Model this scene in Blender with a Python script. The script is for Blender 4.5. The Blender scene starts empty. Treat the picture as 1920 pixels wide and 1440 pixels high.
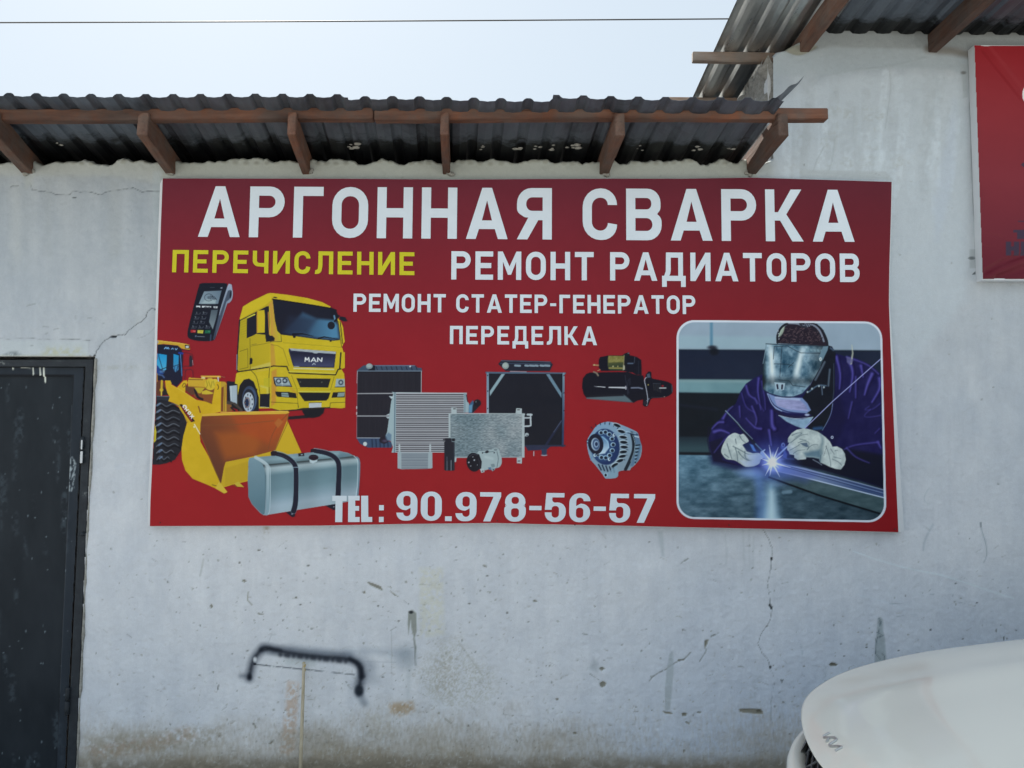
import bpy, bmesh, math, random
import numpy as np
from mathutils import Vector, Matrix, geometry
from mathutils.bvhtree import BVHTree
random.seed(7)
R = math.radians
SC = bpy.context.scene
COL = SC.collection

# ------------------------------------------------------------------ camera
F, W, H = 1480.0, 1920.0, 1440.0            # focal length and frame of the photograph, in its pixels
CAMZ, WALL = 1.62, 3.75                     # eye height, distance to the facade
PITCH, ROLL = math.atan(93 / F), 0.0073
_r = Vector((1, 0, 0)); _u = Vector((0, -math.sin(PITCH), math.cos(PITCH))); _f = Vector((0, math.cos(PITCH), math.sin(PITCH)))
CR = (_r * math.cos(ROLL) + _u * math.sin(ROLL)); CU = (_u * math.cos(ROLL) - _r * math.sin(ROLL)); CF = _f
cam_data = bpy.data.cameras.new('camera'); cam = bpy.data.objects.new('camera', cam_data); COL.objects.link(cam)
cam_data.sensor_width = 36; cam_data.lens = 36 * F / W; cam_data.clip_start = 0.05; cam_data.clip_end = 500
m = Matrix((CR, CU, -CF)).transposed().to_4x4(); m.translation = (0, 0, CAMZ); cam.matrix_world = m
SC.camera = cam
SC.render.resolution_x, SC.render.resolution_y = 1024, 768

# ------------------------------------------------------------------ daylight: bright hazy sky, sun behind the buildings
SUN_EL, SUN_AZ = 49.0, -25.0                # azimuth from +Y towards +X
world = bpy.data.worlds.new('World'); SC.world = world; world.use_nodes = True
wn = world.node_tree; bg = wn.nodes['Background']
sky = wn.nodes.new('ShaderNodeTexSky'); sky.sky_type = 'NISHITA'; sky.sun_disc = False
sky.sun_elevation = R(SUN_EL); sky.sun_rotation = R(SUN_AZ)
sky.air_density = 1.0; sky.dust_density = 2.5; sky.ozone_density = 1.6; sky.altitude = 0
hz = wn.nodes.new('ShaderNodeMix'); hz.data_type = 'RGBA'; hz.inputs[0].default_value = 0.80   # thin high cloud whitens the whole sky evenly
wn.links.new(sky.outputs[0], hz.inputs[6]); hz.inputs[7].default_value = (7.25, 8.4, 9.35, 1)
wn.links.new(hz.outputs[2], bg.inputs[0]); bg.inputs[1].default_value = 0.0458
sun_data = bpy.data.lights.new('sun', 'SUN'); sun_data.energy = 5.0; sun_data.angle = R(0.6); sun_data.color = (1, 0.95, 0.87)
sun = bpy.data.objects.new('sun', sun_data); COL.objects.link(sun)
sd = Vector((math.sin(R(SUN_AZ)) * math.cos(R(SUN_EL)), math.cos(R(SUN_AZ)) * math.cos(R(SUN_EL)), math.sin(R(SUN_EL))))
sun.rotation_euler = sd.to_track_quat('Z', 'Y').to_euler()
SC.view_settings.view_transform = 'Standard'; SC.view_settings.look = 'None'
SC.view_settings.exposure = 1.20; SC.view_settings.gamma = 1.0; SC.view_settings.use_curve_mapping = False
PRINT_K = 1.42; WALL_K = 1.66                              # printed / painted colour as seen in open shade -> base colour

def ray(px, py):
    return CF + CR * ((px - W / 2) / F) + CU * ((H / 2 - py) / F)
def P(px, py, D=WALL):
    d = ray(px, py); k = D / d.y
    return Vector((d.x * k, D, CAMZ + d.z * k))
def Pz(px, py, z):
    d = ray(px, py); k = (z - CAMZ) / d.z
    return Vector((d.x * k, d.y * k, z))
def wall_xy(PX, PY, D):                     # the same for arrays
    a = (PX - W / 2) / F; b = (H / 2 - PY) / F
    dx = CF.x + CR.x * a + CU.x * b; dy = CF.y + CR.y * a + CU.y * b; dz = CF.z + CR.z * a + CU.z * b
    return dx / dy * D, CAMZ + dz / dy * D
def s2l(c):
    c = np.clip(np.asarray(c, float) / 255.0, 0, 1)
    return np.where(c <= 0.04045, c / 12.92, ((c + 0.055) / 1.055) ** 2.4)

# ------------------------------------------------------------------ object helpers
def tag(o, label=None, cat=None, group=None, kind=None):
    if label: o['label'] = label
    if cat: o['category'] = cat
    if group: o['group'] = group
    if kind: o['kind'] = kind
    return o
def empty(name, loc, label, cat, group=None):
    o = bpy.data.objects.new(name, None); COL.objects.link(o); o.location = loc; o.empty_display_size = 0.2
    return tag(o, label, cat, group)
def link(name, me, parent=None, label=None, mw=None):
    o = bpy.data.objects.new(name, me); COL.objects.link(o)
    if mw is not None: o.matrix_world = mw
    if parent is not None:
        o.parent = parent
        t = parent.matrix_basis.copy(); q = parent.parent
        while q is not None: t = q.matrix_basis @ t; q = q.parent
        o.matrix_parent_inverse = Matrix.Identity(4)
        o.matrix_basis = t.inverted() @ (mw if mw is not None else Matrix.Identity(4))
    if label: o['label'] = label
    return o
def mesh(name, verts, faces, mat, smooth=False):
    me = bpy.data.meshes.new(name); me.from_pydata([tuple(v) for v in verts], [], faces); me.update()
    if mat: me.materials.append(mat)
    if smooth: me.polygons.foreach_set('use_smooth', [True] * len(me.polygons))
    return me
def np_mesh(name, V, Q, mat, colors=None, smooth=True):
    me = bpy.data.meshes.new(name)
    me.vertices.add(len(V)); me.vertices.foreach_set('co', V.astype(np.float32).ravel())
    me.loops.add(Q.size); me.loops.foreach_set('vertex_index', Q.astype(np.int32).ravel())
    me.polygons.add(len(Q)); me.polygons.foreach_set('loop_start', np.arange(0, Q.size, 4, dtype=np.int32))
    me.polygons.foreach_set('use_smooth', np.full(len(Q), smooth))
    if colors is not None:
        a = me.color_attributes.new('col', 'FLOAT_COLOR', 'POINT')
        c = np.ones((len(V), 4), np.float32); c[:, :3] = colors; a.data.foreach_set('color', c.ravel())
    me.update(calc_edges=True); me.validate()
    me.materials.append(mat)
    return me
def box_bm(bm, x0, x1, y0, y1, z0, z1, jit=0.0):
    c = [(x, y, z) for x in (x0, x1) for y in (y0, y1) for z in (z0, z1)]
    v = [bm.verts.new((p[0] + random.uniform(-jit, jit), p[1] + random.uniform(-jit, jit), p[2] + random.uniform(-jit, jit))) for p in c]
    for f in ((0, 1, 3, 2), (4, 6, 7, 5), (0, 4, 5, 1), (2, 3, 7, 6), (0, 2, 6, 4), (1, 5, 7, 3)):
        bm.faces.new([v[i] for i in f])
def bm_obj(name, bm, mat, parent=None, bevel=0.0, label=None, smooth=False, mw=None, seg=2):
    bmesh.ops.recalc_face_normals(bm, faces=bm.faces)
    if bevel: bmesh.ops.bevel(bm, geom=list(bm.edges), offset=bevel, segments=seg, affect='EDGES', clamp_overlap=True)
    me = bpy.data.meshes.new(name); bm.to_mesh(me); bm.free()
    if mat: me.materials.append(mat)
    if smooth: me.polygons.foreach_set('use_smooth', [True] * len(me.polygons))
    return link(name, me, parent, label, mw)
def box(name, x0, x1, y0, y1, z0, z1, mat, parent=None, bevel=0.003, label=None):
    bm = bmesh.new(); box_bm(bm, x0, x1, y0, y1, z0, z1)
    return bm_obj(name, bm, mat, parent, bevel, label)
def beam(name, a, b, w, h, mat, parent, label=None, up=Vector((0, 0, 1)), bow=0.003, bevel=0.003):
    """a rough sawn timber: a..b is the centre line of its TOP face, grain along local X"""
    a = Vector(a); b = Vector(b); x = (b - a).normalized(); y = up.cross(x).normalized(); z = x.cross(y)
    L = (b - a).length; n = max(3, int(L / 0.09)); bm = bmesh.new(); rings = []
    ph = random.uniform(0, 9)
    for i in range(n + 1):
        s = L * i / n; o1 = bow * math.sin(s * 2.3 + ph); o2 = bow * math.sin(s * 3.1 + ph * 2); j = 0.0009
        rings.append([bm.verts.new((s, yy * w / 2 + o1 + random.uniform(-j, j), zz + o2 + random.uniform(-j, j))) for yy, zz in ((-1, 0), (1, 0), (1, -h), (-1, -h))])
    for r0, r1 in zip(rings, rings[1:]):
        for k in range(4): bm.faces.new((r0[k], r0[(k + 1) % 4], r1[(k + 1) % 4], r1[k]))
    bm.faces.new(rings[0][::-1]); bm.faces.new(rings[-1])
    mw = Matrix((x, y, z)).transposed().to_4x4(); mw.translation = a
    bmesh.ops.recalc_face_normals(bm, faces=bm.faces)
    long_e = [e for e in bm.edges if len(e.link_faces) == 2 and e.calc_face_angle(0) > 0.8]
    bmesh.ops.bevel(bm, geom=long_e, offset=bevel, segments=2, affect='EDGES', clamp_overlap=True)
    return bm_obj(name, bm, mat, parent, 0, label, mw=mw)
def tube_bm(bm, pts, r, n=10, cap=True):
    pts = [Vector(p) for p in pts]; rr = r if isinstance(r, (list, tuple)) else [r] * len(pts); rings = []
    for i, p in enumerate(pts):
        d = (pts[min(i + 1, len(pts) - 1)] - pts[max(i - 1, 0)]).normalized()
        a = d.orthogonal().normalized() if i == 0 else (pa - d * pa.dot(d)).normalized()
        pa = a; b = d.cross(a)
        rings.append([bm.verts.new(p + (a * math.cos(2 * math.pi * k / n) + b * math.sin(2 * math.pi * k / n)) * rr[i]) for k in range(n)])
    for r0, r1 in zip(rings, rings[1:]):
        for k in range(n): bm.faces.new((r0[k], r0[(k + 1) % n], r1[(k + 1) % n], r1[k]))
    if cap: bm.faces.new(rings[0][::-1]); bm.faces.new(rings[-1])

# ------------------------------------------------------------------ materials
class MT:
    def __init__(s, name, rough=0.6, metal=0.0, spec=0.5, color=(0.5, 0.5, 0.5)):
        s.m = bpy.data.materials.new(name); s.m.use_nodes = True; s.t = s.m.node_tree; s.n = s.t.nodes; s.l = s.t.links
        s.b = s.n['Principled BSDF']; s.set('Roughness', rough); s.set('Metallic', metal); s.set('Specular IOR Level', spec)
        s.set('Base Color', (*color, 1)); s.tc = s.n.new('ShaderNodeTexCoord')
    def set(s, k, v): s.b.inputs[k].default_value = v
    def lk(s, a, b): s.l.new(a, b)
    def map(s, scale=(1, 1, 1), out='Object', loc=(0, 0, 0), rot=(0, 0, 0)):
        m = s.n.new('ShaderNodeMapping'); m.inputs['Scale'].default_value = scale; m.inputs['Location'].default_value = loc; m.inputs['Rotation'].default_value = rot
        s.lk(s.tc.outputs[out], m.inputs[0]); return m.outputs[0]
    def noise(s, vec, scale=5, detail=6, rough=0.6, dist=0.0):
        n = s.n.new('ShaderNodeTexNoise'); n.inputs['Scale'].default_value = scale; n.inputs['Detail'].default_value = detail
        n.inputs['Roughness'].default_value = rough; n.inputs['Distortion'].default_value = dist; s.lk(vec, n.inputs['Vector']); return n.outputs[0]
    def ramp(s, fac, stops):
        r = s.n.new('ShaderNodeValToRGB'); e = r.color_ramp.elements
        while len(e) < len(stops): e.new(0.5)
        for k, (p, c) in enumerate(stops):
            e[k].position = p; e[k].color = (*c, 1) if len(c) == 3 else c
        s.lk(fac, r.inputs[0]); return r.outputs[0]
    def mix(s, fac, a, b, mode='MIX'):
        x = s.n.new('ShaderNodeMix'); x.data_type = 'RGBA'; x.blend_type = mode
        if isinstance(fac, float): x.inputs[0].default_value = fac
        else: s.lk(fac, x.inputs[0])
        for i, v in ((6, a), (7, b)):
            if isinstance(v, tuple): x.inputs[i].default_value = (*v, 1)
            else: s.lk(v, x.inputs[i])
        return x.outputs[2]
    def bump(s, fac, strength=0.3, dist=0.01, prev=None):
        b = s.n.new('ShaderNodeBump'); b.inputs['Strength'].default_value = strength; b.inputs['Distance'].default_value = dist
        s.lk(fac, b.inputs['Height'])
        if prev is not None: s.lk(prev, b.inputs['Normal'])
        return b.outputs[0]
    def attr(s, name='col'):
        a = s.n.new('ShaderNodeAttribute'); a.attribute_name = name; return a.outputs['Color']
    def out(s, color=None, normal=None, rough=None):
        if color is not None: s.lk(color, s.b.inputs['Base Color'])
        if normal is not None: s.lk(normal, s.b.inputs['Normal'])
        if rough is not None: s.lk(rough, s.b.inputs['Roughness'])
        return s.m

# plaster: colour comes from the painted attribute, grain and fine relief from noise
t = MT('plaster', 0.92, spec=0.2); v = t.map()
g1 = t.noise(v, 260, 3, 0.7); g2 = t.noise(v, 38, 8, 0.7); g3 = t.noise(t.map((1, 1, 0.35)), 9, 6, 0.65)
c = t.mix(1.0, t.attr(), t.ramp(g2, [(0.25, (0.94, 0.94, 0.94)), (0.7, (1.02, 1.02, 1.02))]), 'MULTIPLY')
c = t.mix(1.0, c, t.ramp(g1, [(0.3, (0.93, 0.93, 0.93)), (0.7, (1.05, 1.05, 1.05))]), 'MULTIPLY')
M_PLASTER = t.out(c, t.bump(g3, 0.55, 0.012, t.bump(g2, 0.32, 0.003, t.bump(g1, 0.35, 0.0012))))
# bare concrete
t = MT('bare_concrete', 0.95, spec=0.2); v = t.map()
g1 = t.noise(v, 60, 8, 0.75); g2 = t.noise(v, 9, 8, 0.7)
c = t.ramp(g1, [(0.3, (0.12, 0.115, 0.10)), (0.5, (0.30, 0.295, 0.27)), (0.72, (0.47, 0.46, 0.43))])
M_CONCRETE = t.out(t.mix(0.4, c, t.ramp(g2, [(0.3, (0.2, 0.2, 0.18)), (0.7, (0.42, 0.41, 0.39))])), t.bump(g1, 1.0, 0.012, t.bump(g2, 0.8, 0.03)))
# whitewashed side and back walls
t = MT('whitewash', 0.93, spec=0.2); v = t.map(); g = t.noise(v, 6, 8, 0.7)
M_WASH = t.out(t.ramp(g, [(0.3, (0.42, 0.44, 0.45)), (0.65, (0.6, 0.62, 0.63))]), t.bump(g, 0.4, 0.01))
# yard
t = MT('yard_concrete', 0.93, spec=0.2); v = t.map(); g = t.noise(v, 1.3, 10, 0.7); g1 = t.noise(v, 45, 6, 0.7)
c = t.mix(0.5, t.ramp(g, [(0.3, (0.36, 0.345, 0.32)), (0.7, (0.52, 0.50, 0.465))]), t.ramp(g1, [(0.3, (0.24, 0.225, 0.2)), (0.7, (0.52, 0.49, 0.45))]))
M_YARD = t.out(c, t.bump(g1, 0.5, 0.006))
# zinc sheet
def zinc(name, dark, light, metal=0.55, r0=0.33, blot=0.8, blacken=True):
    t = MT(name, 0.42, metal=metal, spec=0.5); v = t.map()
    g = t.noise(t.map((1, 0.25, 1)), 14, 8, 0.7); g1 = t.noise(v, 3.1, 6, 0.7, 0.6); g2 = t.noise(t.map((6, 0.5, 1)), 9, 6, 0.65)
    c = t.ramp(g, [(0.25, dark), (0.75, light)])
    c = t.mix(t.ramp(g1, [(0.52, (0, 0, 0)), (0.72, (blot,) * 3)]), c, (dark[0] * 0.45, dark[1] * 0.42, dark[2] * 0.4))
    c = t.mix(t.ramp(g2, [(0.66, (0, 0, 0)), (0.74, (0.35, 0.35, 0.35))]), c, (0.33, 0.34, 0.33))
    gp = t.n.new('ShaderNodeNewGeometry'); sp = t.n.new('ShaderNodeSeparateXYZ'); t.lk(gp.outputs['Position'], sp.inputs[0])   # sheets turn raggedly black from the wall head inwards
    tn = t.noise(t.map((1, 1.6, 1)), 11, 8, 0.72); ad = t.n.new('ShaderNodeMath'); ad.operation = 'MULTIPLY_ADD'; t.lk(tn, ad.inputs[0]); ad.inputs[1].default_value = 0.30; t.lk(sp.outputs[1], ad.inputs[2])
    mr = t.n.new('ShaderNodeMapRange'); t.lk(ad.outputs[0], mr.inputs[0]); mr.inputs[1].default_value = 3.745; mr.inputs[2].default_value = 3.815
    if blacken: c = t.mix(mr.outputs[0], c, (0.007, 0.008, 0.010))
    return t.out(c, t.bump(g1, 0.12, 0.01), t.ramp(g, [(0.2, (r0,) * 3), (0.8, (r0 + .25,) * 3)]))
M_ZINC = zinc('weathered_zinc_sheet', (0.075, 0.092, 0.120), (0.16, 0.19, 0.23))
M_ZINC2 = zinc('newer_zinc_sheet', (0.32, 0.36, 0.39), (0.74, 0.77, 0.76), 0.9, 0.20, 0.2, False)
# timber
def wood(name, a, b, grey):
    t = MT(name, 0.85, spec=0.25); v = t.map((1.2, 22, 22)); g = t.noise(v, 3.0, 8, 0.65, 0.5); k = t.noise(t.map(), 6, 6, 0.7, 0.4); kn = t.noise(t.map((6, 30, 30)), 1.0, 3, 0.6)
    c = t.ramp(g, [(0.25, a), (0.72, b)])
    c = t.mix(t.ramp(k, [(0.36, (0, 0, 0)), (0.64, (0.9, 0.9, 0.9))]), c, grey)
    c = t.mix(t.ramp(kn, [(0.66, (0, 0, 0)), (0.74, (0.8, 0.8, 0.8))]), c, (a[0] * 0.35, a[1] * 0.3, a[2] * 0.3))
    oi = t.n.new('ShaderNodeObjectInfo'); lf = t.noise(t.map((2.2, 9, 9)), 1.6, 5, 0.6)
    c = t.mix(1.0, c, t.ramp(oi.outputs['Random'], [(0.0, (0.72, 0.74, 0.76)), (1.0, (1.22, 1.14, 1.08))]), 'MULTIPLY')
    c = t.mix(1.0, c, t.ramp(lf, [(0.3, (0.62, 0.6, 0.6)), (0.7, (1.3, 1.28, 1.25))]), 'MULTIPLY')
    return t.out(c, t.bump(g, 0.9, 0.004))
M_WOOD = wood('red_brown_timber', (0.085, 0.042, 0.030), (0.19, 0.10, 0.070), (0.115, 0.10, 0.092))
M_WOODF = wood('orange_brown_timber', (0.135, 0.054, 0.033), (0.25, 0.115, 0.07), (0.13, 0.10, 0.088))
M_WOODG = wood('greyed_timber', (0.22, 0.14, 0.10), (0.48, 0.36, 0.28), (0.34, 0.31, 0.28))
def print_mat(name, rough):
    t = MT(name, rough, spec=0.10)
    v = t.map(out='Object'); w = t.noise(t.map((1.0, 1, 1.6)), 1.7, 3, 0.5, 0.3)
    wv = t.n.new('ShaderNodeTexWave'); wv.wave_type = 'BANDS'; wv.bands_direction = 'X'; wv.inputs['Scale'].default_value = 62; wv.inputs['Distortion'].default_value = 0.0
    t.lk(v, wv.inputs['Vector'])
    g = t.noise(v, 5, 6, 0.7); c = t.mix(1.0, t.attr(), t.ramp(g, [(0.3, (0.95, 0.95, 0.95)), (0.7, (1.03, 1.03, 1.03))]), 'MULTIPLY')
    return t.out(c, t.bump(w, 0.55, 0.025, t.bump(wv.outputs[0], 0.035, 0.001)))
M_PRINT = print_mat('printed_banner_vinyl', 0.30)
M_VINYLW = MT('white_banner_vinyl', 0.5, color=(0.66, 0.69, 0.72)).m
t = MT('black_door_paint', 0.55, spec=0.15); v = t.map(); g = t.noise(v, 30, 6, 0.7)
M_DOOR = t.out(t.attr(), t.bump(g, 0.2, 0.002))
t = MT('dark_door_steel', 0.55, spec=0.2); g = t.noise(t.map(), 22, 8, 0.75)
M_STEEL = t.out(t.ramp(g, [(0.35, (0.022, 0.027, 0.034)), (0.62, (0.035, 0.043, 0.052)), (0.72, (0.20, 0.22, 0.22))]), t.bump(g, 0.25, 0.002))
t = MT('mortar_dabs', 0.95, spec=0.2); g = t.noise(t.map(), 50, 6, 0.7)
M_MORTAR = t.out(t.ramp(g, [(0.3, (0.2, 0.2, 0.18)), (0.7, (0.45, 0.45, 0.42))]), t.bump(g, 1, 0.006))
M_BLACK = MT('black_plastic', 0.45, color=(0.012, 0.013, 0.016)).m
M_GREYP = MT('dark_grey_plastic', 0.4, color=(0.05, 0.055, 0.062)).m
M_WIRE = MT('wire_sheath', 0.6, color=(0.05, 0.05, 0.05)).m
M_CHROME = MT('satin_chrome', 0.35, metal=0.6, color=(0.5, 0.51, 0.51)).m
M_TYRE = MT('tyre_rubber', 0.85, color=(0.02, 0.02, 0.02)).m
M_ALLOY = MT('alloy_rim', 0.3, metal=0.9, color=(0.5, 0.5, 0.5)).m
t = MT('cream_car_paint', 0.38, spec=0.5); g = t.noise(t.map(), 700, 2, 0.5); g2 = t.noise(t.map(), 2.2, 6, 0.65)
t.set('Coat Weight', 0.8); t.set('Coat Roughness', 0.09)
M_CAR = t.out(t.mix(t.ramp(g2, [(0.4, (0, 0, 0)), (0.75, (0.35, 0.35, 0.35))]), (0.92, 0.905, 0.81), (0.90, 0.885, 0.79)))
t = MT('tinted_glass', 0.05, color=(0.02, 0.025, 0.03)); t.set('Coat Weight', 1.0); M_GLASS = t.m
M_LAMP = MT('lamp_glass', 0.08, color=(0.4, 0.42, 0.44)).m
# ------------------------------------------------------------------ painter: colours laid down in the photograph's pixel grid of ONE wall plane
def hsh(ix, iy, seed):
    n = (ix.astype(np.int64) * 374761393 + iy.astype(np.int64) * 668265263 + seed * 974634777) & 0xffffffff
    n = ((n ^ (n >> 13)) * 1274126177) & 0xffffffff
    return ((n ^ (n >> 16)) & 0xffff) / 65535.0
def vn(X, Y, sx, sy=None, seed=0):
    sy = sy or sx; x = X / sx; y = Y / sy; ix = np.floor(x); iy = np.floor(y); fx = x - ix; fy = y - iy
    fx = fx * fx * (3 - 2 * fx); fy = fy * fy * (3 - 2 * fy)
    a = hsh(ix, iy, seed); b = hsh(ix + 1, iy, seed); c = hsh(ix, iy + 1, seed); d = hsh(ix + 1, iy + 1, seed)
    return (a * (1 - fx) + b * fx) * (1 - fy) + (c * (1 - fx) + d * fx) * fy
def fbm(X, Y, sx, sy=None, seed=0, oct=4):
    sy = sy or sx; s = 0; a = 1; t = 0
    for k in range(oct):
        s = s + a * vn(X, Y, sx / 2 ** k, sy / 2 ** k, seed + k * 17); t += a; a *= 0.55
    return s / t
def spline(pts, n=6, closed=True):
    p = [np.array(q, float) for q in pts]; m = len(p); out = []
    rng = range(m) if closed else range(m - 1)
    for i in rng:
        if closed: a, b, c, d = p[(i - 1) % m], p[i], p[(i + 1) % m], p[(i + 2) % m]
        else: a, b, c, d = p[max(i - 1, 0)], p[i], p[i + 1], p[min(i + 2, m - 1)]
        for k in range(n):
            t = k / n
            out.append(0.5 * (2 * b + (c - a) * t + (2 * a - 5 * b + 4 * c - d) * t * t + (3 * b - a - 3 * c + d) * t ** 3))
    if not closed: out.append(p[-1])
    return out
class Canvas:
    def __init__(s, xs, ys, bg):
        s.xs = np.asarray(xs, float); s.ys = np.asarray(ys, float); s.X, s.Y = np.meshgrid(s.xs, s.ys)
        s.C = np.zeros(s.X.shape + (3,)); s.C[:] = s.val(bg, s.X, s.Y) if callable(bg) else bg
        s.A = np.zeros(s.X.shape); s.H = np.zeros(s.X.shape); s.ID = np.zeros(s.X.shape, np.int16); s.id = 1
        s.o = (0, 0, 1.0)
    def val(s, col, X, Y):
        return col(X, Y) if callable(col) else np.asarray(col, float)
    def tf(s, ox, oy, k): s.o = (ox, oy, k)
    def pts(s, p): return np.array([(s.o[0] + q[0] / s.o[2], s.o[1] + q[1] / s.o[2]) for q in p])
    def win(s, x0, x1, y0, y1):
        i0, i1 = np.searchsorted(s.xs, (x0, x1)); j0, j1 = np.searchsorted(s.ys, (y0, y1)); return slice(j0, j1), slice(i0, i1)
    def put(s, sl, m, col, a, h, tex):
        X = s.X[sl]; Y = s.Y[sl]
        if tex is not None: m = m * tex(X, Y)
        c = s.val(col, X, Y) if col is not None else None
        if c is not None: s.C[sl] = s.C[sl] * (1 - (m * a)[..., None]) + c * (m * a)[..., None]
        if h: s.H[sl] += m * h
        if col is not None:
            s.A[sl] = np.maximum(s.A[sl], m * min(1, a * 2)); s.ID[sl] = np.where(m > 0.3, s.id, s.ID[sl])
    def poly(s, p, col, soft=1.1, a=1.0, sm=0, h=0, tex=None, clip=None):
        p = spline(p, sm) if sm else p
        q = s.pts(p); e = soft + 1
        sl = s.win(q[:, 0].min() - e, q[:, 0].max() + e, q[:, 1].min() - e, q[:, 1].max() + e)
        X = s.X[sl]; Y = s.Y[sl]
        if X.size == 0: return
        d2 = np.full(X.shape, 1e12); ins = np.zeros(X.shape, bool)
        for (x0, y0), (x1, y1) in zip(q, np.roll(q, -1, 0)):
            ex, ey = x1 - x0, y1 - y0; L = ex * ex + ey * ey
            if L < 1e-9: continue
            t = np.clip(((X - x0) * ex + (Y - y0) * ey) / L, 0, 1)
            d2 = np.minimum(d2, (X - x0 - t * ex) ** 2 + (Y - y0 - t * ey) ** 2)
            if ey != 0: ins ^= ((y0 > Y) != (y1 > Y)) & (X < ex * (Y - y0) / ey + x0)
        d = np.sqrt(d2); d = np.where(ins, -d, d)
        m = np.clip(0.5 - d / soft, 0, 1); m = m * m * (3 - 2 * m)
        s.put(sl, m, col, a, h, tex)
    def line(s, p, w, col, soft=1.1, a=1.0, sm=0, h=0, tex=None):
        p = spline(p, sm, False) if sm else p
        q = s.pts(p); ws = [k / s.o[2] for k in (w if isinstance(w, (list, tuple)) else (w, w))]; wm = max(ws); e = wm / 2 + soft + 1
        sl = s.win(q[:, 0].min() - e, q[:, 0].max() + e, q[:, 1].min() - e, q[:, 1].max() + e)
        X = s.X[sl]; Y = s.Y[sl]
        if X.size == 0: return
        best = np.full(X.shape, 1e6); n = len(q) - 1
        for i in range(n):
            (x0, y0), (x1, y1) = q[i], q[i + 1]; ex, ey = x1 - x0, y1 - y0; L = max(ex * ex + ey * ey, 1e-9)
            t = np.clip(((X - x0) * ex + (Y - y0) * ey) / L, 0, 1)
            ww = ws[0] + (ws[-1] - ws[0]) * (i + t) / n
            best = np.minimum(best, np.sqrt((X - x0 - t * ex) ** 2 + (Y - y0 - t * ey) ** 2) - ww / 2)
        m = np.clip(0.5 - best / soft, 0, 1); m = m * m * (3 - 2 * m)
        if wm < soft: m = m * (0.35 + 0.65 * wm / soft)
        s.put(sl, m, col, a, h, tex)
    def ell(s, cx, cy, rx, ry, col, rot=0, soft=1.1, a=1.0, h=0, tex=None):
        (qx, qy), = s.pts([(cx, cy)]); rx /= s.o[2]; ry /= s.o[2]; e = max(rx, ry) + soft + 1
        sl = s.win(qx - e, qx + e, qy - e, qy + e); X = s.X[sl] - qx; Y = s.Y[sl] - qy
        if X.size == 0: return
        ca, sa = math.cos(R(rot)), math.sin(R(rot)); u = X * ca + Y * sa; v_ = -X * sa + Y * ca
        k = np.sqrt((u / rx) ** 2 + (v_ / ry) ** 2); d = (k - 1) * min(rx, ry)
        m = np.clip(0.5 - d / soft, 0, 1); m = m * m * (3 - 2 * m)
        s.put(sl, m, col, a, h, tex)
def lg(cv, p0, c0, p1, c1):                 # linear gradient between two points given in the canvas' current zoom units
    (a, b) = cv.pts([p0, p1]); d = b - a; L = (d * d).sum(); c0 = np.array(c0, float); c1 = np.array(c1, float)
    def f(X, Y):
        t = np.clip(((X - a[0]) * d[0] + (Y - a[1]) * d[1]) / L, 0, 1)[..., None]
        return c0 * (1 - t) + c1 * t
    return f
def grained(col, amp, sx, sy=None, seed=3):
    col = np.array(col, float)
    def f(X, Y): return np.clip(col + (fbm(X, Y, sx, sy, seed) - 0.5)[..., None] * 2 * amp, 0, 255)
    return f
def canvas_mesh(cv, name, ident, D, mat, parent, label=None, thr=0.02, keep=None, disp=False, fix=None, k=PRINT_K):
    """one mesh of the canvas cells whose id is ident, standing on the plane Y = D"""
    hh, ww = cv.X.shape
    idx = cv.ID
    fid = np.maximum.reduce([idx[:-1, :-1], idx[1:, :-1], idx[:-1, 1:], idx[1:, 1:]])
    al = np.maximum.reduce([cv.A[:-1, :-1], cv.A[1:, :-1], cv.A[:-1, 1:], cv.A[1:, 1:]])
    sel = (al > thr)
    if ident is not None: sel &= (fid == ident)
    if keep is not None: sel &= keep
    jj, ii = np.nonzero(sel)
    n = jj * ww + ii; Q = np.stack([n + ww, n + ww + 1, n + 1, n], 1)      # seen from -Y: counter-clockwise
    used = np.unique(Q); remap = np.zeros(hh * ww, np.int64); remap[used] = np.arange(len(used)); Q = remap[Q]
    PX = cv.X.ravel()[used].copy(); PY = cv.Y.ravel()[used].copy()
    x, z = wall_xy(PX, PY, D)
    y = np.full(len(x), D) - (cv.H.ravel()[used] if disp else 0)
    if fix is not None: x, y, z = fix(x, y, z, PX, PY)
    c = s2l(cv.C.reshape(-1, 3)[used]) * k
    return link(name, np_mesh(name, np.stack([x, y, z], 1), Q, mat, np.clip(c, 0, 0.9)), parent, label)

# ------------------------------------------------------------------ lettering: outlines in letter-height units, y up
def fillet(pts, seg=6):
    out = []; n = len(pts)
    for i, p in enumerate(pts):
        r = p[2] if len(p) > 2 else 0
        if r <= 0: out.append((p[0], p[1])); continue
        a = Vector(pts[i - 1][:2]); b = Vector(p[:2]); c = Vector(pts[(i + 1) % n][:2])
        u = (a - b).normalized(); v = (c - b).normalized(); ang = u.angle(v); d = min(r / math.tan(ang / 2), (a - b).length * 0.999, (c - b).length * 0.999)
        p0 = b + u * d; p1 = b + v * d; rr = d * math.tan(ang / 2); cen = b + (u + v).normalized() * (rr / math.sin(ang / 2))
        a0 = math.atan2(p0.y - cen.y, p0.x - cen.x); a1 = math.atan2(p1.y - cen.y, p1.x - cen.x); da = (a1 - a0 + math.pi) % (2 * math.pi) - math.pi
        for k in range(seg + 1): out.append((cen.x + rr * math.cos(a0 + da * k / seg), cen.y + rr * math.sin(a0 + da * k / seg)))
    return out
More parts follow.
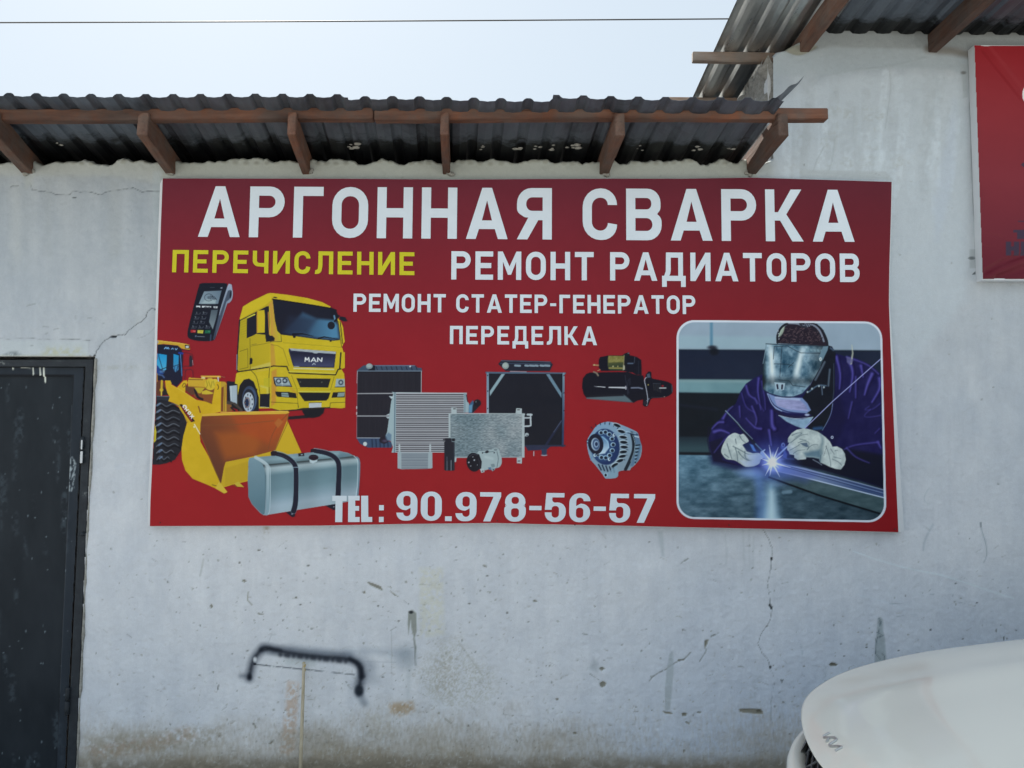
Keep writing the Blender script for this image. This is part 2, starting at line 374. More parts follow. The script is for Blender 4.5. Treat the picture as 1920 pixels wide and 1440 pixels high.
def glyph(ch, t=0.19):
    """-> width, list of [outer, hole...]"""
    r = 0.3; e = t * 0.95
    def mir(g): w, L = g; return w, [[[(w - x[0],) + tuple(x[1:]) for x in loop][::-1] for loop in s] for s in L]
    if ch == ' ': return 0.26, []
    if ch == 'А':
        w = 0.86; a = 0.10; k = t * 1.06; q = 0.195; top = 1 - 0.30
        def xl(y): return (w / 2 - a) * y + 0.0
        ox = k
        return w, [[[(0, 0), (w / 2 - a, 1), (w / 2 + a, 1), (w, 0), (w - ox, 0), (w - ox - 0.065, q), (ox + 0.065, q), (ox, 0)],
                    [(ox + 0.125, q + e * .93), (w / 2, 0.755), (w - ox - 0.125, q + e * .93)]]]
    if ch in 'РP':
        w = 0.72; b = 0.395
        return w, [[[(0, 0), (0, 1), (w, 1, .305), (w, b, .305), (t, b), (t, 0)], [(t, b + e), (w - t, b + e, .125), (w - t, 1 - e, .125), (t, 1 - e)]]]
    if ch == 'Я':
        w = 0.72; b = 0.375
        return w, [[[(w, 0), (w - t, 0), (w - t, b), (w - t - .09, b), (t * 1.15, 0), (0, 0), (.235, b + .05), (.16, .43, .1), (0, .53, .14), (0, 1, .3), (w, 1)],
                    [(w - t, b + e), (t, b + e, .125), (t, 1 - e, .125), (w - t, 1 - e)]]]
    if ch == 'Г': return 0.61, [[[(0, 0), (0, 1), (.61, 1), (.61, 1 - e), (t, 1 - e), (t, 0)]]]
    if ch in 'О0':
        w = 0.74
        return w, [[[(0, 0, .36), (0, 1, .36), (w, 1, .36), (w, 0, .36)], [(t, e, .17), (w - t, e, .17), (w - t, 1 - e, .17), (t, 1 - e, .17)]]]
    if ch == 'С':
        w = 0.71
        return w, [[[(w, .30), (w, 0, .34), (0, 0, .36), (0, 1, .36), (w, 1, .34), (w, .68), (w - t, .68), (w - t, 1 - e, .16), (t, 1 - e, .17), (t, e, .17), (w - t, e, .16), (w - t, .33)]]]
    if ch == 'В':
        w = 0.73
        return w, [[[(0, 0), (0, 1), (w - .02, 1, .27), (w - .02, .56, .15), (w - .11, .51, .02), (w, .46, .16), (w, 0, .29)],
                    [(t, e), (w - t, e, .12), (w - t, .43, .12), (t, .43)], [(t, .43 + e * .93), (w - t - .02, .43 + e * .93, .10), (w - t - .02, 1 - e, .10), (t, 1 - e)]]]
    if ch == 'Н':
        w = 0.73; q = .5 + e / 2
        return w, [[[(0, 0), (0, 1), (t, 1), (t, q), (w - t, q), (w - t, 1), (w, 1), (w, 0), (w - t, 0), (w - t, q - e), (t, q - e), (t, 0)]]]
    if ch == 'П':
        w = 0.72; return w, [[[(0, 0), (0, 1), (w, 1), (w, 0), (w - t, 0), (w - t, 1 - e), (t, 1 - e), (t, 0)]]]
    if ch in 'ЕE':
        w = 0.66; return w, [[[(0, 0), (0, 1), (w, 1), (w, 1 - e), (t, 1 - e), (t, .5 + e / 2), (w - .07, .5 + e / 2), (w - .07, .5 - e / 2), (t, .5 - e / 2), (t, e), (w, e), (w, 0)]]]
    if ch == 'Т':
        w = 0.70; c = w / 2; return w, [[[(c - t / 2, 0), (c - t / 2, 1 - e), (0, 1 - e), (0, 1), (w, 1), (w, 1 - e), (c + t / 2, 1 - e), (c + t / 2, 0)]]]
    if ch == 'К':
        w = 0.78; return w, [[[(0, 0), (0, 1), (t, 1), (t, .56), (.26, .56), (.53, 1), (.75, 1), (.43, .52), (w, 0), (w - .235, 0), (.30, .40), (t, .40), (t, 0)]]]
    if ch == 'И':
        w = 0.75; return w, [[[(0, 0), (0, 1), (t, 1), (t, .38), (w - t, 1), (w, 1), (w, 0), (w - t, 0), (w - t, .62), (t, 0)]]]
    if ch == 'М':
        w = 0.87; c = w / 2; return w, [[[(0, 0), (0, 1), (t * .95, 1), (c, .47), (w - t * .95, 1), (w, 1), (w, 0), (w - t, 0), (w - t, .64), (c + .06, .18), (c - .06, .18), (t, .64), (t, 0)]]]
    if ch == 'Ч':
        w = 0.70; return w, [[[(w, 0), (w, 1), (w - t, 1), (w - t, .46), (t, .46, .12), (t, 1), (0, 1), (0, .32, .26), (w - t, .29), (w - t, 0)]]]
    if ch == 'Л':
        w = 0.81; return w, [[[(0, 0), (.02, .17), (.13, .19, .1), (.15, .4), (.15, 1), (w, 1), (w, 0), (w - t, 0), (w - t, 1 - e), (.15 + t, 1 - e), (.15 + t, .35), (.27, .02, .2)]]]
    if ch == 'Д':
        w = 0.88; d = -.21; k = t * .93
        return w, [[[(0, d), (0, e), (.08, e), (.14, .34, .1), (.15, 1), (w - .10, 1), (w - .10, e), (w, e), (w, d), (w - k, d), (w - k, 0), (k, 0), (k, d)],
                    [(.27, e), (w - .10 - k, e), (w - .10 - k, 1 - e), (.15 + k, 1 - e), (.15 + k, .40), (.31, .26)]]]
    if ch == '-': return 0.36, [[[(0, .38), (0, .38 + e * .85), (.34, .38 + e * .85), (.34, .38)]]]
    # grotesque figures of the telephone line
    T = 0.235; E = 0.15
    if ch == '.': return 0.24, [[[(0, 0), (0, .16), (.23, .16), (.23, 0)]]]
    if ch == 'h': return 0.42, [[[(0, .40), (0, .55), (.42, .55), (.42, .40)]]]
    if ch == 'o':
        w = 0.72; return w, [[[(0, 0, .34), (0, 1, .34), (w, 1, .34), (w, 0, .34)], [(T, E, .12), (w - T, E, .12), (w - T, 1 - E, .12), (T, 1 - E, .12)]]]
    if ch == '9' or ch == '6':
        w = 0.72
        g = (w, [[[(0, .27), (0, 0, .3), (w, 0, .33), (w, 1, .33), (0, 1, .33), (0, .36, .3), (.34, .36, .04), (w - T, .44), (w - T, E, .12), (T, E, .12), (T, .27)],
                  [(T, .50, .1), (w - T, .50, .1), (w - T, 1 - E, .11), (T, 1 - E, .11)]]])
        if ch == '9': return g
        return w, [[[(w - x[0], 1 - x[1]) + tuple(x[2:]) for x in loop] for loop in s] for s in g[1]]
    if ch == '8':
        w = 0.74
        return w, [[[(0, 0, .33), (0, .53, .16), (.10, .545, .02), (.02, .57, .16), (.02, 1, .32), (w - .02, 1, .32), (w - .02, .57, .16), (w - .10, .545, .02), (w, .53, .16), (w, 0, .33)],
                    [(T, E, .12), (w - T, E, .12), (w - T, .46, .1), (T, .46, .1)], [(T + .01, .61, .1), (w - T - .01, .61, .1), (w - T - .01, 1 - E, .1), (T + .01, 1 - E, .1)]]]
    if ch == '7':
        w = 0.72; return w, [[[(.12, 0), (.46, .85), (0, .85), (0, 1), (w, 1), (w, .86), (.37, 0)]]]
    if ch == '5':
        w = 0.72
        return w, [[[(0, .33), (0, 0, .31), (w, 0, .33), (w, .70, .28), (.24, .66, .1), (.25, .85), (w - .06, .85), (w - .06, 1), (.04, 1), (0, .42), (T, .42), (T, .55, .1), (w - T, .55, .11), (w - T, E, .12), (T, E, .12), (T, .33)]]]
    if ch == ':': return 0.24, [[[(0, 0), (0, .2), (.2, .2), (.2, 0)]], [[(0, .45), (0, .65), (.2, .65), (.2, .45)]]]
    if ch == 't':
        w = .56; return w, [[[(.13, 0), (.13, .80), (0, .80), (0, 1), (w, 1), (w, .80), (.40, .80), (.40, 0)]]]
    if ch == 'e':
        w = .44; return w, [[[(0, 0), (0, 1), (w, 1), (w, .82), (.27, .82), (.27, .61), (w - .02, .61), (w - .02, .43), (.27, .43), (.27, .19), (w, .19), (w, 0)]]]
    if ch == 'l':
        w = .42; return w, [[[(0, 0), (0, 1), (.27, 1), (.27, .19), (w, .19), (w, 0)]]]
    raise KeyError(ch)
def text_mesh(name, txt, quad, D, col, mat, parent, label=None, gap=0.16, t=0.19, k=PRINT_K):
    """quad: pixel corners TL, TR, BR, BL of the cap-height box"""
    tot = 0; items = []
    for ch in txt:
        w, shp = glyph(ch, t); items.append((tot, w, shp)); tot += w + (gap if ch != ' ' else gap)
    tot -= gap
    TL, TR, BR, BL = [Vector(q) for q in quad]
    def mp(x, y):
        u = x / tot; top = TL.lerp(TR, u); bot = BL.lerp(BR, u); q = bot.lerp(top, y); return P(q.x, q.y, D)
    lc = s2l(col) * k
    for x0, w, shp in items:
        for s in shp:                        # every letter is a piece of its own
            V, Fc = [], []
            loops = [[Vector((p[0] + x0, p[1], 0)) for p in fillet(l)] for l in s]
            flat = [p for l in loops for p in l]; tri = geometry.tessellate_polygon(loops)
            V = [mp(p.x, p.y) for p in flat]
            for a_, b_, c_ in tri:
                n = (flat[b_] - flat[a_]).cross(flat[c_] - flat[a_]).z
                if abs(n) < 1e-9: continue
                Fc.append((a_, b_, c_) if n > 0 else (a_, c_, b_))
            me = mesh(name, V, Fc, mat)
            at = me.color_attributes.new('col', 'FLOAT_COLOR', 'POINT'); c = np.ones((len(V), 4), np.float32); c[:, :3] = lc
            at.data.foreach_set('color', c.ravel())
            link(name, me, parent, label)
# ------------------------------------------------------------------ the artwork printed on the big banner
BD = WALL - 0.045                           # plane of the banner's face
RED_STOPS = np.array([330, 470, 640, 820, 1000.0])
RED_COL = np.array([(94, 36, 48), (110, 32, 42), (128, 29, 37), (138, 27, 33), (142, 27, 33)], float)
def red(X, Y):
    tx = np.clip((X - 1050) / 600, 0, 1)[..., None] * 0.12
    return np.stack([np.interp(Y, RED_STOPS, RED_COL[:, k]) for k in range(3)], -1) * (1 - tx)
def YEL(X, Y): return grained((180, 160, 34), 6, 12, seed=4)(X, Y)

def art_left():
    cv = Canvas(np.arange(282, 684, 1.0), np.arange(526, 974, 1.0), red)
    # ---- chassis and truck
    cv.id = 2; cv.tf(420, 540, 5.76)
    DK = (27, 28, 40)
    cv.poly([(30, 1005), (150, 1015), (160, 1290), (30, 1290)], (30, 30, 40))
    cv.line([(690, 1405), (900, 1388)], 34, (36, 28, 34))
    cv.poly([(60, 1058), (140, 1050), (140, 1255), (70, 1220)], (150, 165, 175)); cv.line([(75, 1065), (78, 1210)], 6, (185, 195, 200))
    cv.line([(20, 1235), (110, 1250), (190, 1300)], 26, (60, 55, 52)); cv.line([(40, 1262), (130, 1300)], 16, (28, 28, 32))
    cv.poly([(830, 1290), (1090, 1290), (1075, 1350), (1030, 1390), (960, 1405), (890, 1402), (850, 1345)], (26, 26, 32))
    body = [(500, 52), (700, 75), (900, 108), (1060, 152), (1150, 200), (1200, 260), (1240, 340), (1262, 362), (1285, 420), (1305, 580), (1290, 600), (1275, 640), (1290, 690), (1306, 695),
            (1306, 862), (1268, 876), (1300, 930), (1309, 1090), (1308, 1292), (1270, 1300), (1080, 1288), (760, 1312), (600, 1322), (520, 1300), (360, 1302), (340, 1300), (150, 1262), (146, 1042), (118, 1030),
            (132, 925), (158, 905), (140, 880), (148, 700), (165, 345), (205, 200), (300, 142), (470, 60)]
    cv.poly(body, YEL)
    cv.poly([(165, 345), (205, 200), (300, 142), (470, 60), (515, 62), (520, 110), (515, 300), (490, 540), (495, 850), (290, 885), (150, 905), (148, 700)], lg(cv, (160, 500), (158, 142, 32), (510, 500), (172, 152, 34)))
    cv.poly([(170, 340), (205, 205), (300, 146), (472, 64), (515, 70), (508, 130), (440, 190), (240, 300)], (184, 164, 36))
    cv.poly([(478, 190), (528, 120), (560, 430), (600, 500), (622, 575), (500, 580), (480, 500)], lg(cv, (480, 400), (178, 128, 62), (600, 400), (172, 160, 46)), soft=2.5)
    cv.poly([(500, 590), (540, 610), (560, 840), (505, 850)], (172, 128, 56), soft=3.2, a=.75)
    cv.poly([(515, 900), (570, 870), (560, 1240), (510, 1280)], (176, 122, 52), soft=4, a=.8)
    cv.line([(700, 1000), (720, 1080), (790, 1150)], 20, (176, 128, 50), soft=3, a=.5)
    cv.poly([(290, 860), (500, 800), (505, 850), (290, 885)], (186, 180, 110), soft=3, a=.55)
    cv.line([(170, 345), (146, 700), (140, 880), (152, 905)], 13, DK); cv.line([(140, 720), (137, 880)], 9, (105, 120, 135))
    # windscreen, side window, mirrors
    ws = [(524, 118), (700, 142), (950, 180), (1150, 218), (1195, 260), (1225, 330), (1252, 520), (1250, 562), (1180, 570), (1000, 552), (800, 524), (615, 504), (575, 462), (550, 350)]
    cv.poly(ws, (26, 27, 40))
    cv.poly([(850, 262), (1000, 330), (1190, 350), (1228, 400), (1245, 545), (1180, 555), (1000, 540), (700, 500), (640, 480)], lg(cv, (620, 420), (30, 38, 58), (1180, 460), (70, 118, 150)), soft=9)
    cv.poly([(700, 300), (1010, 330), (900, 500), (640, 470)], (34, 42, 62), soft=14, a=.6)
    cv.line([(745, 500), (850, 495), (965, 520)], (22, 5), (20, 20, 30)); cv.line([(1020, 545), (1080, 528), (1235, 552)], (18, 6), (20, 20, 30))
    cv.poly([(740, 510), (775, 515), (770, 540), (748, 538)], (22, 22, 30)); cv.poly([(1140, 560), (1165, 562), (1160, 582), (1142, 580)], (22, 22, 30))
    cv.line([(524, 120), (1150, 218), (1200, 265)], 12, (18, 18, 26), sm=3)
    cv.ell(552, 102, 22, 7, (30, 30, 36), rot=8)
    cv.poly([(248, 330), (340, 262), (460, 198), (490, 196), (500, 330), (502, 516), (450, 522), (440, 500), (355, 492), (300, 520), (244, 542)], (28, 28, 38))
    cv.line([(492, 200), (500, 510)], 12, (176, 160, 44)); cv.line([(478, 260), (490, 500)], 8, (186, 130, 60))
    cv.line([(250, 320), (330, 285)], 16, (182, 178, 60)); cv.line([(170, 352), (250, 312), (470, 200)], 8, DK)
    cv.poly([(360, 244), (436, 238), (442, 300), (440, 482), (354, 486), (352, 300)], (180, 160, 36), soft=1.4); cv.line([(360, 260), (360, 480)], 10, (176, 130, 46), soft=1.6)
    cv.line([(360, 492), (440, 500)], 9, (28, 28, 34)); cv.poly([(445, 516), (520, 514), (548, 540), (545, 572), (455, 582)], (28, 28, 36))
    cv.poly([(1150, 205), (1210, 240), (1240, 310), (1210, 340), (1150, 330)], (24, 24, 34)); cv.line([(1190, 300), (1200, 350)], 16, (90, 130, 160), soft=2)
    cv.ell(1158, 405, 40, 42, (26, 28, 38)); cv.line([(1195, 360), (1240, 300)], 20, (24, 26, 34)); cv.poly([(1250, 305), (1310, 315), (1335, 360), (1290, 362), (1250, 340)], (26, 28, 38))
    cv.line([(1255, 365), (1280, 600)], 9, (40, 38, 34)); cv.line([(1235, 360), (1258, 560), (1272, 640)], 6, (60, 56, 30))
    cv.line([(1262, 700), (1250, 870)], 15, (30, 30, 34))
    # panel lines
    L = (78, 74, 30)
    cv.line([(280, 545), (285, 880)], 5, L); cv.line([(170, 685), (256, 656), (258, 858), (168, 878)], 5, L)
    for k in range(7): cv.line([(185, 372 + k * 27), (240, 352 + k * 27)], 5, (140, 132, 34), a=.8)
    cv.line([(290, 628), (500, 590)], 5, L, a=.7); cv.line([(300, 612), (350, 604)], 6, (110, 100, 40))
    cv.line([(500, 582), (622, 578), (615, 510)], 6, L); cv.line([(510, 612), (580, 622), (640, 660), (700, 840)], 6, (130, 112, 36)); cv.line([(640, 590), (1270, 640)], 4, (120, 112, 34))
    cv.poly([(278, 757), (300, 754), (310, 775), (304, 818), (276, 826)], (24, 24, 30))
    cv.line([(150, 905), (290, 885), (500, 852), (530, 842), (678, 848), (705, 918), (1205, 938), (1232, 880), (1262, 874)], 13, (36, 34, 30))
    cv.line([(700, 902), (1200, 922)], 10, (184, 178, 70))
    # grille with its letters
    cv.poly([(700, 652), (1210, 688), (1208, 720), (1190, 862), (755, 852), (742, 830), (698, 680)], (42, 44, 66))
    cv.poly([(712, 690), (1200, 715), (1180, 850), (760, 842)], lg(cv, (900, 700), (30, 31, 48), (900, 850), (62, 66, 96)), soft=2)
    cv.poly([(704, 652), (1209, 688), (1206, 712), (1020, 700), (1000, 708), (975, 706), (950, 694), (725, 674)], (150, 160, 166)); cv.line([(760, 846), (810, 848)], 6, (150, 165, 180))
    cv.line([(755, 868), (1185, 880)], 14, (184, 184, 140), soft=1.6)
    WHT = (205, 212, 218)
    for x, pts in ((875, [(0, 40), (5, 0), (22, 26), (40, 0), (46, 42)]), (942, [(0, 42), (26, 2), (52, 44)]), (1010, [(2, 42), (2, 2), (44, 42), (48, 4)])):
        cv.line([(x + p[0], 752 + p[1]) for p in pts], 11, WHT)
    cv.line([(955, 784), (985, 786)], 7, WHT); cv.line([(955, 828), (972, 812), (986, 826)], 8, (170, 180, 190), a=.9)
    # lower intakes, lamps, plate
    cv.poly([(782, 974), (1152, 980), (1125, 1076), (822, 1072)], (34, 34, 36)); cv.ell(824, 1015, 9, 9, (70, 72, 66)); cv.ell(1056, 1018, 9, 9, (70, 72, 66))
    cv.poly([(803, 1128), (1148, 1130), (1130, 1190), (1105, 1216), (870, 1222), (845, 1190)], (28, 28, 32)); cv.line([(810, 1118), (1148, 1122)], 8, (186, 182, 80))
    cv.line([(730, 945), (790, 1100), (800, 1290)], 5, L, a=.8); cv.line([(1190, 960), (1150, 1100)], 5, L, a=.8); cv.line([(740, 1085), (1200, 1095)], 5, (150, 140, 36))
    cv.poly([(532, 960), (688, 962), (738, 1068), (560, 1062), (540, 1030)], (36, 38, 46)); cv.poly([(542, 968), (684, 970), (724, 1060), (565, 1054)], (140, 158, 165))
    cv.ell(590, 1005, 32, 30, (62, 72, 84)); cv.ell(590, 1005, 16, 15, (150, 165, 175)); cv.ell(656, 1000, 32, 28, (52, 62, 74)); cv.ell(656, 1000, 14, 12, (150, 165, 175)); cv.line([(624, 975), (630, 1055)], 7, (185, 195, 198)); cv.line([(570, 1045), (715, 1052)], 8, (90, 104, 110))
    cv.poly([(552, 1118), (700, 1122), (775, 1136), (788, 1190), (575, 1174), (560, 1150)], (32, 30, 32)); cv.poly([(620, 1130), (690, 1132), (702, 1178), (622, 1172)], (120, 140, 140)); cv.line([(625, 1150), (695, 1156)], 8, (70, 84, 86))
    cv.poly([(1212, 980), (1302, 982), (1304, 1068), (1200, 1070)], (140, 156, 162)); cv.ell(1262, 1020, 28, 30, (66, 80, 88)); cv.ell(1262, 1020, 12, 13, (150, 165, 170)); cv.line([(1198, 1070), (1304, 1068)], 7, (34, 36, 40))
    cv.poly([(1178, 1126), (1306, 1122), (1304, 1180), (1160, 1186)], (32, 30, 32)); cv.poly([(1232, 1132), (1304, 1128), (1300, 1170), (1222, 1176)], (120, 138, 138))
    cv.line([(508, 1232), (798, 1246), (806, 1292)], 6, L); cv.line([(1308, 1234), (1150, 1240), (1142, 1290)], 6, L)
    cv.poly([(917, 1243), (1052, 1240), (1052, 1290), (918, 1296)], (168, 176, 184)); cv.line([(917, 1240), (1054, 1237)], 6, (60, 58, 40))
    cv.poly([(505, 1300), (600, 1322), (760, 1314), (850, 1296), (1140, 1286), (1165, 1300), (1080, 1300), (840, 1320), (600, 1336)], (38, 34, 34))
    # wheel arch, wheel, steps
    cv.line([(286, 886), (345, 950), (376, 1060), (388, 1150)], 7, L, sm=3); cv.line([(350, 900), (480, 880), (500, 850)], 12, (182, 160, 60), soft=2)
    cv.line([(492, 860), (486, 960), (490, 1290)], 7, L); cv.poly([(388, 1146), (496, 1140), (492, 1288), (384, 1282)], (30, 30, 38)); cv.line([(395, 1284), (482, 1290)], 6, (150, 150, 140))
    cv.poly([(430, 975), (495, 970), (492, 1070), (430, 1070)], (166, 158, 40), a=.7); cv.line([(400, 1060), (470, 1080), (470, 1135)], 20, (186, 184, 110), soft=4, a=.6)
    cv.poly([(150, 1262), (148, 1160), (170, 1050), (215, 990), (270, 978), (320, 1010), (355, 1100), (378, 1190), (376, 1330), (150, 1330)], (28, 28, 34), sm=0)
    cv.ell(276, 1200, 80, 142, (52, 64, 88)); cv.ell(284, 1205, 66, 122, (60, 76, 104)); cv.ell(268, 1210, 64, 120, (34, 36, 46))
    cv.ell(264, 1232, 58, 106, (160, 172, 184)); cv.ell(250, 1238, 34, 62, (110, 118, 130)); cv.ell(246, 1238, 22, 44, (30, 42, 66))
    for k in range(9):
        a = k * 0.7 + .3; cv.ell(266 + 42 * math.cos(a), 1232 + 80 * math.sin(a), 6, 11, (60, 66, 78))
        cv.ell(251 + 22 * math.cos(a), 1238 + 52 * math.sin(a), 4, 5, (150, 90, 60))
    cv.ell(352, 1098, 9, 12, (40, 36, 30))
    # ---- wheel loader
    cv.id = 3; cv.tf(280, 620, 4.5)
    LY = grained((186, 152, 32), 7, 14, seed=8); LD = (150, 118, 44); CAB = (27, 29, 46)
    cv.poly([(40, 545), (180, 555), (170, 600), (40, 610)], (40, 44, 54)); cv.line([(40, 552), (170, 556)], 7, (84, 92, 100))
    cv.poly([(50, 112), (240, 125), (270, 150), (285, 200), (278, 420), (230, 475), (150, 425), (50, 420)], CAB)
    cv.poly([(50, 190), (148, 205), (142, 330), (120, 338), (85, 320), (50, 300)], lg(cv, (80, 195), (28, 132, 185), (80, 330), (70, 150, 185))); cv.line([(72, 130), (80, 220), (118, 345)], 5, CAB); cv.line([(50, 345), (145, 310)], 6, CAB)
    cv.poly([(50, 285), (75, 300), (100, 340), (125, 365), (50, 375)], (32, 62, 120), soft=1.6); cv.poly([(85, 340), (130, 330), (128, 352), (90, 355)], (80, 120, 165), soft=2, a=.7)
    cv.poly([(204, 196), (248, 210), (246, 330), (222, 352), (202, 318)], lg(cv, (220, 200), (24, 128, 180), (220, 350), (70, 125, 160))); cv.line([(198, 302), (250, 286)], 5, CAB); cv.line([(240, 300), (228, 345)], 8, (34, 60, 100)); cv.line([(214, 300), (212, 340)], 8, (40, 70, 110), soft=2)
    cv.line([(262, 200), (270, 300), (275, 380)], 7, (60, 110, 160)); cv.line([(250, 188), (280, 192)], 16, (30, 52, 130)); cv.line([(50, 365), (110, 378), (125, 395)], 12, (60, 80, 120))
    cv.poly([(66, 80), (120, 86), (240, 100), (315, 112), (340, 122), (343, 160), (300, 158), (268, 148), (240, 125), (120, 112), (68, 118)], (176, 142, 48)); cv.line([(70, 84), (240, 104), (335, 122)], 6, (196, 164, 70))
    cv.poly([(300, 118), (338, 124), (340, 152), (302, 148)], (24, 24, 30)); cv.ell(320, 137, 15, 10, (170, 178, 180)); cv.line([(280, 160), (338, 164)], 7, (40, 34, 34)); cv.ell(70, 96, 7, 12, (140, 150, 160))
    LB = (110, 160, 205)
    cv.line([(128, 152), (140, 140), (150, 152), (158, 142), (166, 154)], 8, LB); cv.line([(186, 156), (196, 148), (204, 156)], 6, LB); cv.line([(218, 150), (226, 162), (236, 150)], 6, LB)
    for q in ([(282, 182), (352, 196), (364, 208), (368, 290), (355, 300), (284, 300)], [(298, 410), (302, 350), (312, 330), (348, 326), (366, 338), (370, 400)], [(283, 330), (305, 332)]): cv.line(q, 5, (66, 32, 44), soft=1.3)
    cv.poly([(340, 206), (358, 212), (364, 255), (360, 302), (338, 304), (336, 240)], (40, 36, 46)); cv.line([(364, 250), (368, 290)], 4, (170, 170, 175), soft=1.3)
    # linkage behind
    cv.poly([(345, 460), (600, 470), (600, 640), (520, 620), (380, 560)], (112, 66, 38)); cv.poly([(300, 460), (390, 480), (400, 530), (355, 545), (300, 500)], (88, 56, 42))
    cv.line([(385, 500), (410, 560), (450, 580)], 20, (30, 26, 34), sm=3); cv.poly([(380, 480), (470, 480), (430, 530), (410, 525)], (170, 150, 44)); cv.poly([(440, 515), (480, 500), (540, 525), (525, 540), (445, 535)], (184, 162, 50))
    cv.poly([(445, 540), (600, 530), (600, 620), (460, 590)], (120, 68, 38), soft=1.5)
    cv.poly([(650, 600), (690, 610), (700, 680), (645, 684)], (120, 80, 44)); cv.line([(660, 606), (720, 620), (775, 672)], 26, (62, 56, 52)); cv.line([(700, 625), (755, 668)], 12, (30, 28, 30)); cv.line([(690, 650), (720, 676)], 14, (36, 32, 32))
    cv.poly([(430, 380), (598, 380), (606, 396), (440, 392)], (196, 158, 62)); cv.line([(440, 398), (600, 400)], 6, (110, 84, 34)); cv.line([(580, 395), (582, 430)], 10, (178, 184, 190)); cv.line([(605, 386), (640, 394)], 4, (130, 110, 80)); cv.ell(455, 400, 18, 10, (190, 178, 130)); cv.ell(510, 402, 20, 10, (150, 110, 60))
    cv.poly([(333, 398), (345, 392), (350, 398), (440, 402), (560, 430), (560, 470), (500, 480), (330, 472), (322, 440)], (182, 148, 46)); cv.line([(335, 412), (450, 414)], 7, (110, 70, 36)); cv.line([(340, 470), (480, 480)], 8, (150, 108, 40))
    cv.ell(515, 452, 48, 50, (188, 164, 50)); cv.ell(555, 440, 28, 34, (190, 168, 56))
    for q in ([(480, 420), (492, 460), (478, 485)], [(500, 430), (515, 470)], [(530, 430), (520, 480)], [(540, 425), (548, 460)]): cv.line(q, 7, (138, 122, 34), a=.8)
    cv.poly([(560, 432), (606, 428), (608, 500), (600, 684), (530, 690), (530, 600)], LY); cv.poly([(606, 430), (640, 432), (652, 448), (652, 684), (600, 686)], (170, 138, 46)); cv.poly([(608, 480), (628, 470), (622, 682), (604, 682)], (112, 62, 36)); cv.line([(640, 460), (632, 680)], 6, (130, 96, 40)); cv.line([(575, 455), (585, 475), (578, 495)], 7, (90, 72, 30), sm=2)
    cv.poly([(235, 478), (288, 422), (318, 418), (322, 440), (305, 470), (300, 560), (260, 540)], LY); cv.line([(278, 470), (290, 445), (305, 450), (300, 470), (285, 478)], 6, (96, 76, 30), sm=2)
    cv.poly([(50, 430), (100, 420), (130, 440), (135, 540), (60, 545)], (86, 52, 40)); cv.poly([(50, 355), (68, 360), (70, 430), (50, 440)], (150, 120, 50)); cv.line([(105, 425), (103, 500)], 18, (176, 150, 46)); cv.ell(102, 500, 16, 14, (180, 154, 50)); cv.line([(102, 510), (102, 545)], 10, (186, 168, 60)); cv.poly([(120, 470), (180, 540), (110, 548), (118, 500)], (38, 34, 36))
    arm = [(133, 420), (176, 420), (186, 440), (186, 456), (240, 486), (300, 520), (345, 552), (392, 582), (440, 592), (480, 600), (530, 620), (600, 686), (446, 715), (436, 790), (428, 860), (380, 790), (320, 790), (290, 720), (245, 640), (205, 610), (160, 594), (172, 560), (150, 520), (138, 470)]
    cv.poly(arm, LY); cv.line([(415, 640), (430, 690)], 10, (110, 64, 36), soft=1.5); cv.line([(250, 660), (300, 740), (318, 775)], 12, (146, 112, 40), soft=2); cv.line([(186, 458), (300, 522), (392, 584)], 5, (196, 176, 70), a=.8)
    # tyre
    ty = [(38, 590), (95, 583), (150, 592), (205, 612), (255, 660), (290, 710), (316, 775), (300, 860), (268, 1010), (215, 1090), (140, 1120), (90, 1130), (20, 1130), (20, 1000)]
    cv.poly(ty, grained((32, 33, 40), 8, 10, seed=2))
    for k in range(9):
        y = 612 + k * 56; x0 = 48 + 2 * k; f = 1 - max(0, k - 6) * .2
        cv.line([(x0, y + 28), (x0 + 45 * f, y - 2), (x0 + 95 * f, y + 26), (x0 + 150 * f, y + 4), (x0 + (210 - 4 * k) * f, y + 26)], (9, 5), (92, 98, 108) if k % 2 else (78, 84, 94), soft=1.5, sm=4)
        cv.line([(x0 + 6, y + 44), (x0 + 50 * f, y + 16), (x0 + 98 * f, y + 44), (x0 + 152 * f, y + 24), (x0 + 200 * f, y + 44)], 14, (20, 20, 26), soft=1.6, sm=4)
        cv.line([(x0 + 20, y + 20), (x0 + 42, y + 4)], 13, (104, 128, 160), soft=2.4, a=.75)
    cv.poly([(20, 780), (46, 790), (60, 850), (55, 930), (20, 960)], (170, 158, 46))
    # bucket
    g = lg(cv, (1100, 700), (154, 78, 36), (520, 1240), (82, 48, 38))
    cv.poly([(446, 712), (1176, 692), (1168, 760), (1062, 1012), (860, 1066), (642, 1110), (630, 1150), (606, 1292), (560, 1200), (430, 870), (432, 780)], g)
    cv.poly([(560, 860), (900, 850), (940, 960), (890, 1050), (640, 1090), (600, 1000)], (160, 84, 34), soft=20, a=.6); cv.poly([(700, 720), (1150, 700), (1100, 860), (1020, 960), (760, 850)], (164, 68, 32), soft=16, a=.55)
    cv.line([(440, 800), (760, 790), (1050, 760)], 8, (112, 70, 42), a=.6, soft=2); cv.line([(1165, 705), (1080, 800), (1030, 900), (1000, 1010)], 7, (108, 66, 40), soft=1.8, a=.7, sm=3); cv.poly([(1055, 780), (1090, 738), (1130, 770), (1085, 822)], (160, 92, 44), soft=1.6)
    cv.poly([(440, 708), (520, 696), (1170, 678), (1184, 692), (1150, 702), (700, 712), (446, 722)], (192, 156, 56)); cv.line([(600, 690), (1170, 678)], 5, (208, 178, 80))
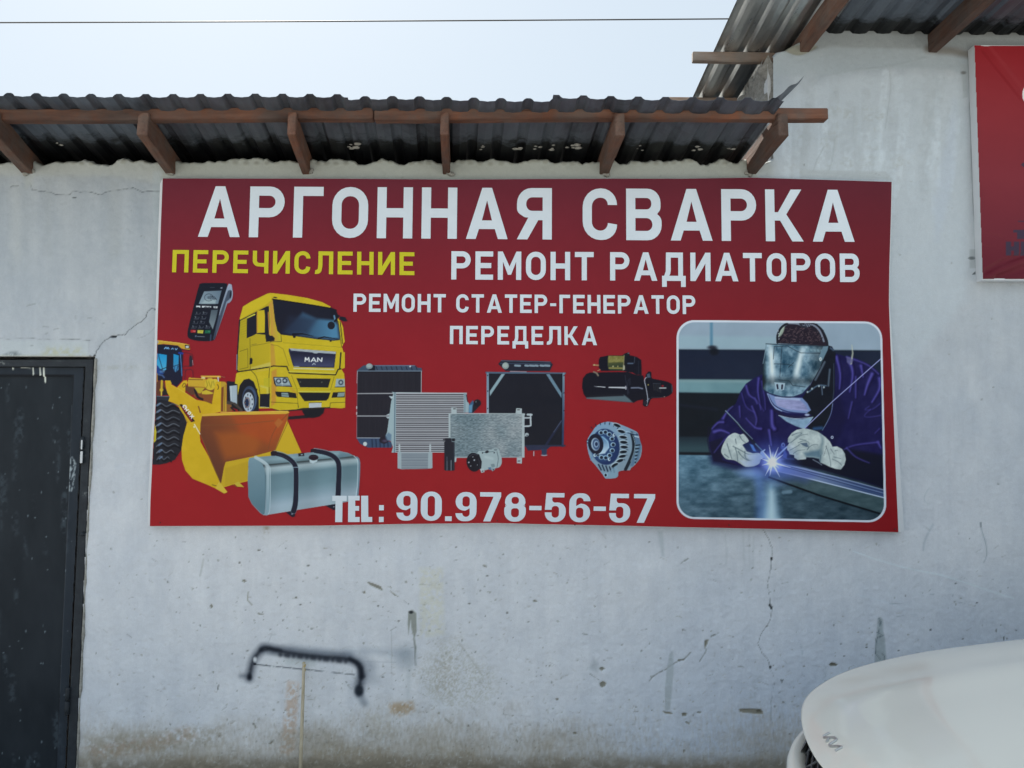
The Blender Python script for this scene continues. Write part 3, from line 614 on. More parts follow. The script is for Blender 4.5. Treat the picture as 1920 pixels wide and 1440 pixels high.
    cv.poly([(1163, 755), (1222, 890), (1284, 1030), (1180, 1040), (1060, 1008)], (184, 154, 36)); cv.line([(1166, 705), (1166, 780), (1062, 1010)], 5, (120, 84, 36))
    cv.poly([(644, 1108), (860, 1064), (1060, 1010), (1284, 1032), (1100, 1180), (840, 1268), (700, 1300), (630, 1322), (604, 1296), (630, 1150)], (180, 150, 36)); cv.poly([(640, 1160), (840, 1100), (840, 1260), (640, 1310)], (172, 142, 34), soft=3)
    cv.poly([(318, 778), (372, 776), (424, 870), (432, 940), (500, 1060), (560, 1200), (604, 1292), (655, 1362), (640, 1372), (556, 1330), (490, 1300), (366, 1250), (305, 1180), (275, 1090), (272, 990), (286, 890)], grained((188, 156, 32), 6, 20, seed=9))
    cv.line([(380, 790), (428, 872)], 8, (206, 206, 170)); cv.line([(432, 880), (602, 1290)], 5, (110, 84, 36)); cv.ell(378, 812, 6, 8, (205, 205, 180))
    cv.line([(530, 1300), (600, 1320)], 7, (100, 84, 30)); cv.poly([(556, 1330), (590, 1272), (660, 1362), (630, 1374)], (192, 166, 56)); cv.poly([(714, 1290), (750, 1272), (800, 1320), (742, 1316)], (178, 158, 52)); cv.line([(700, 1300), (745, 1318)], 5, (96, 80, 30))
    # plate with the letters on the arm
    cv.poly([(254, 622), (276, 620), (386, 764), (352, 772), (300, 700)], (26, 22, 30)); cv.poly([(262, 630), (290, 650), (366, 762), (352, 768)], (120, 34, 34))
    def lt(cx, cy, pts):                     # the letters run down the arm, upright side turned outwards
        ax, ay = 0.60, 0.80; cv.line([(cx + p[0] * ax + p[1] * ay, cy + p[0] * ay - p[1] * ax) for p in pts], 8, (214, 218, 216))
    lt(289, 636, [(16, 12), (10, 16), (0, 10), (-4, 0), (2, -8), (12, -6)]); lt(312, 664, [(-12, 13), (-10, -10), (0, 4), (10, -10), (12, 13)]); lt(336, 694, [(-9, 10), (9, 12), (12, -8), (-6, -10), (-9, 10)]); lt(358, 724, [(-10, 12), (12, -12)]); lt(358, 724, [(10, 14), (-10, -12)])
    # ---- fuel tank
    cv.id = 4; cv.tf(450, 820, 7.68)
    ox, oy = 450, 820
    def tankc(X, Y):
        x = (X - ox) * 7.68; y = (Y - oy) * 7.68
        top = 395 - .096 * (x - 410); bot = 1112 - .173 * (x - 400); v = (y - top) / (bot - top)
        ks = np.array([-.25, -.10, -.02, .0, .03, .07, .13, .22, .5, .7, .85, 1.0])
        cs = np.array([(104, 128, 140), (122, 146, 155), (96, 118, 126), (48, 56, 58), (96, 110, 116), (150, 166, 172), (136, 156, 163), (92, 118, 128), (98, 124, 134), (120, 142, 154), (142, 160, 172), (140, 158, 168)], float)
        c = np.stack([np.interp(v, ks, cs[:, k]) for k in range(3)], -1)
        return c * (1 + 0.05 * np.sin(x / 95.0 + 1))[..., None]
    cv.poly([(660, 1078), (800, 1050), (792, 1140), (750, 1152)], (28, 26, 40)); cv.poly([(1230, 985), (1385, 925), (1385, 1040), (1345, 1048)], (28, 26, 40)); cv.ell(752, 1104, 14, 8, (130, 135, 150)); cv.ell(784, 1078, 7, 12, (150, 155, 170)); cv.ell(1352, 1000, 10, 7, (140, 145, 155))
    tank = [(140, 296), (240, 284), (800, 236), (1100, 210), (1300, 198), (1430, 196), (1560, 225), (1660, 272), (1715, 310), (1732, 370), (1726, 560), (1700, 830), (1690, 900), (1400, 955), (830, 1046), (400, 1116), (340, 1122), (290, 1090), (170, 960), (122, 860), (112, 620), (122, 340)]
    cv.poly(tank, tankc)
    cv.poly([(135, 300), (190, 290), (260, 330), (330, 400), (352, 470), (364, 560), (362, 1000), (350, 1110), (320, 1112), (175, 960), (124, 860), (114, 620), (124, 340)], lg(cv, (200, 320), (110, 136, 148), (260, 1000), (84, 112, 124)), soft=1.6)
    cv.line([(225, 288), (330, 350), (395, 420), (402, 520), (398, 1000), (380, 1105)], 46, lg(cv, (400, 420), (168, 184, 190), (400, 1000), (120, 146, 158)), soft=2.5, sm=4, a=.85)
    cv.line([(240, 286), (350, 345), (425, 420), (437, 520), (432, 1000), (405, 1110)], 8, (165, 186, 194), sm=4); cv.line([(340, 420), (362, 520), (362, 1000), (345, 1100)], 6, (62, 84, 96), sm=3, a=.8)
    cv.line([(1640, 268), (1690, 320), (1698, 420), (1690, 700), (1668, 850)], 9, (176, 196, 204), sm=4); cv.line([(1680, 285), (1716, 340), (1716, 560), (1695, 860)], 22, (96, 118, 134), sm=4, soft=2)
    cv.poly([(1440, 215), (1560, 235), (1600, 262), (1420, 300)], (90, 116, 130), soft=6, a=.7)
    for st in ([(500, 232), (620, 262), (720, 320), (790, 400), (808, 520), (806, 800), (796, 960), (772, 1060)], [(1080, 196), (1220, 222), (1330, 265), (1405, 340), (1426, 450), (1420, 650), (1412, 850)]):
        cv.line(st, 84, (120, 146, 156), sm=4, a=.8); cv.line(st, (60, 76), (28, 29, 44), sm=4)
    cv.line([(764, 434), (836, 430)], 9, (130, 150, 165)); cv.line([(540, 245), (680, 300), (770, 380)], 8, (56, 54, 72), sm=3, a=.8)
    cv.poly([(440, 215), (470, 194), (520, 196), (546, 222), (540, 255), (500, 268), (448, 266)], (34, 26, 36)); cv.poly([(1016, 175), (1050, 162), (1095, 172), (1104, 195), (1085, 212), (1015, 220)], (34, 26, 36)); cv.poly([(836, 232), (922, 222), (928, 268), (842, 276)], (40, 36, 44)); cv.ell(890, 250, 14, 9, (130, 150, 160))
    cv.poly([(1000, 318), (1115, 318), (1112, 348), (1050, 378), (1006, 360)], (168, 184, 190)); cv.ell(1059, 290, 70, 42, (34, 24, 34)); cv.line([(1000, 278), (1118, 276)], 10, (54, 42, 52), a=.7)
    # ---- card terminal
    cv.id = 5; cv.tf(280, 520, 7.2)
    cv.poly([(1060, 110), (1085, 92), (1112, 102), (1118, 145), (1128, 220), (1115, 300), (1080, 345), (1055, 352), (1030, 420), (900, 800), (870, 835), (850, 700), (960, 380)], lg(cv, (1080, 100), (138, 152, 172), (900, 780), (74, 86, 102)), sm=3)
    cv.poly([(1060, 180), (1095, 170), (1112, 190), (1080, 300), (1040, 330), (930, 700), (900, 760), (960, 480)], (62, 72, 88), soft=2); cv.ell(1098, 235, 13, 52, (28, 32, 42), rot=8); cv.line([(1045, 120), (960, 440), (870, 800)], 7, (150, 162, 178), soft=1.5)
    cv.poly([(712, 78), (1010, 78), (1050, 95), (1045, 150), (955, 440), (905, 700), (890, 820), (850, 856), (760, 864), (640, 856), (550, 832), (515, 790), (522, 700), (570, 500), (630, 260), (670, 120)], (22, 25, 36), sm=2)
    cv.line([(870, 830), (900, 700), (945, 520)], 18, (60, 70, 88), soft=2.4)
    cv.poly([(740, 190), (975, 178), (928, 358), (668, 356)], lg(cv, (700, 340), (120, 138, 150), (960, 190), (88, 106, 122)), soft=1.3); cv.poly([(760, 300), (900, 300), (890, 356), (700, 356)], (140, 158, 165), soft=5)
    cv.line([(803 + 58 * math.cos(a / 9), 272 + 48 * math.sin(a / 9)) for a in range(6, 56)], 6, (24, 30, 40)); 
    for k in range(5): cv.line([(786 + 11 * k, 262 - k * 4), (789 + 11 * k, 272), (786 + 11 * k, 284 + k * 4)], 5, (24, 30, 40))
    cv.line([(840, 255), (905, 300)], 9, (34, 40, 52)); cv.line([(840, 275), (880, 305)], 7, (34, 40, 52)); cv.line([(850, 250), (880, 262), (903, 292)], 6, (34, 40, 52))
    cv.line([(820, 138), (880, 138)], 5, (70, 80, 96)); cv.poly([(955, 145), (985, 130), (985, 155)], (120, 132, 148))
    for q in ([(632, 382), (686, 384), (688, 410), (632, 402)], [(708, 386), (835, 390), (834, 410), (712, 408)], [(862, 390), (922, 392), (918, 418), (872, 414)]): cv.poly(q, (190, 198, 204))
    cv.ell(660, 408, 17, 8, (22, 25, 36)); cv.line([(735, 410), (760, 398), (790, 410), (810, 400), (830, 412)], 8, (22, 25, 36)); cv.poly([(878, 398), (908, 398), (905, 408), (880, 408)], (30, 34, 46))
    cv.poly([(836, 440), (926, 438), (900, 560), (856, 702), (806, 600)], lg(cv, (900, 450), (70, 82, 92), (850, 680), (110, 124, 132)), soft=1.4)
    for r_ in range(4):
        for c_ in range(2 if r_ < 3 else 3):
            x = 625 + c_ * 92 - r_ * 17; y = 470 + r_ * 62; cv.line([(x - 5, y + 28), (x + 55, y + 30), (x + 64, y + 4)], 5, (120, 130, 146), a=.8)
            cv.line([(x + 12, y - 4), (x + 18, y + 18)], 6, (150, 160, 172), a=.8)
            if (r_ + c_) % 2: cv.line([(x + 26, y + 4), (x + 50, y + 6)], 5, (110, 120, 134), a=.7); cv.line([(x + 6, y), (x + 20, y - 4), (x + 18, y + 8)], 4, (150, 160, 172), a=.8)
    for q, c_ in (([(556, 708), (630, 712), (624, 748), (560, 744)], (150, 36, 40)), ([(652, 712), (730, 714), (724, 758), (648, 752)], (176, 170, 66)), ([(752, 714), (828, 712), (822, 756), (748, 756)], (28, 88, 66))): cv.poly(q, c_, soft=1.2)
    cv.line([(590, 724), (618, 726)], 6, (200, 150, 150)); cv.line([(684, 730), (708, 732)], 5, (90, 88, 40)); cv.line([(796, 730), (812, 732)], 5, (140, 180, 160))
    cv.line([(650, 798), (745, 802)], 9, (112, 122, 138), a=.8); cv.ell(628, 794, 12, 12, (80, 90, 110)); cv.line([(830, 780), (825, 850)], 14, (70, 90, 120), soft=3)
    return cv

def art_parts():
    cv = Canvas(np.arange(664, 1264, 1.0), np.arange(656, 904, 1.0), red)
    cv.tf(650, 660, 6)
    def ribs(x0, x1, y0, y1, per, light, dark, ph=0, duty=.5):
        def f(X, Y):
            y = (Y - 660) * 6; s_ = 0.5 + 0.5 * np.sin((y - y0 + ph) / per * 2 * math.pi); s_ = np.clip((s_ - .5) * 1.6 + duty, 0, 1)[..., None]
            return np.array(dark, float) * (1 - s_) + np.array(light, float) * s_
        return f
    # radiator with two cross bars
    cv.id = 2
    cv.poly([(118, 205), (150, 180), (190, 150), (300, 148), (770, 150), (800, 175), (845, 180), (848, 222), (118, 222)], (58, 72, 92)); 
    for k in range(9): cv.line([(330 + k * 56, 160), (345 + k * 56, 200)], 9, (30, 34, 46)); 
    cv.line([(310, 154), (760, 154)], 8, (92, 112, 134)); cv.line([(118, 214), (846, 214)], 8, (104, 118, 132)); cv.poly([(295, 152), (320, 152), (320, 208), (240, 208)], (26, 28, 38)); cv.ell(715, 162, 10, 9, (180, 190, 196))
    cv.poly([(122, 220), (840, 222), (838, 970), (116, 970)], grained((35, 34, 42), 4, 2, 40, seed=3)); cv.line([(122, 222), (842, 224)], 7, (14, 14, 24))
    cv.line([(119, 220), (116, 350)], 7, (150, 160, 168)); cv.line([(118, 350), (114, 970)], 5, (110, 122, 136)); cv.line([(840, 220), (838, 460)], 7, (160, 166, 172)); cv.line([(118, 468), (520, 466)], 11, (150, 152, 158)); cv.line([(118, 720), (500, 720)], 10, (166, 170, 176))
    for y in (625, 690): cv.line([(112, y - 12), (112, y + 12)], 8, (190, 195, 200))
    cv.ell(255, 160, 38, 31, (120, 134, 138)); cv.ell(252, 154, 28, 20, (142, 156, 158))
    cv.poly([(108, 966), (400, 966), (512, 1020), (508, 1076), (240, 1076), (150, 1032)], (54, 70, 96))
    for k in range(5): cv.line([(285 + k * 44, 985), (290 + k * 44, 1070)], 14, (34, 44, 66), soft=1.5)
    cv.line([(120, 966), (380, 968)], 7, (150, 158, 168)); cv.ell(207, 1034, 22, 23, (180, 190, 192)); cv.ell(420, 990, 52, 42, (34, 30, 40)); cv.ell(430, 1000, 28, 14, (70, 62, 84), soft=4); cv.ell(470, 950, 34, 44, (70, 90, 112), soft=3)
    # big radiator with corner braces
    cv.id = 3
    cv.poly([(1704, 135), (1745, 90), (1900, 92), (2290, 105), (2320, 140), (2285, 215), (1790, 215)], (32, 34, 46)); cv.line([(1740, 98), (2290, 112)], 9, (70, 80, 98)); cv.line([(1730, 128), (2300, 134)], 7, (60, 72, 96))
    for x0, x1 in ((1895, 1950), (2010, 2040), (2060, 2110), (2125, 2150), (2180, 2215), (2230, 2280)): cv.line([(x0, 152), (x1, 155)], 22, (120, 138, 152), soft=1.4)
    cv.poly([(1564, 222), (2466, 230), (2466, 248), (1564, 242)], (72, 92, 112)); cv.line([(1840, 218), (2020, 224)], 9, (140, 160, 170), a=.8)
    cv.poly([(1590, 242), (2440, 246), (2432, 1056), (1600, 1050)], grained((27, 28, 37), 3, 30, seed=5))
    cv.line([(1586, 245), (1586, 690)], 26, lg(cv, (1586, 245), (104, 130, 150), (1586, 690), (136, 150, 164))); cv.line([(2441, 245), (2438, 700), (2430, 1060)], 24, lg(cv, (2440, 245), (110, 134, 150), (2440, 900), (44, 56, 84))); cv.line([(2420, 245), (2412, 1050)], 6, (12, 14, 26))
    for y in (262, 440, 635): cv.ell(1587, y, 5, 8, (20, 24, 34))
    for y in (265, 460, 660): cv.ell(2444, y, 5, 8, (20, 24, 34))
    cv.poly([(1742, 246), (1782, 246), (1612, 496), (1610, 440)], (122, 146, 156)); cv.poly([(2244, 250), (2284, 250), (2418, 462), (2418, 520)], (96, 122, 140)); cv.line([(1762, 248), (1612, 465)], 5, (150, 172, 180)); cv.line([(2416, 780), (2240, 1050)], 26, (34, 38, 58)); cv.line([(2416, 775), (2330, 900)], 5, (90, 100, 120), soft=1.2)
    cv.line([(2000, 1054), (2455, 1054)], 18, (40, 46, 66)); cv.poly([(2010, 1060), (2300, 1060), (2250, 1100), (2040, 1110)], (42, 46, 68)); cv.poly([(2190, 1090), (2254, 1090), (2250, 1150), (2194, 1150)], (44, 54, 78)); cv.ell(2222, 1160, 36, 10, (150, 160, 172)); cv.ell(2222, 1156, 30, 6, (60, 70, 92)); cv.line([(2106, 1120), (2105, 1166)], 10, (170, 176, 184))
    cv.ell(1787, 155, 38, 38, (124, 138, 138)); cv.ell(1784, 150, 28, 26, (146, 158, 156))
    # charge air cooler
    cv.id = 4
    cv.poly([(1370, 600), (1420, 540), (1450, 620), (1430, 682), (1375, 684)], (54, 84, 116), soft=2.5); cv.line([(1395, 660), (1440, 620), (1475, 575)], 66, (34, 34, 42), sm=3); cv.ell(1470, 575, 42, 42, (30, 28, 36)); cv.ell(1455, 560, 6, 10, (90, 96, 104)); cv.poly([(1375, 600), (1418, 590), (1410, 684), (1370, 684)], (86, 130, 160), soft=3)
    cv.poly([(545, 455), (1325, 462), (1325, 1132), (545, 1132)], ribs(0, 0, 462, 0, 20.6, (166, 170, 176), (38, 34, 42), duty=.55))
    cv.line([(545, 458), (1350, 464)], 9, (170, 180, 186))
    cv.poly([(508, 448), (556, 455), (552, 1132), (505, 1132), (520, 1070), (500, 1010), (442, 940), (455, 900), (480, 720), (500, 560), (524, 470)], (142, 162, 168)); cv.line([(543, 460), (536, 1128)], 12, (88, 108, 122)); cv.poly([(445, 935), (470, 905), (505, 930), (500, 1005), (460, 990)], (96, 120, 140), soft=3)
    cv.poly([(1316, 462), (1352, 470), (1350, 540), (1376, 580), (1372, 684), (1316, 684)], (138, 158, 166)); cv.line([(1330, 468), (1330, 680)], 7, (92, 112, 124)); cv.line([(1345, 480), (1360, 560)], 8, (30, 34, 48))
    cv.poly([(474, 496), (530, 500), (505, 528)], (170, 182, 188)); cv.poly([(440, 712), (480, 692), (482, 712)], (170, 182, 188)); cv.poly([(442, 730), (484, 728), (468, 752)], (165, 178, 184))
    # condenser
    cv.id = 5; LT = (158, 170, 174)
    cv.poly([(1146, 688), (2000, 690), (2000, 1188), (1240, 1190), (1146, 1180)], LT)
    def cond(X, Y):
        x = (X - 650) * 6; y = (Y - 660) * 6; s_ = 0.5 + 0.5 * np.sin(y / 16.5 * 2 * math.pi)
        c = np.array((142, 154, 160.)) + (fbm(X, Y, 40, 60, 11, 2) - .5)[..., None] * np.array((70, 54, 48.)) + (vn(X, Y, 3.0, 1.0, 5) - .5)[..., None] * 44
        return np.clip(c - (1 - s_)[..., None] * 46, 20, 200)
    cv.poly([(1168, 698), (1974, 702), (1970, 1182), (1222, 1182), (1168, 1178)], cond)
    for q in ([(1176, 622), (1236, 624), (1238, 690), (1176, 690)], [(1908, 632), (1970, 636), (1970, 694), (1900, 690)], [(1914, 1186), (1974, 1188), (1970, 1256), (1914, 1250)], [(1206, 1185), (1238, 1185), (1230, 1238), (1208, 1236)]): cv.poly(q, LT)
    for x, y in ((1212, 640), (1932, 650), (1938, 1226)): cv.line([(x - 10, y), (x + 12, y)], 9, (44, 34, 42))
    cv.line([(1985, 700), (2000, 702)], 16, LT); cv.line([(1988, 742), (2068, 740), (2072, 826), (2050, 834), (1990, 836)], 17, (166, 176, 182)); cv.line([(2036, 704), (2080, 706)], 22, (160, 172, 178)); cv.line([(2068, 700), (2070, 745)], 15, (166, 176, 182)); cv.ell(2026, 930, 22, 20, (150, 162, 168)); cv.ell(2030, 938, 7, 7, (40, 44, 58)); cv.line([(1990, 944), (2010, 944)], 9, LT)
    # small oil cooler
    cv.id = 6
    for x in (594, 940): cv.line([(x, 1042), (x, 1150)], 19, (156, 166, 170)); cv.line([(x - 4, 1046), (x - 4, 1140)], 5, (186, 194, 198))
    cv.poly([(572, 1130), (600, 1112), (622, 1130), (920, 1130), (940, 1112), (964, 1130), (966, 1306), (940, 1312), (620, 1320), (572, 1308)], (146, 160, 166)); cv.poly([(616, 1134), (918, 1134), (914, 1314), (616, 1314)], ribs(0, 0, 1134, 0, 15, (146, 156, 164), (88, 98, 108), duty=.5))
    # receiver drier
    cv.id = 7
    cv.poly([(1108, 975), (1160, 966), (1180, 976), (1182, 1008), (1214, 1016), (1216, 1328), (1200, 1336), (1112, 1336), (1098, 1325), (1098, 1010), (1112, 1000)], (34, 35, 44)); cv.poly([(1182, 975), (1212, 972), (1224, 988), (1212, 1004), (1184, 1000)], (28, 28, 36)); cv.line([(1092, 990), (1120, 990)], 22, (36, 36, 44)); cv.line([(1128, 1180), (1130, 1330)], 9, (70, 76, 88)); cv.line([(1174, 1220), (1174, 1330)], 6, (150, 158, 168)); cv.line([(1130, 1230), (1130, 1325)], 4, (120, 126, 138)); cv.line([(1205, 1030), (1206, 1320)], 8, (48, 50, 62))
    # compressor
    cv.id = 8
    cv.poly([(1470, 1130), (1520, 1116), (1640, 1096), (1660, 1080), (1710, 1092), (1720, 1130), (1740, 1180), (1746, 1240), (1725, 1290), (1680, 1308), (1600, 1318), (1560, 1330), (1500, 1320)], (148, 164, 168), sm=2)
    cv.line([(1690, 1120), (1706, 1200), (1690, 1300)], 7, (84, 96, 104), sm=3); cv.line([(1540, 1130), (1650, 1120)], 8, (90, 104, 112)); cv.ell(1578, 1124, 22, 14, (36, 36, 44), rot=-15); cv.ell(1528, 1135, 8, 9, (44, 46, 54)); cv.ell(1660, 1132, 8, 9, (50, 54, 62)); cv.ell(1675, 1100, 20, 12, (110, 122, 128)); cv.poly([(1620, 1262), (1660, 1256), (1672, 1290), (1630, 1296)], (112, 128, 134)); cv.line([(1560, 1180), (1640, 1200)], 26, (170, 184, 186), soft=5, a=.7)
    cv.poly([(1500, 1318), (1540, 1310), (1552, 1350), (1515, 1360)], (160, 172, 176)); cv.ell(1530, 1340, 8, 7, (50, 54, 60)); cv.poly([(1610, 1300), (1650, 1296), (1672, 1322), (1640, 1342)], (130, 146, 154)); cv.ell(1652, 1324, 8, 7, (44, 50, 60)); cv.poly([(1590, 1300), (1620, 1296), (1625, 1330), (1600, 1325)], (74, 104, 132), soft=2)
    cv.ell(1430, 1240, 82, 106, (26, 25, 33), rot=-8); cv.poly([(1430, 1140), (1490, 1150), (1520, 1230), (1515, 1310), (1440, 1345)], (28, 27, 35)); 
    for x, y, r_ in ((1436, 1216, 9), (1374, 1242, 8), (1396, 1282, 5), (1470, 1270, 4), (1420, 1180, 5)): cv.ell(x, y, r_, r_, (160, 168, 178))
    cv.line([(1380, 1180), (1420, 1150), (1470, 1160)], 7, (62, 64, 76), soft=2, sm=3); cv.line([(1480, 1200), (1500, 1260), (1496, 1310)], 5, (60, 62, 74), sm=3, soft=1.5)
    # ---- starter motor
    cv.id = 9; cv.tf(1080, 650, 5.54); BK = (19, 19, 30)
    cv.poly([(725, 290), (780, 262), (785, 320), (810, 335), (905, 352), (985, 380), (1003, 420), (998, 485), (920, 528), (800, 535), (770, 560), (745, 618), (700, 615), (695, 560)], BK, sm=2)
    cv.poly([(150, 268), (540, 262), (620, 292), (700, 300), (722, 420), (712, 548), (640, 560), (600, 582), (550, 578), (110, 538), (78, 490), (62, 420), (70, 330), (110, 280)], BK)
    cv.poly([(105, 528), (500, 500), (550, 540), (590, 580), (540, 576), (112, 542)], (86, 104, 112), soft=3, a=.9); cv.poly([(150, 505), (480, 490), (500, 512), (130, 525)], (24, 24, 34), soft=2.5)
    cv.poly([(250, 108), (340, 90), (480, 92), (505, 72), (545, 58), (562, 90), (630, 105), (680, 140), (682, 296), (620, 290), (590, 270), (510, 258), (480, 250), (262, 252), (236, 215), (236, 140)], BK)
    cv.poly([(336, 94), (500, 96), (492, 250), (348, 244), (330, 200), (330, 130)], lg(cv, (340, 110), (98, 96, 52), (360, 235), (40, 52, 40)))
    cv.poly([(340, 98), (498, 98), (496, 160), (336, 165)], grained((116, 112, 62), 26, 4, seed=6), soft=2); cv.line([(345, 222), (480, 224)], 16, (128, 122, 70), soft=2.4); cv.ell(385, 205, 9, 8, (150, 150, 110)); cv.ell(434, 205, 7, 7, (140, 136, 90)); cv.line([(500, 90), (492, 240)], 10, (120, 116, 82), soft=1.6); cv.poly([(490, 190), (512, 200), (510, 240), (486, 242)], (150, 150, 130), soft=2)
    cv.poly([(506, 72), (545, 60), (560, 90), (530, 110), (522, 240), (508, 240)], (20, 22, 28)); cv.ell(545, 68, 10, 7, (70, 84, 98)); cv.line([(540, 174), (590, 174)], 14, (74, 88, 108), soft=2); cv.line([(610, 110), (606, 170)], 6, (70, 80, 96), soft=1.6); cv.line([(650, 150), (650, 280)], 5, (50, 56, 70), soft=2)
    cv.line([(182, 190), (232, 194)], 14, (150, 120, 84), soft=1.8); cv.ell(190, 190, 9, 8, (170, 150, 110)); cv.line([(185, 262), (215, 275), (230, 300)], 16, (120, 110, 96), soft=2.4); cv.line([(225, 250), (248, 240)], 7, (160, 150, 110))
    cv.line([(190, 412), (320, 422), (520, 427)], (4, 15), (178, 182, 190)); cv.ell(322, 421, 16, 13, (20, 18, 30)); cv.line([(515, 412), (518, 440)], 12, (150, 150, 160)); cv.line([(575, 428), (650, 426), (690, 436)], 14, (104, 112, 132), soft=2.2)
    for q in ([(545, 340), (535, 420), (550, 480)], [(510, 300), (540, 500)], [(560, 330), (560, 400)]): cv.line(q, 6, (52, 56, 70), soft=1.8, sm=3)
    cv.line([(730, 320), (712, 350), (728, 430), (745, 540), (735, 610)], 8, (150, 156, 170), sm=4); cv.poly([(735, 285), (765, 278), (775, 320), (740, 325)], (64, 76, 92), soft=2); cv.ell(722, 585, 20, 24, (34, 32, 42)); cv.line([(735, 560), (760, 540)], 8, (110, 118, 136))
    for k in range(5): cv.line([(805 + k * 17, 385), (812 + k * 17, 450 + 6 * k)], 6, (46, 52, 58) if k % 2 else (60, 60, 60), soft=1.6)
    cv.line([(870, 430), (932, 430)], 13, (150, 156, 160)); cv.ell(900, 408, 14, 10, (120, 26, 34)); cv.line([(800, 382), (880, 384)], 5, (54, 62, 74)); cv.line([(995, 400), (1000, 470)], 6, (80, 84, 96)); cv.line([(780, 525), (900, 525)], 5, (56, 60, 70)); cv.ell(750, 396, 6, 8, (140, 130, 80)); cv.ell(918, 520, 7, 4, (170, 140, 130))
    # ---- alternator
    cv.id = 10
    cv.poly([(215, 820), (290, 785), (370, 782), (480, 815), (600, 868), (645, 900), (665, 980), (686, 1040), (680, 1110), (660, 1170), (600, 1240), (572, 1260), (560, 1285), (500, 1285), (440, 1300), (438, 1340), (410, 1366), (310, 1370), (290, 1345), (200, 1230), (160, 1185), (130, 1110), (112, 1000), (125, 950), (170, 880)], lg(cv, (250, 800), (118, 150, 178), (600, 1250), (120, 138, 150)), sm=2)
    cv.poly([(560, 870), (640, 900), (668, 985), (680, 1050), (650, 1170), (590, 1245), (560, 1240), (610, 1100), (600, 960)], (84, 110, 136), soft=4)
    for k in range(22):
        a = -2.2 + k * .21
        if k < 14: cv.ell(400 + 250 * math.cos(a) * .92 - 100, 1045 + 250 * math.sin(a), 5, 13, (26, 34, 52), rot=math.degrees(a) + 90, soft=1.5)
    for k, (x, y, ro) in enumerate(((425, 815, 20), (470, 878, 15), (488, 938, 8), (494, 990, 5), (498, 1040, 3), (490, 1090, -5), (480, 1136, -12), (455, 1182, -20), (400, 1228, -30))):
        cv.ell(x, y, 46, 21, (176, 196, 208), rot=ro, soft=1.4); cv.ell(x + 2, y + 3, 39, 16, (16, 24, 34), rot=ro, soft=1.5)
    cv.line([(578, 900), (598, 990), (596, 1080), (560, 1180), (515, 1275)], 34, (26, 34, 44), sm=4, soft=2); cv.line([(590, 920), (612, 1000), (605, 1090), (570, 1190)], 5, (150, 176, 190), sm=4)
    for k in range(6): cv.line([(618 + 6 * (k < 3), 1025 + k * 36), (662 - k * 9, 1020 + k * 36)], 13, (24, 34, 40), soft=1.8); cv.line([(612, 1042 + k * 36), (650 - k * 8, 1040 + k * 36)], 7, (150, 178, 190), soft=1.6)
    cv.line([(540, 895), (640, 915)], 12, (40, 60, 84), soft=2); cv.line([(520, 880), (620, 905)], 6, (180, 206, 220), soft=1.6); cv.line([(610, 930), (650, 940)], 10, (190, 210, 220), soft=2)
    cv.ell(305, 1040, 148, 188, (30, 48, 88), rot=-6, soft=2); cv.ell(270, 1045, 120, 150, (48, 76, 116), rot=-6, soft=6, a=.6)
    for k in range(11):
        a = -1.9 + k * .47; x, y = 290 + 95 * math.cos(a), 1020 + 135 * math.sin(a)
        cv.ell(x, y, 26, 23, (150, 184, 206), soft=1.6); cv.ell(x + 2, y + 2, 18, 17, (26, 34, 52), soft=1.5)
    cv.poly([(200, 925), (290, 930), (335, 980), (345, 1050), (300, 1110), (220, 1120)], lg(cv, (250, 940), (70, 110, 150), (290, 1110), (178, 200, 214)), soft=3); cv.line([(270, 935), (330, 990), (338, 1050)], 8, (150, 190, 214), soft=2, sm=3)
    cv.ell(205, 1012, 80, 106, (26, 29, 46), rot=-6); cv.ell(202, 1014, 44, 66, (150, 172, 190), rot=-6, soft=1.6); cv.ell(208, 1014, 36, 58, (62, 82, 116), rot=-6, soft=1.6); cv.ell(210, 1012, 24, 34, (140, 166, 190), soft=1.6); cv.ell(212, 1012, 16, 22, (34, 46, 76), soft=1.6); cv.line([(150, 1180), (180, 1120)], 8, (90, 130, 170), soft=2)
    for x, y in ((394, 918), (345, 1170), (196, 1128)): cv.ell(x, y, 14, 17, (186, 208, 220), soft=1.5); cv.ell(x + 4, y - 2, 7, 9, (34, 54, 92), soft=1.3)
    for k in range(5): cv.line([(235 + k * 38, 1225 + k * 8), (262 + k * 34, 1280 + k * 6)], 15, (26, 40, 60), soft=2); 
    cv.poly([(260, 1290), (330, 1310), (420, 1230), (440, 1300), (435, 1345), (400, 1366), (310, 1370), (285, 1340)], (120, 150, 170), soft=3, a=.8); cv.ell(308, 1334, 22, 22, (150, 178, 194)); cv.ell(308, 1334, 13, 15, (22, 28, 40)); cv.ell(122, 985, 12, 22, (40, 56, 80)); cv.ell(120, 985, 5, 9, (150, 180, 200))
    return cv

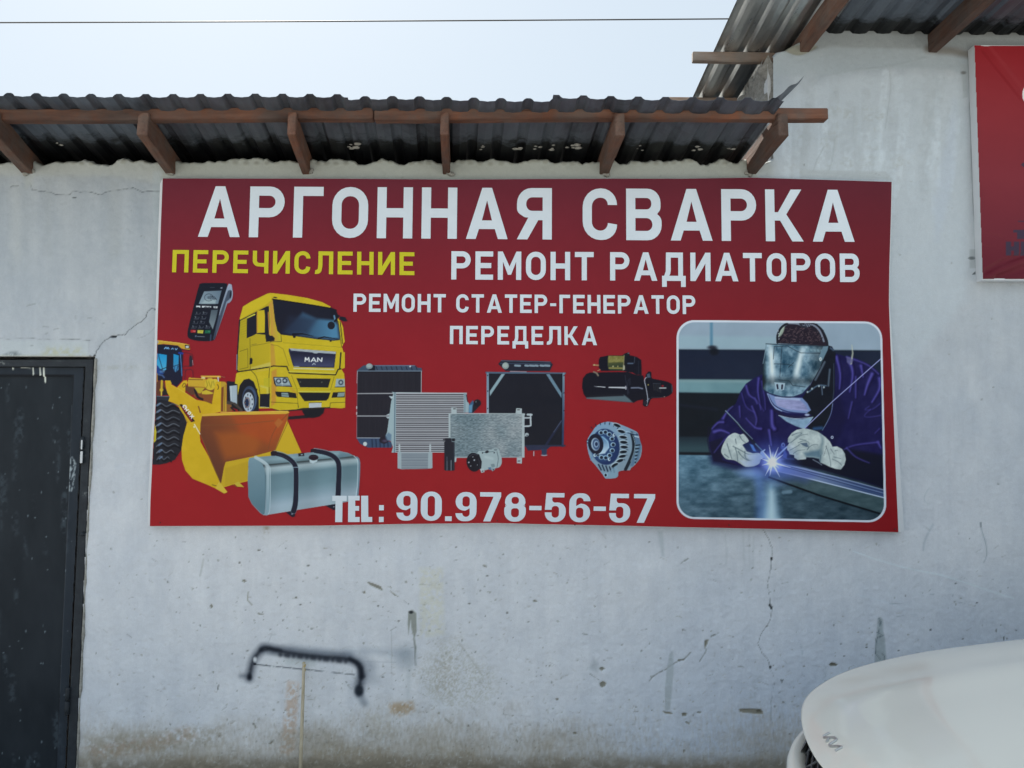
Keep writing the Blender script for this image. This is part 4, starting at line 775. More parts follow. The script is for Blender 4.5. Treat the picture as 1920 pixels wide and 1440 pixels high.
def art_welder():
    cv = Canvas(np.arange(1267, 1666, 1.0), np.arange(598, 982, 1.0), (0, 0, 0))
    cv.C[:] = red(cv.X, cv.Y); cv.tf(0, 0, 1)
    def rr(TL, TR, BR, BL, r):
        return [tuple(p) for p in fillet([(*TL, r), (*TR, r), (*BR, r), (*BL, r)], 10)]
    cv.poly(rr((1268.5, 600), (1653.5, 603), (1662.5, 980), (1268.5, 972.5), 33), (190, 198, 210))
    inner = rr((1272.5, 604), (1650, 606.5), (1658, 976), (1272.5, 969), 30)
    cv.tf(1260, 590, 3.6)
    S = Canvas(cv.xs, cv.ys, (15, 22, 30)); S.tf(1260, 590, 3.6); w = S
    # workshop behind
    w.poly([(0, 0), (1500, 0), (1500, 242), (0, 234)], grained((134, 152, 168), 9, 60, seed=1), soft=5)
    w.poly([(0, 140), (700, 150), (700, 236), (0, 228)], (138, 166, 176), soft=10, a=.6)
    w.line([(266, 20), (266, 205)], 20, (86, 126, 150), soft=4); w.ell(272, 222, 30, 14, (40, 44, 54), soft=5)
    w.poly([(0, 238), (1500, 246), (1500, 440), (0, 434)], grained((23, 31, 50), 5, 50, seed=2), soft=5); w.ell(285, 250, 30, 24, (16, 20, 30), soft=6)
    w.poly([(0, 437), (620, 440), (620, 532), (0, 524)], grained((100, 134, 142), 10, 40, seed=3), soft=5); w.poly([(0, 436), (620, 440), (620, 462), (0, 455)], (122, 146, 150), soft=6, a=.6)
    w.poly([(0, 534), (520, 538), (520, 820), (0, 820)], grained((15, 21, 29), 4, 30, seed=4), soft=5); w.line([(60, 610), (300, 640)], 16, (32, 36, 58), soft=8, a=.5)
    w.poly([(0, 822), (320, 825), (320, 946), (0, 944)], lg(w, (0, 822), (26, 38, 48), (0, 900), (44, 66, 74)), soft=4); w.line([(0, 935), (300, 938)], 16, (14, 18, 26), soft=4)
    # table
    def tbl(X, Y):
        n = fbm(X, Y, 20, 9, 21, 5); c = np.array((74, 104, 122.)) + (n - .5)[..., None] * np.array((88, 90, 92.))
        gx = np.clip((X - 1300) / 350, 0, 1)[..., None]; gy = np.clip((Y - 850) / 110, 0, 1)[..., None]
        return np.clip(c * (1 - gx * .35) * (.85 + .3 * (1 - gx) * (1 - gy)), 8, 200)
    w.poly([(0, 946), (300, 950), (700, 960), (1500, 1100), (1500, 1500), (0, 1500)], tbl, soft=2.5)
    w.poly([(250, 950), (640, 1010), (700, 1090), (560, 1060), (430, 1050), (270, 1010)], (20, 24, 62), soft=14, a=.8)
    # jacket
    J = grained((23, 21, 66), 9, 14, seed=12)
    body = [(610, 402), (560, 425), (500, 465), (462, 520), (430, 600), (380, 650), (330, 700), (275, 750), (248, 830), (252, 900), (280, 985), (420, 1015), (600, 1030), (700, 985), (1000, 1040), (1300, 1130), (1500, 1190), (1500, 470), (1400, 390), (1340, 340), (1250, 296), (1180, 285), (1110, 262), (1060, 240), (800, 500)]
    w.poly(body, J, soft=2)
    w.poly([(250, 860), (340, 830), (340, 980), (440, 1016), (280, 990)], (17, 17, 44), soft=5)
    w.poly([(900, 900), (1160, 900), (1500, 960), (1500, 1200), (1300, 1130), (1000, 1050), (700, 990)], (14, 16, 34), soft=10)
    w.poly([(930, 560), (1120, 500), (1180, 700), (1100, 900), (980, 860)], (16, 15, 52), soft=14, a=.8)
    fl = (84, 78, 170)
    folds = [([(500, 480), (520, 540), (560, 570), (575, 600)], (16, 8)), ([(585, 430), (580, 520), (600, 640)], (18, 5)), ([(470, 530), (500, 620), (560, 660)], (5, 10)), ([(560, 560), (620, 650)], (6, 4)),
             ([(345, 700), (375, 650), (410, 618)], (20, 5)), ([(455, 620), (460, 690)], (13, 5)), ([(270, 770), (310, 730), (345, 725)], (8, 18)), ([(285, 790), (330, 780), (385, 800)], (26, 12)), ([(285, 930), (340, 860), (390, 815)], (5, 12)), ([(540, 620), (570, 700), (560, 760)], (14, 6)),
             ([(500, 700), (560, 760), (600, 770)], (6, 18)), ([(672, 650), (676, 740), (690, 770)], (22, 30)), ([(655, 780), (670, 880)], (18, 9)), ([(605, 450), (625, 560), (630, 640)], (10, 4)),
             ([(1110, 285), (1135, 400), (1130, 500)], (22, 8)), ([(1180, 285), (1250, 310), (1330, 345), (1395, 400)], (14, 8)), ([(1200, 320), (1220, 400), (1200, 520)], (26, 8)), ([(1275, 345), (1290, 420)], (22, 8)), ([(1350, 400), (1320, 470), (1300, 540)], (26, 10)), ([(1400, 430), (1400, 500), (1350, 590)], (24, 12)),
             ([(1405, 600), (1350, 640), (1305, 640), (1330, 620)], (8, 6)), ([(1410, 680), (1330, 692), (1300, 680), (1340, 640)], (7, 4)), ([(1240, 420), (1240, 560)], (14, 8)), ([(1160, 910), (1240, 880), (1400, 860)], (6, 14)), ([(1180, 900), (1240, 960), (1330, 1000)], (12, 6)), ([(1390, 860), (1410, 900)], (20, 10)), ([(1400, 770), (1370, 800)], (9, 5)), ([(1215, 590), (1190, 700)], (12, 5))]
    for i, (p, ww) in enumerate(folds):
        w.line([(x + 9, y + 3) for x, y in p], tuple(k * 1.4 for k in ww), (14, 11, 48), soft=4, a=.7, sm=4); w.line(p, ww, fl if i % 3 else (92, 86, 176), soft=5.0, a=.55, sm=4); w.line(p, tuple(k * .4 for k in ww), (112, 108, 190), soft=3.0, a=.35, sm=4)
    w.line([(250, 760), (240, 850), (255, 930)], 8, (16, 14, 44), soft=4); w.ell(1081, 828, 9, 10, (170, 180, 205), soft=1.2); w.ell(1081, 828, 4, 5, (20, 22, 60), soft=1)
    w.line([(1214, 205), (1220, 260), (1208, 330)], (5, 14), (176, 180, 160), soft=2.5, a=.8); w.poly([(1178, 285), (1205, 290), (1225, 310), (1200, 340), (1180, 320)], (90, 90, 130), soft=3, a=.8)
    # headset and hair
    w.poly([(706, 192), (720, 150), (760, 80), (800, 55), (900, 50), (980, 62), (1020, 110), (1045, 160), (1050, 215)], (34, 27, 38), soft=1.8)
    random.seed(5)
    for k in range(150):
        x = random.uniform(735, 1015); y = random.uniform(85, 192); a = random.uniform(0, 6.3); r_ = random.uniform(4, 11)
        w.line([(x + r_ * math.cos(a + q), y + r_ * .7 * math.sin(a + q)) for q in (0, .7, 1.4, 2.1)], 3.4, random.choice([(92, 72, 78), (74, 58, 66), (112, 92, 96), (18, 14, 24)]), soft=1.1, a=.7)
    w.ell(737, 110, 16, 44, (150, 166, 150), rot=24, soft=2.5, a=.85)
    band = [(712, 188), (712, 140), (735, 90), (775, 62), (830, 54), (880, 66), (950, 62), (1005, 95), (1040, 160), (1050, 205)]
    w.line(band, 15, (26, 28, 36), sm=4); w.line([(790, 56), (850, 60), (890, 78), (930, 72)], 15, (118, 126, 142), sm=4, soft=1.6); w.line([(900, 62), (960, 74), (1000, 115), (1025, 180)], 12, (110, 118, 134), sm=4, soft=1.4)
    for k in range(11): w.line([(905 + k * 11, 60 + k * k * .95), (900 + k * 10.5, 76 + k * k * .95)], 5, (24, 26, 34), soft=1.1)
    w.line([(865, 62), (880, 80), (905, 84)], 14, (40, 42, 52), soft=1.3)
    for k in range(4): w.ell(716 + 2 * k, 110 + 18 * k, 3, 5, (150, 158, 168))
    # neck guard, dark shell behind the visor
    w.poly([(1045, 205), (1080, 215), (1106, 262), (1100, 330), (1100, 500), (1085, 600), (1060, 700), (1020, 780), (960, 800), (900, 740), (910, 640), (880, 560), (940, 470), (1000, 330)], grained((15, 19, 30), 4, 10, seed=14), soft=1.8)
    w.line([(1070, 225), (1090, 240)], 12, (60, 76, 96), soft=3); w.line([(1065, 370), (1055, 480)], 12, (70, 84, 100), soft=3); w.line([(1092, 330), (1092, 520), (1080, 620)], 4, (70, 84, 110), soft=2)
    w.line([(1000, 350), (960, 420), (938, 460), (930, 478)], 4, (130, 146, 158), soft=1.5, sm=3); w.line([(1030, 320), (1000, 380), (968, 440)], 14, (70, 82, 96), soft=3); w.line([(925, 520), (985, 478), (1040, 480)], 9, (70, 90, 110), soft=2, sm=3)
    for x, y in ((915, 522), (992, 482), (1025, 490), (945, 500)): w.ell(x, y, 6, 7, (150, 166, 176), soft=1.5)
    w.line([(1010, 480), (1015, 540)], 7, (80, 96, 116), soft=2); w.line([(1085, 600), (1075, 660), (1050, 720), (1015, 780)], 4, (120, 140, 180), soft=1.5, sm=3); w.line([(960, 770), (1010, 765)], 22, (44, 80, 124), soft=6, a=.8)
    # collar under the chin
    w.poly([(718, 678), (800, 700), (880, 705), (955, 690), (930, 730), (890, 772), (830, 750), (770, 720)], grained((120, 148, 172), 22, 8, seed=15), soft=2)
    w.poly([(640, 528), (700, 552), (820, 560), (880, 562), (915, 600), (938, 645), (905, 668), (780, 662), (700, 640), (665, 590)], (110, 130, 174), soft=2)
    w.poly([(690, 570), (860, 575), (900, 610), (920, 650), (780, 640), (710, 615)], grained((134, 138, 178), 26, 14, 5, seed=16), soft=3); w.line([(650, 545), (690, 612), (780, 655), (900, 668)], 8, (34, 40, 84), soft=2, sm=3); w.line([(645, 535), (680, 610), (740, 650)], 5, (150, 170, 204), soft=1.6, sm=3); w.line([(690, 640), (760, 682), (860, 690), (935, 680)], 17, (26, 24, 56), soft=2.5, sm=3); w.line([(700, 560), (860, 572)], 12, (165, 178, 205), soft=4); w.ell(912, 676, 16, 8, (150, 160, 190), soft=2)
    w.line([(720, 680), (830, 702), (950, 692)], 4, (180, 196, 206), soft=1.5, sm=3)
    # the visor
    def visor(X, Y):
        x = (X - 1260) * 3.6; y = (Y - 590) * 3.6
        n = fbm(X, Y, 14, 16, 33, 5); c = np.array((92, 122, 140.)) + (n - .5)[..., None] * np.array((210, 200, 190.))
        b = np.exp(-((x - (672 + (y - 300) * .05)) / 20) ** 2) * np.exp(-((y - 330) / 125.) ** 4) + .95 * np.exp(-((x - (862 - (y - 300) * .22)) / 22) ** 2) * np.exp(-((y - 330) / 110.) ** 4)
        c = c * (1 - b[..., None]) + np.array((200, 214, 218.)) * b[..., None]
        e = np.clip((640 - x) / 26, 0, 1) * .6 + np.clip((x - 905) / 110, 0, 1) * .45 + .35 * np.exp(-((y - 450) / 30.) ** 2)
        return np.clip(c * (1 - np.clip(e, 0, .75))[..., None], 14, 210)
    vs = [(634, 194), (760, 198), (900, 204), (1052, 214), (1040, 250), (1010, 330), (965, 420), (925, 480), (880, 530), (820, 552), (740, 552), (660, 530), (612, 500), (610, 420), (616, 320)]
    w.poly(vs, visor, soft=1.6)
    for q in ([(690, 215), (780, 212), (830, 240), (870, 258), (1000, 262), (1040, 240)], [(742, 215), (728, 420)], [(690, 332), (780, 334), (815, 345)], [(716, 440), (790, 446), (815, 478), (900, 488)], [(690, 215), (684, 300)], [(785, 355), (820, 325)]): w.line(q, 4, (24, 34, 44), soft=1.3, a=.85)
    w.line([(634, 197), (1050, 215)], 6, (40, 54, 66), soft=1.4); w.line([(612, 505), (665, 534), (745, 556), (820, 556), (885, 532), (930, 478)], 5, (34, 46, 66), soft=1.5, sm=3); w.line([(640, 200), (614, 330)], 4, (120, 144, 158), soft=1.3)
    for k in range(5): w.poly([(905 + k * 24, 228 + k * 2), (922 + k * 24, 230 + k * 2), (926 + k * 24, 246 + k * 2), (909 + k * 24, 244 + k * 2)], (110, 140, 152), soft=1.3, a=.8)
    w.poly([(690, 456), (764, 462), (756, 508), (738, 512), (728, 500), (718, 512), (700, 506)], (150, 172, 186), soft=1.3); w.line([(710, 474), (714, 498)], 12, (30, 30, 50), soft=1.2); w.line([(744, 476), (742, 500)], 12, (30, 30, 50), soft=1.2)
    w.poly([(1020, 215), (1056, 212), (1050, 240), (1020, 300), (1000, 320), (990, 290)], (92, 118, 134), soft=2); w.ell(1003, 300, 8, 12, (190, 202, 206), soft=1.3); w.ell(1004, 300, 3, 5, (40, 50, 60), soft=1.1)
    # beam on the table
    w.poly([(655, 1040), (1440, 1240), (1440, 1350), (1000, 1215), (655, 1094)], grained((60, 80, 86), 18, 22, 9, seed=18), soft=1.5)
    w.poly([(700, 998), (900, 1035), (1440, 1190), (1440, 1240), (660, 1045), (660, 1010)], lg(w, (700, 1010), (150, 168, 205), (1300, 1180), (56, 74, 110)), soft=1.6)
    for d, c_ in ((0, (150, 164, 198)), (12, (36, 48, 84)), (22, (110, 128, 166)), (30, (40, 52, 88))): w.line([(740, 1006 + d * .6), (1100, 1092 + d), (1440, 1186 + d)], 5, c_, soft=1.3, a=.85)
    w.line([(660, 1046), (900, 1100), (1440, 1238)], 7, (168, 184, 206), soft=1.5); w.line([(655, 1097), (1000, 1222), (1440, 1354)], 12, (10, 14, 20), soft=2.5)
    w.poly([(640, 1010), (760, 1000), (980, 1080), (900, 1130), (660, 1080)], (60, 74, 150), soft=22, a=.5)
    # gloves
    GL = lambda sd: (lambda X, Y: np.clip(np.array((166, 178, 178.)) + (fbm(X, Y, 9, 9, sd, 4) - .5)[..., None] * np.array((70, 66, 60.)), 40, 215))
    w.tf(1320, 740, 9)
    w.poly([(530, 645), (610, 675), (670, 665), (755, 775), (720, 812), (655, 850), (740, 930), (820, 985), (930, 985), (1012, 1060), (960, 1092), (935, 1160), (850, 1205), (700, 1215), (600, 1155), (505, 1105), (380, 1088), (310, 1010), (290, 940), (335, 810), (400, 710), (470, 660)], GL(41), sm=3, soft=1.6)
    w.poly([(650, 850), (760, 800), (850, 900), (930, 975), (830, 990), (720, 960)], (28, 40, 78), soft=2.5, a=.9); w.poly([(770, 830), (830, 850), (880, 960), (830, 950)], (70, 110, 180), soft=2.5)
    for q in ([(490, 870), (620, 940), (760, 1010), (900, 1000)], [(580, 960), (640, 1040), (720, 1100), (800, 1120)], [(390, 830), (430, 960), (470, 1080)], [(600, 690), (640, 760), (700, 810)], [(350, 1010), (420, 1060)], [(530, 900), (560, 1020), (570, 1130)], [(690, 960), (700, 1060), (760, 1110)], [(530, 750), (545, 830)]): w.line(q, (16, 9), (54, 74, 84), soft=2.2, a=.8, sm=4)
    w.poly([(580, 1090), (720, 1130), (930, 1080), (930, 1160), (840, 1204), (700, 1214)], (172, 186, 198), soft=4, a=.8); w.poly([(720, 1010), (930, 990), (1000, 1055), (900, 1100), (760, 1080)], (176, 190, 202), soft=4, a=.7)
    w.line([(360, 275), (560, 480), (700, 650), (960, 950)], (18, 66), (22, 26, 46), soft=1.6); w.line([(364, 272), (560, 470), (640, 570), (820, 750)], (16, 9), (126, 150, 170), soft=1.4, a=.9); w.line([(870, 830), (940, 900), (990, 950)], 16, (90, 120, 160), soft=2); w.line([(960, 990), (1025, 930)], 20, (176, 194, 214), soft=1.6); w.line([(980, 980), (1070, 1080)], 60, (150, 172, 206), soft=3)
    w.tf(1460, 780, 12)
    w.poly([(40, 700), (60, 620), (110, 600), (150, 650), (140, 760), (190, 860), (180, 960), (90, 930), (110, 800), (50, 730)], (60, 74, 150), soft=3, a=.8); w.ell(100, 650, 34, 44, (130, 150, 205), soft=2.5, a=.8); w.ell(102, 655, 18, 26, (26, 26, 80), soft=2); w.line([(0, 870), (190, 690)], 34, (150, 170, 210), soft=2.5); w.line([(10, 990), (180, 960), (340, 970)], 22, (96, 110, 190), soft=5, a=.7)
    w.poly([(570, 272), (750, 312), (880, 352), (1050, 470), (1150, 570), (1212, 692), (1310, 682), (1425, 742), (1490, 850), (1512, 980), (1480, 1100), (1400, 1205), (1280, 1190), (1160, 1150), (1040, 1090), (935, 1045), (910, 962), (780, 932), (625, 925), (610, 972), (430, 988), (352, 935), (350, 880), (245, 860), (228, 800), (190, 760), (186, 690), (240, 605), (205, 590), (210, 500), (290, 385), (400, 312)], GL(42), soft=1.6)
    w.poly([(560, 830), (780, 780), (930, 760), (960, 900), (930, 1030), (900, 955), (760, 930), (620, 920)], (62, 92, 112), soft=9, a=.75); w.line([(950, 420), (990, 560), (960, 700), (970, 840)], 60, (74, 100, 112), soft=6, a=.5, sm=4)
    for q in ([(300, 440), (420, 385), (520, 390), (380, 480)], [(270, 600), (400, 500), (520, 430), (650, 410)], [(440, 600), (560, 560), (670, 590), (680, 660), (660, 740)], [(250, 770), (400, 690), (470, 640)], [(330, 850), (430, 780), (590, 760)], [(640, 760), (700, 690), (800, 640), (880, 650)], [(480, 520), (620, 545)], [(1060, 680), (1120, 830), (1160, 1000), (1170, 1130)], [(1170, 740), (1250, 860)], [(1210, 970), (1350, 1040), (1420, 1110)], [(1270, 780), (1330, 770)], [(1240, 920), (1400, 960)], [(950, 880), (940, 1030)]): w.line(q, (15, 9), (46, 66, 78), soft=2.2, a=.85, sm=4)
    w.poly([(480, 610), (640, 600), (670, 700), (620, 700), (540, 660)], (80, 98, 116), soft=2.5); w.line([(770, 980), (880, 1040), (970, 1100)], 16, (150, 165, 180), soft=2); w.line([(540, 940), (610, 965)], 12, (160, 175, 190), soft=2)
    for k in range(6): w.ell(1020 + k * 12, 880 - k * 40, 4, 9, (50, 66, 74), soft=1.2)
    w.tf(1260, 590, 3.6)
    w.line([(1412, 296), (1090, 580), (897, 766)], 5.5, (150, 156, 205), soft=1.5)
    # light of the arc as printed
    w.ell(675, 1000, 150, 140, (84, 112, 205), soft=40, a=.42); w.ell(676, 998, 66, 62, (140, 160, 240), soft=18, a=.8)
    for a, l in ((-100, 120), (-68, 110), (-130, 100), (-35, 90), (15, 130), (62, 110), (100, 90), (118, 100), (165, 70), (-160, 80), (-52, 60), (-85, 70), (40, 60)):
        w.line([(676, 998), (676 + l * math.cos(R(a)), 998 + l * math.sin(R(a)))], (16, 1), (205, 214, 240), soft=2.0, a=.9)
    w.ell(676, 998, 30, 28, (214, 222, 236), soft=7)
    w.ell(530, 1070, 76, 30, (120, 150, 200), soft=14, a=.8); w.line([(580, 1090), (600, 1200), (610, 1380)], (50, 90), (86, 120, 180), soft=16, a=.55); w.line([(668, 1160), (668, 1385)], (50, 130), (140, 178, 206), soft=26, a=.7); w.line([(672, 1200), (672, 1390)], (24, 70), (186, 208, 214), soft=20, a=.8)
    w.line([(640, 1100), (560, 1050)], 30, (96, 110, 200), soft=10, a=.2); w.line([(752, 1200), (800, 1195)], 24, (130, 160, 180), soft=4, a=.5)
    # lay the scene inside the white frame
    cv.tf(0, 0, 1); cv.id = 1
    w_ = w.C
    def inside(X, Y):
        sl = cv.win(X.min(), X.max() + .5, Y.min(), Y.max() + .5); return w_[sl]
    cv.poly(inner, inside)
    return cv
# ------------------------------------------------------------------ ground
gm = bmesh.new(); g_ = 60
vs_ = [gm.verts.new((x, y, 0)) for x, y in ((-150, -150), (150, -150), (150, 150), (-150, 150))]; gm.faces.new(vs_)
tag(bm_obj('ground', gm, M_YARD), kind='structure')

low = empty('workshop_building', (-1.4, WALL, 0), 'low whitewashed workshop with zinc lean-to roof and black steel door, at left', 'building')
tall = empty('taller_building', (3.2, WALL, 0), 'taller whitewashed building with overhanging zinc roof, right of the low workshop', 'building')
XC = 1.24                                   # where the two facades meet
# ------------------------------------------------------------------ painted plaster of the two facades
xs = np.concatenate([np.arange(-900, -40, 40), np.arange(-40, 1966, 2.0), np.arange(1966, 3000, 40)])
ys = np.arange(34, 1458, 2.0)
def base(X, Y):
    c = np.stack([np.interp(Y, [40, 320, 700, 1000, 1300], k) for k in ((141, 138, 156, 175, 178), (149, 145, 162, 179, 182), (155, 150, 168, 184, 187))], -1)  # greyer plaster higher up, with shade under the eaves put into the colour
    n = fbm(X, Y, 260, 320, 1, 4) - .5; c = c + n[..., None] * np.array((22, 18, 13.))
    n = fbm(X, Y, 22, 46, 2, 4) - .5; c = c + n[..., None] * np.array((15, 14, 12.))
    n = fbm(X, Y, 5, 90, 3, 3) - .5; c = c + n[..., None] * 4
    b = np.clip((Y - 1050) / 350, 0, 1) * np.clip((X - 900) / 600, 0, 1); c = c + b[..., None] * np.array((-22, -13, -1.))  # bluish dimming at lower right: shade painted into the plaster colour
    return np.clip(c, 0, 255)
wc = Canvas(xs, ys, base); wc.A[:] = 1; wc.id = 1; wc.ID[:] = 1
wc.H += (fbm(wc.X, wc.Y, 150, 120, 51, 3) - .5) * 0.016 + (fbm(wc.X, wc.Y, 16, 14, 52, 4) - .5) * 0.0045 + (fbm(wc.X, wc.Y, 5, 5, 53, 2) - .5) * 0.0022
CE = (134, 141, 142)
ragged = lambda sc, lo, hi, sd: (lambda X, Y: np.clip((fbm(X, Y, sc, sc, sd, 4) - lo) / (hi - lo), 0, 1))
# raw render under the eaves
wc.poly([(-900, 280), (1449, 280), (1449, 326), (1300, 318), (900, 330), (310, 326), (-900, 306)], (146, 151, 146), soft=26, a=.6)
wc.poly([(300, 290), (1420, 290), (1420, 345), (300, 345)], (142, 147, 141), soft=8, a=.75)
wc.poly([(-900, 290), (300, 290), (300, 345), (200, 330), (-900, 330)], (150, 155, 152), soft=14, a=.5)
for x in np.arange(-60, 1440, 9): wc.ell(x + 3 * math.sin(x), 302 + 5 * math.sin(x * .37), 5, 3.5, (112, 113, 104), soft=4, a=.5, h=.003)
# grey cement and brush marks on the taller facade
wc.poly([(1440, 30), (3000, 30), (3000, 150), (1830, 150), (1780, 130), (1660, 128), (1560, 142), (1450, 142)], (134, 143, 148), soft=10, a=.85, tex=None)
wc.poly([(1450, 40), (3000, 40), (3000, 82), (1700, 92), (1560, 88), (1500, 98)], (122, 128, 130), soft=7, a=.75)
wc.line([(1530, 44), (1700, 56), (1980, 60)], 16, (92, 94, 92), soft=14, a=.7); wc.line([(1740, 92), (1790, 96), (1830, 104)], 14, (96, 92, 86), soft=12, a=.7)
wc.poly([(1466, 88), (1500, 84), (1532, 86), (1524, 94), (1500, 104), (1480, 100)], (120, 122, 114), soft=2.5, sm=3, h=-.003)
rnd = random.Random(3)
wc.poly([(1450, 190), (1560, 146), (1680, 134), (1800, 140), (1816, 240), (1812, 560), (1700, 700), (1450, 330)], (158, 167, 173), soft=26, a=.6)
for k in range(60):
    x = rnd.uniform(1462, 1805); y = rnd.uniform(135, 300); L = rnd.uniform(50, 150); dx = rnd.uniform(-16, 8)
    top = max(y, 128 + max(0, (1600 - x)) * .14)
    wc.line([(x, top), (x + dx * .4, top + L * .5), (x + dx, top + L)], rnd.uniform(9, 22), rnd.choice([(172, 182, 189), (162, 172, 179), (146, 155, 160), (138, 145, 149)]), soft=4, a=.34, tex=ragged(9, .3, .6, k), h=.0008)
for q in ([(1545, 275), (1532, 300), (1524, 322)], [(1565, 262), (1560, 300), (1553, 324)], [(1668, 122), (1670, 170), (1660, 240)], [(1505, 330), (1520, 322), (1552, 326), (1600, 328), (1665, 335)], [(1535, 146), (1600, 132), (1650, 128), (1700, 118), (1740, 108)]):
    wc.line(q, 2.2, (134, 142, 146), soft=2, a=.6, h=.0015)
wc.poly([(1500, 318), (1660, 322), (1676, 338), (1500, 336)], (142, 149, 152), soft=5, a=.8)
for k in range(26):
    wc.ell(rnd.uniform(1480, 1700), rnd.uniform(200, 320), rnd.uniform(6, 22), rnd.uniform(4, 12), (138, 144, 144), soft=8, a=.45, tex=ragged(5, .5, .7, k + 70))
wc.poly([(1800, 120), (1818, 118), (1822, 180), (1806, 184), (1804, 150)], (136, 143, 146), soft=2.5, a=.8); wc.poly([(1812, 150), (1826, 150), (1846, 470), (1834, 478), (1824, 400), (1820, 260)], (136, 143, 148), soft=3, a=.8); wc.poly([(1818, 468), (1848, 466), (1846, 504), (1818, 502)], (132, 138, 141), soft=1.6, a=.85)
wc.ell(1822, 484, 7, 2.5, (86, 92, 94)); wc.poly([(1822, 515), (1829, 509), (1828, 515)], (70, 76, 78)); wc.ell(1807, 136, 5, 3, (96, 98, 98), soft=3); wc.ell(1660, 560, 10, 60, (150, 158, 166), soft=10, a=.3)
for k in range(7): wc.line([(1790 - k * 6, 190 + 30 * k), (1788 - k * 5, 330 + 20 * k)], 12, (150, 160, 172), soft=12, a=.25)
# general scratches, pits and flecks
dens = lambda x, y: (y > 1000) * (.35 + .65 * max(0, 1 - abs(x - 760) / 450) + .3 * (y > 1330)) + .07
n_ = 0
while n_ < 1150:
    x = rnd.uniform(165, 1900); y = rnd.uniform(300, 1440)
    if rnd.random() > dens(x, y): continue
    n_ += 1; r_ = rnd.uniform(.4, 1.25) * (1.5 if rnd.random() < .06 else 1); c = rnd.choice([(104, 108, 106), (120, 122, 116), (90, 92, 90), (142, 146, 144)])
    if rnd.random() < .35: a = rnd.uniform(-.6, .9); L = rnd.uniform(3, 13); wc.line([(x, y), (x + L * math.cos(a), y + L * math.sin(a) + rnd.uniform(-2, 2))], r_ * .9, c, soft=1.8, a=.6, h=-.001)
    else: wc.ell(x, y, r_ * rnd.uniform(1, 1.9), r_, c, rot=rnd.uniform(0, 180), soft=1.8, a=.8, h=-.0018)
def Z(ox, oy, k): wc.tf(ox, oy, k)
CH = (118, 118, 110)
Z(350, 980, 2.954)
for q in ([(300, 322), (318, 316), (332, 324), (318, 333)], [(995, 325), (1030, 335), (1075, 352), (1090, 378), (1050, 362), (1015, 345)], [(128, 462), (138, 448), (146, 468), (136, 476)], [(1640, 235), (1660, 238), (1660, 248), (1645, 246)], [(972, 385), (988, 378), (992, 390), (980, 392)], [(968, 670), (985, 665), (985, 675)], [(140, 825), (152, 826), (148, 834)], [(1662, 384), (1685, 384), (1682, 392)], [(1128, 378), (1160, 400), (1180, 412), (1150, 402)], [(376, 486), (392, 500), (425, 508), (400, 512)], [(1125, 350), (1138, 362), (1124, 358)], [(452, 1225), (485, 1202), (470, 1226)], [(1796, 1066), (1816, 1066), (1806, 1072)], [(1820, 1195), (1836, 1212), (1830, 1222)], [(368, 1105), (384, 1135), (376, 1142)], [(1390, 1052), (1402, 1052), (1398, 1068)]):
    wc.poly(q, CH, soft=1.5, h=-.004)
for x, y in ((605, 415), (630, 455), (1565, 450), (1175, 545), (1060, 462), (1345, 600), (1560, 1126), (1000, 1130), (292, 222), (398, 152), (1775, 500), (1665, 295), (675, 238)): wc.ell(x, y, 6, 4, (84, 84, 80), soft=1.5, h=-.003)
wc.line([(92, 205), (72, 296)], 8, (140, 144, 142), soft=3, a=.6); wc.line([(340, 385), (336, 430), (362, 456)], 6, CH, soft=2, a=.8); wc.line([(455, 660), (470, 620)], 4, (150, 156, 160), soft=2); wc.line([(1290, 344), (1375, 346)], 4, (120, 120, 108), soft=1.6, a=.8); wc.line([(175, 900), (172, 925)], 5, (70, 72, 72), soft=1.5); wc.line([(1430, 1085), (1465, 1112)], 5, CH, soft=2); wc.line([(1505, 660), (1545, 715), (1575, 760), (1640, 850)], 6, (132, 134, 126), soft=3, a=.5)
# rough patch, stain columns
wc.poly([(1400, 660), (1500, 640), (1560, 740), (1700, 830), (1720, 960), (1600, 1020), (1440, 1030), (1330, 960), (1270, 830), (1340, 760)], (128, 128, 112), soft=50, a=.36, tex=ragged(2.6, .40, .66, 91), h=-.0010)
wc.poly([(1370, 760), (1450, 730), (1500, 860), (1460, 960), (1360, 940)], (126, 120, 104), soft=34, a=.32, tex=ragged(3, .45, .6, 92))
for q, c, a in (([(1290, 250), (1420, 250), (1425, 620), (1290, 640)], (176, 176, 158), .45), ([(560, 880), (620, 885), (610, 1120), (600, 1290), (510, 1290), (545, 1050)], (160, 136, 116), .6), ([(1120, 1002), (1250, 990), (1262, 1040), (1180, 1070), (1130, 1050)], (142, 118, 88), .7), ([(1000, 1040), (1130, 1090), (1180, 1180), (1010, 1180)], (150, 146, 132), .35), ([(430, 22), (455, 20), (452, 52), (436, 54)], (128, 118, 100), .7)):
    wc.poly(q, c, soft=12, a=a, tex=ragged(5, .3, .55, int(q[0][0]) % 97))
wc.poly([(1228, 490), (1250, 483), (1272, 500), (1274, 600), (1262, 640), (1272, 690), (1266, 770), (1258, 640), (1246, 590), (1240, 540), (1230, 620), (1224, 560)], (118, 122, 116), soft=2.5, a=.85, h=-.001); wc.ell(1243, 496, 12, 8, (40, 42, 46), soft=2); wc.line([(1260, 640), (1268, 790)], 5, (104, 108, 106), soft=2)
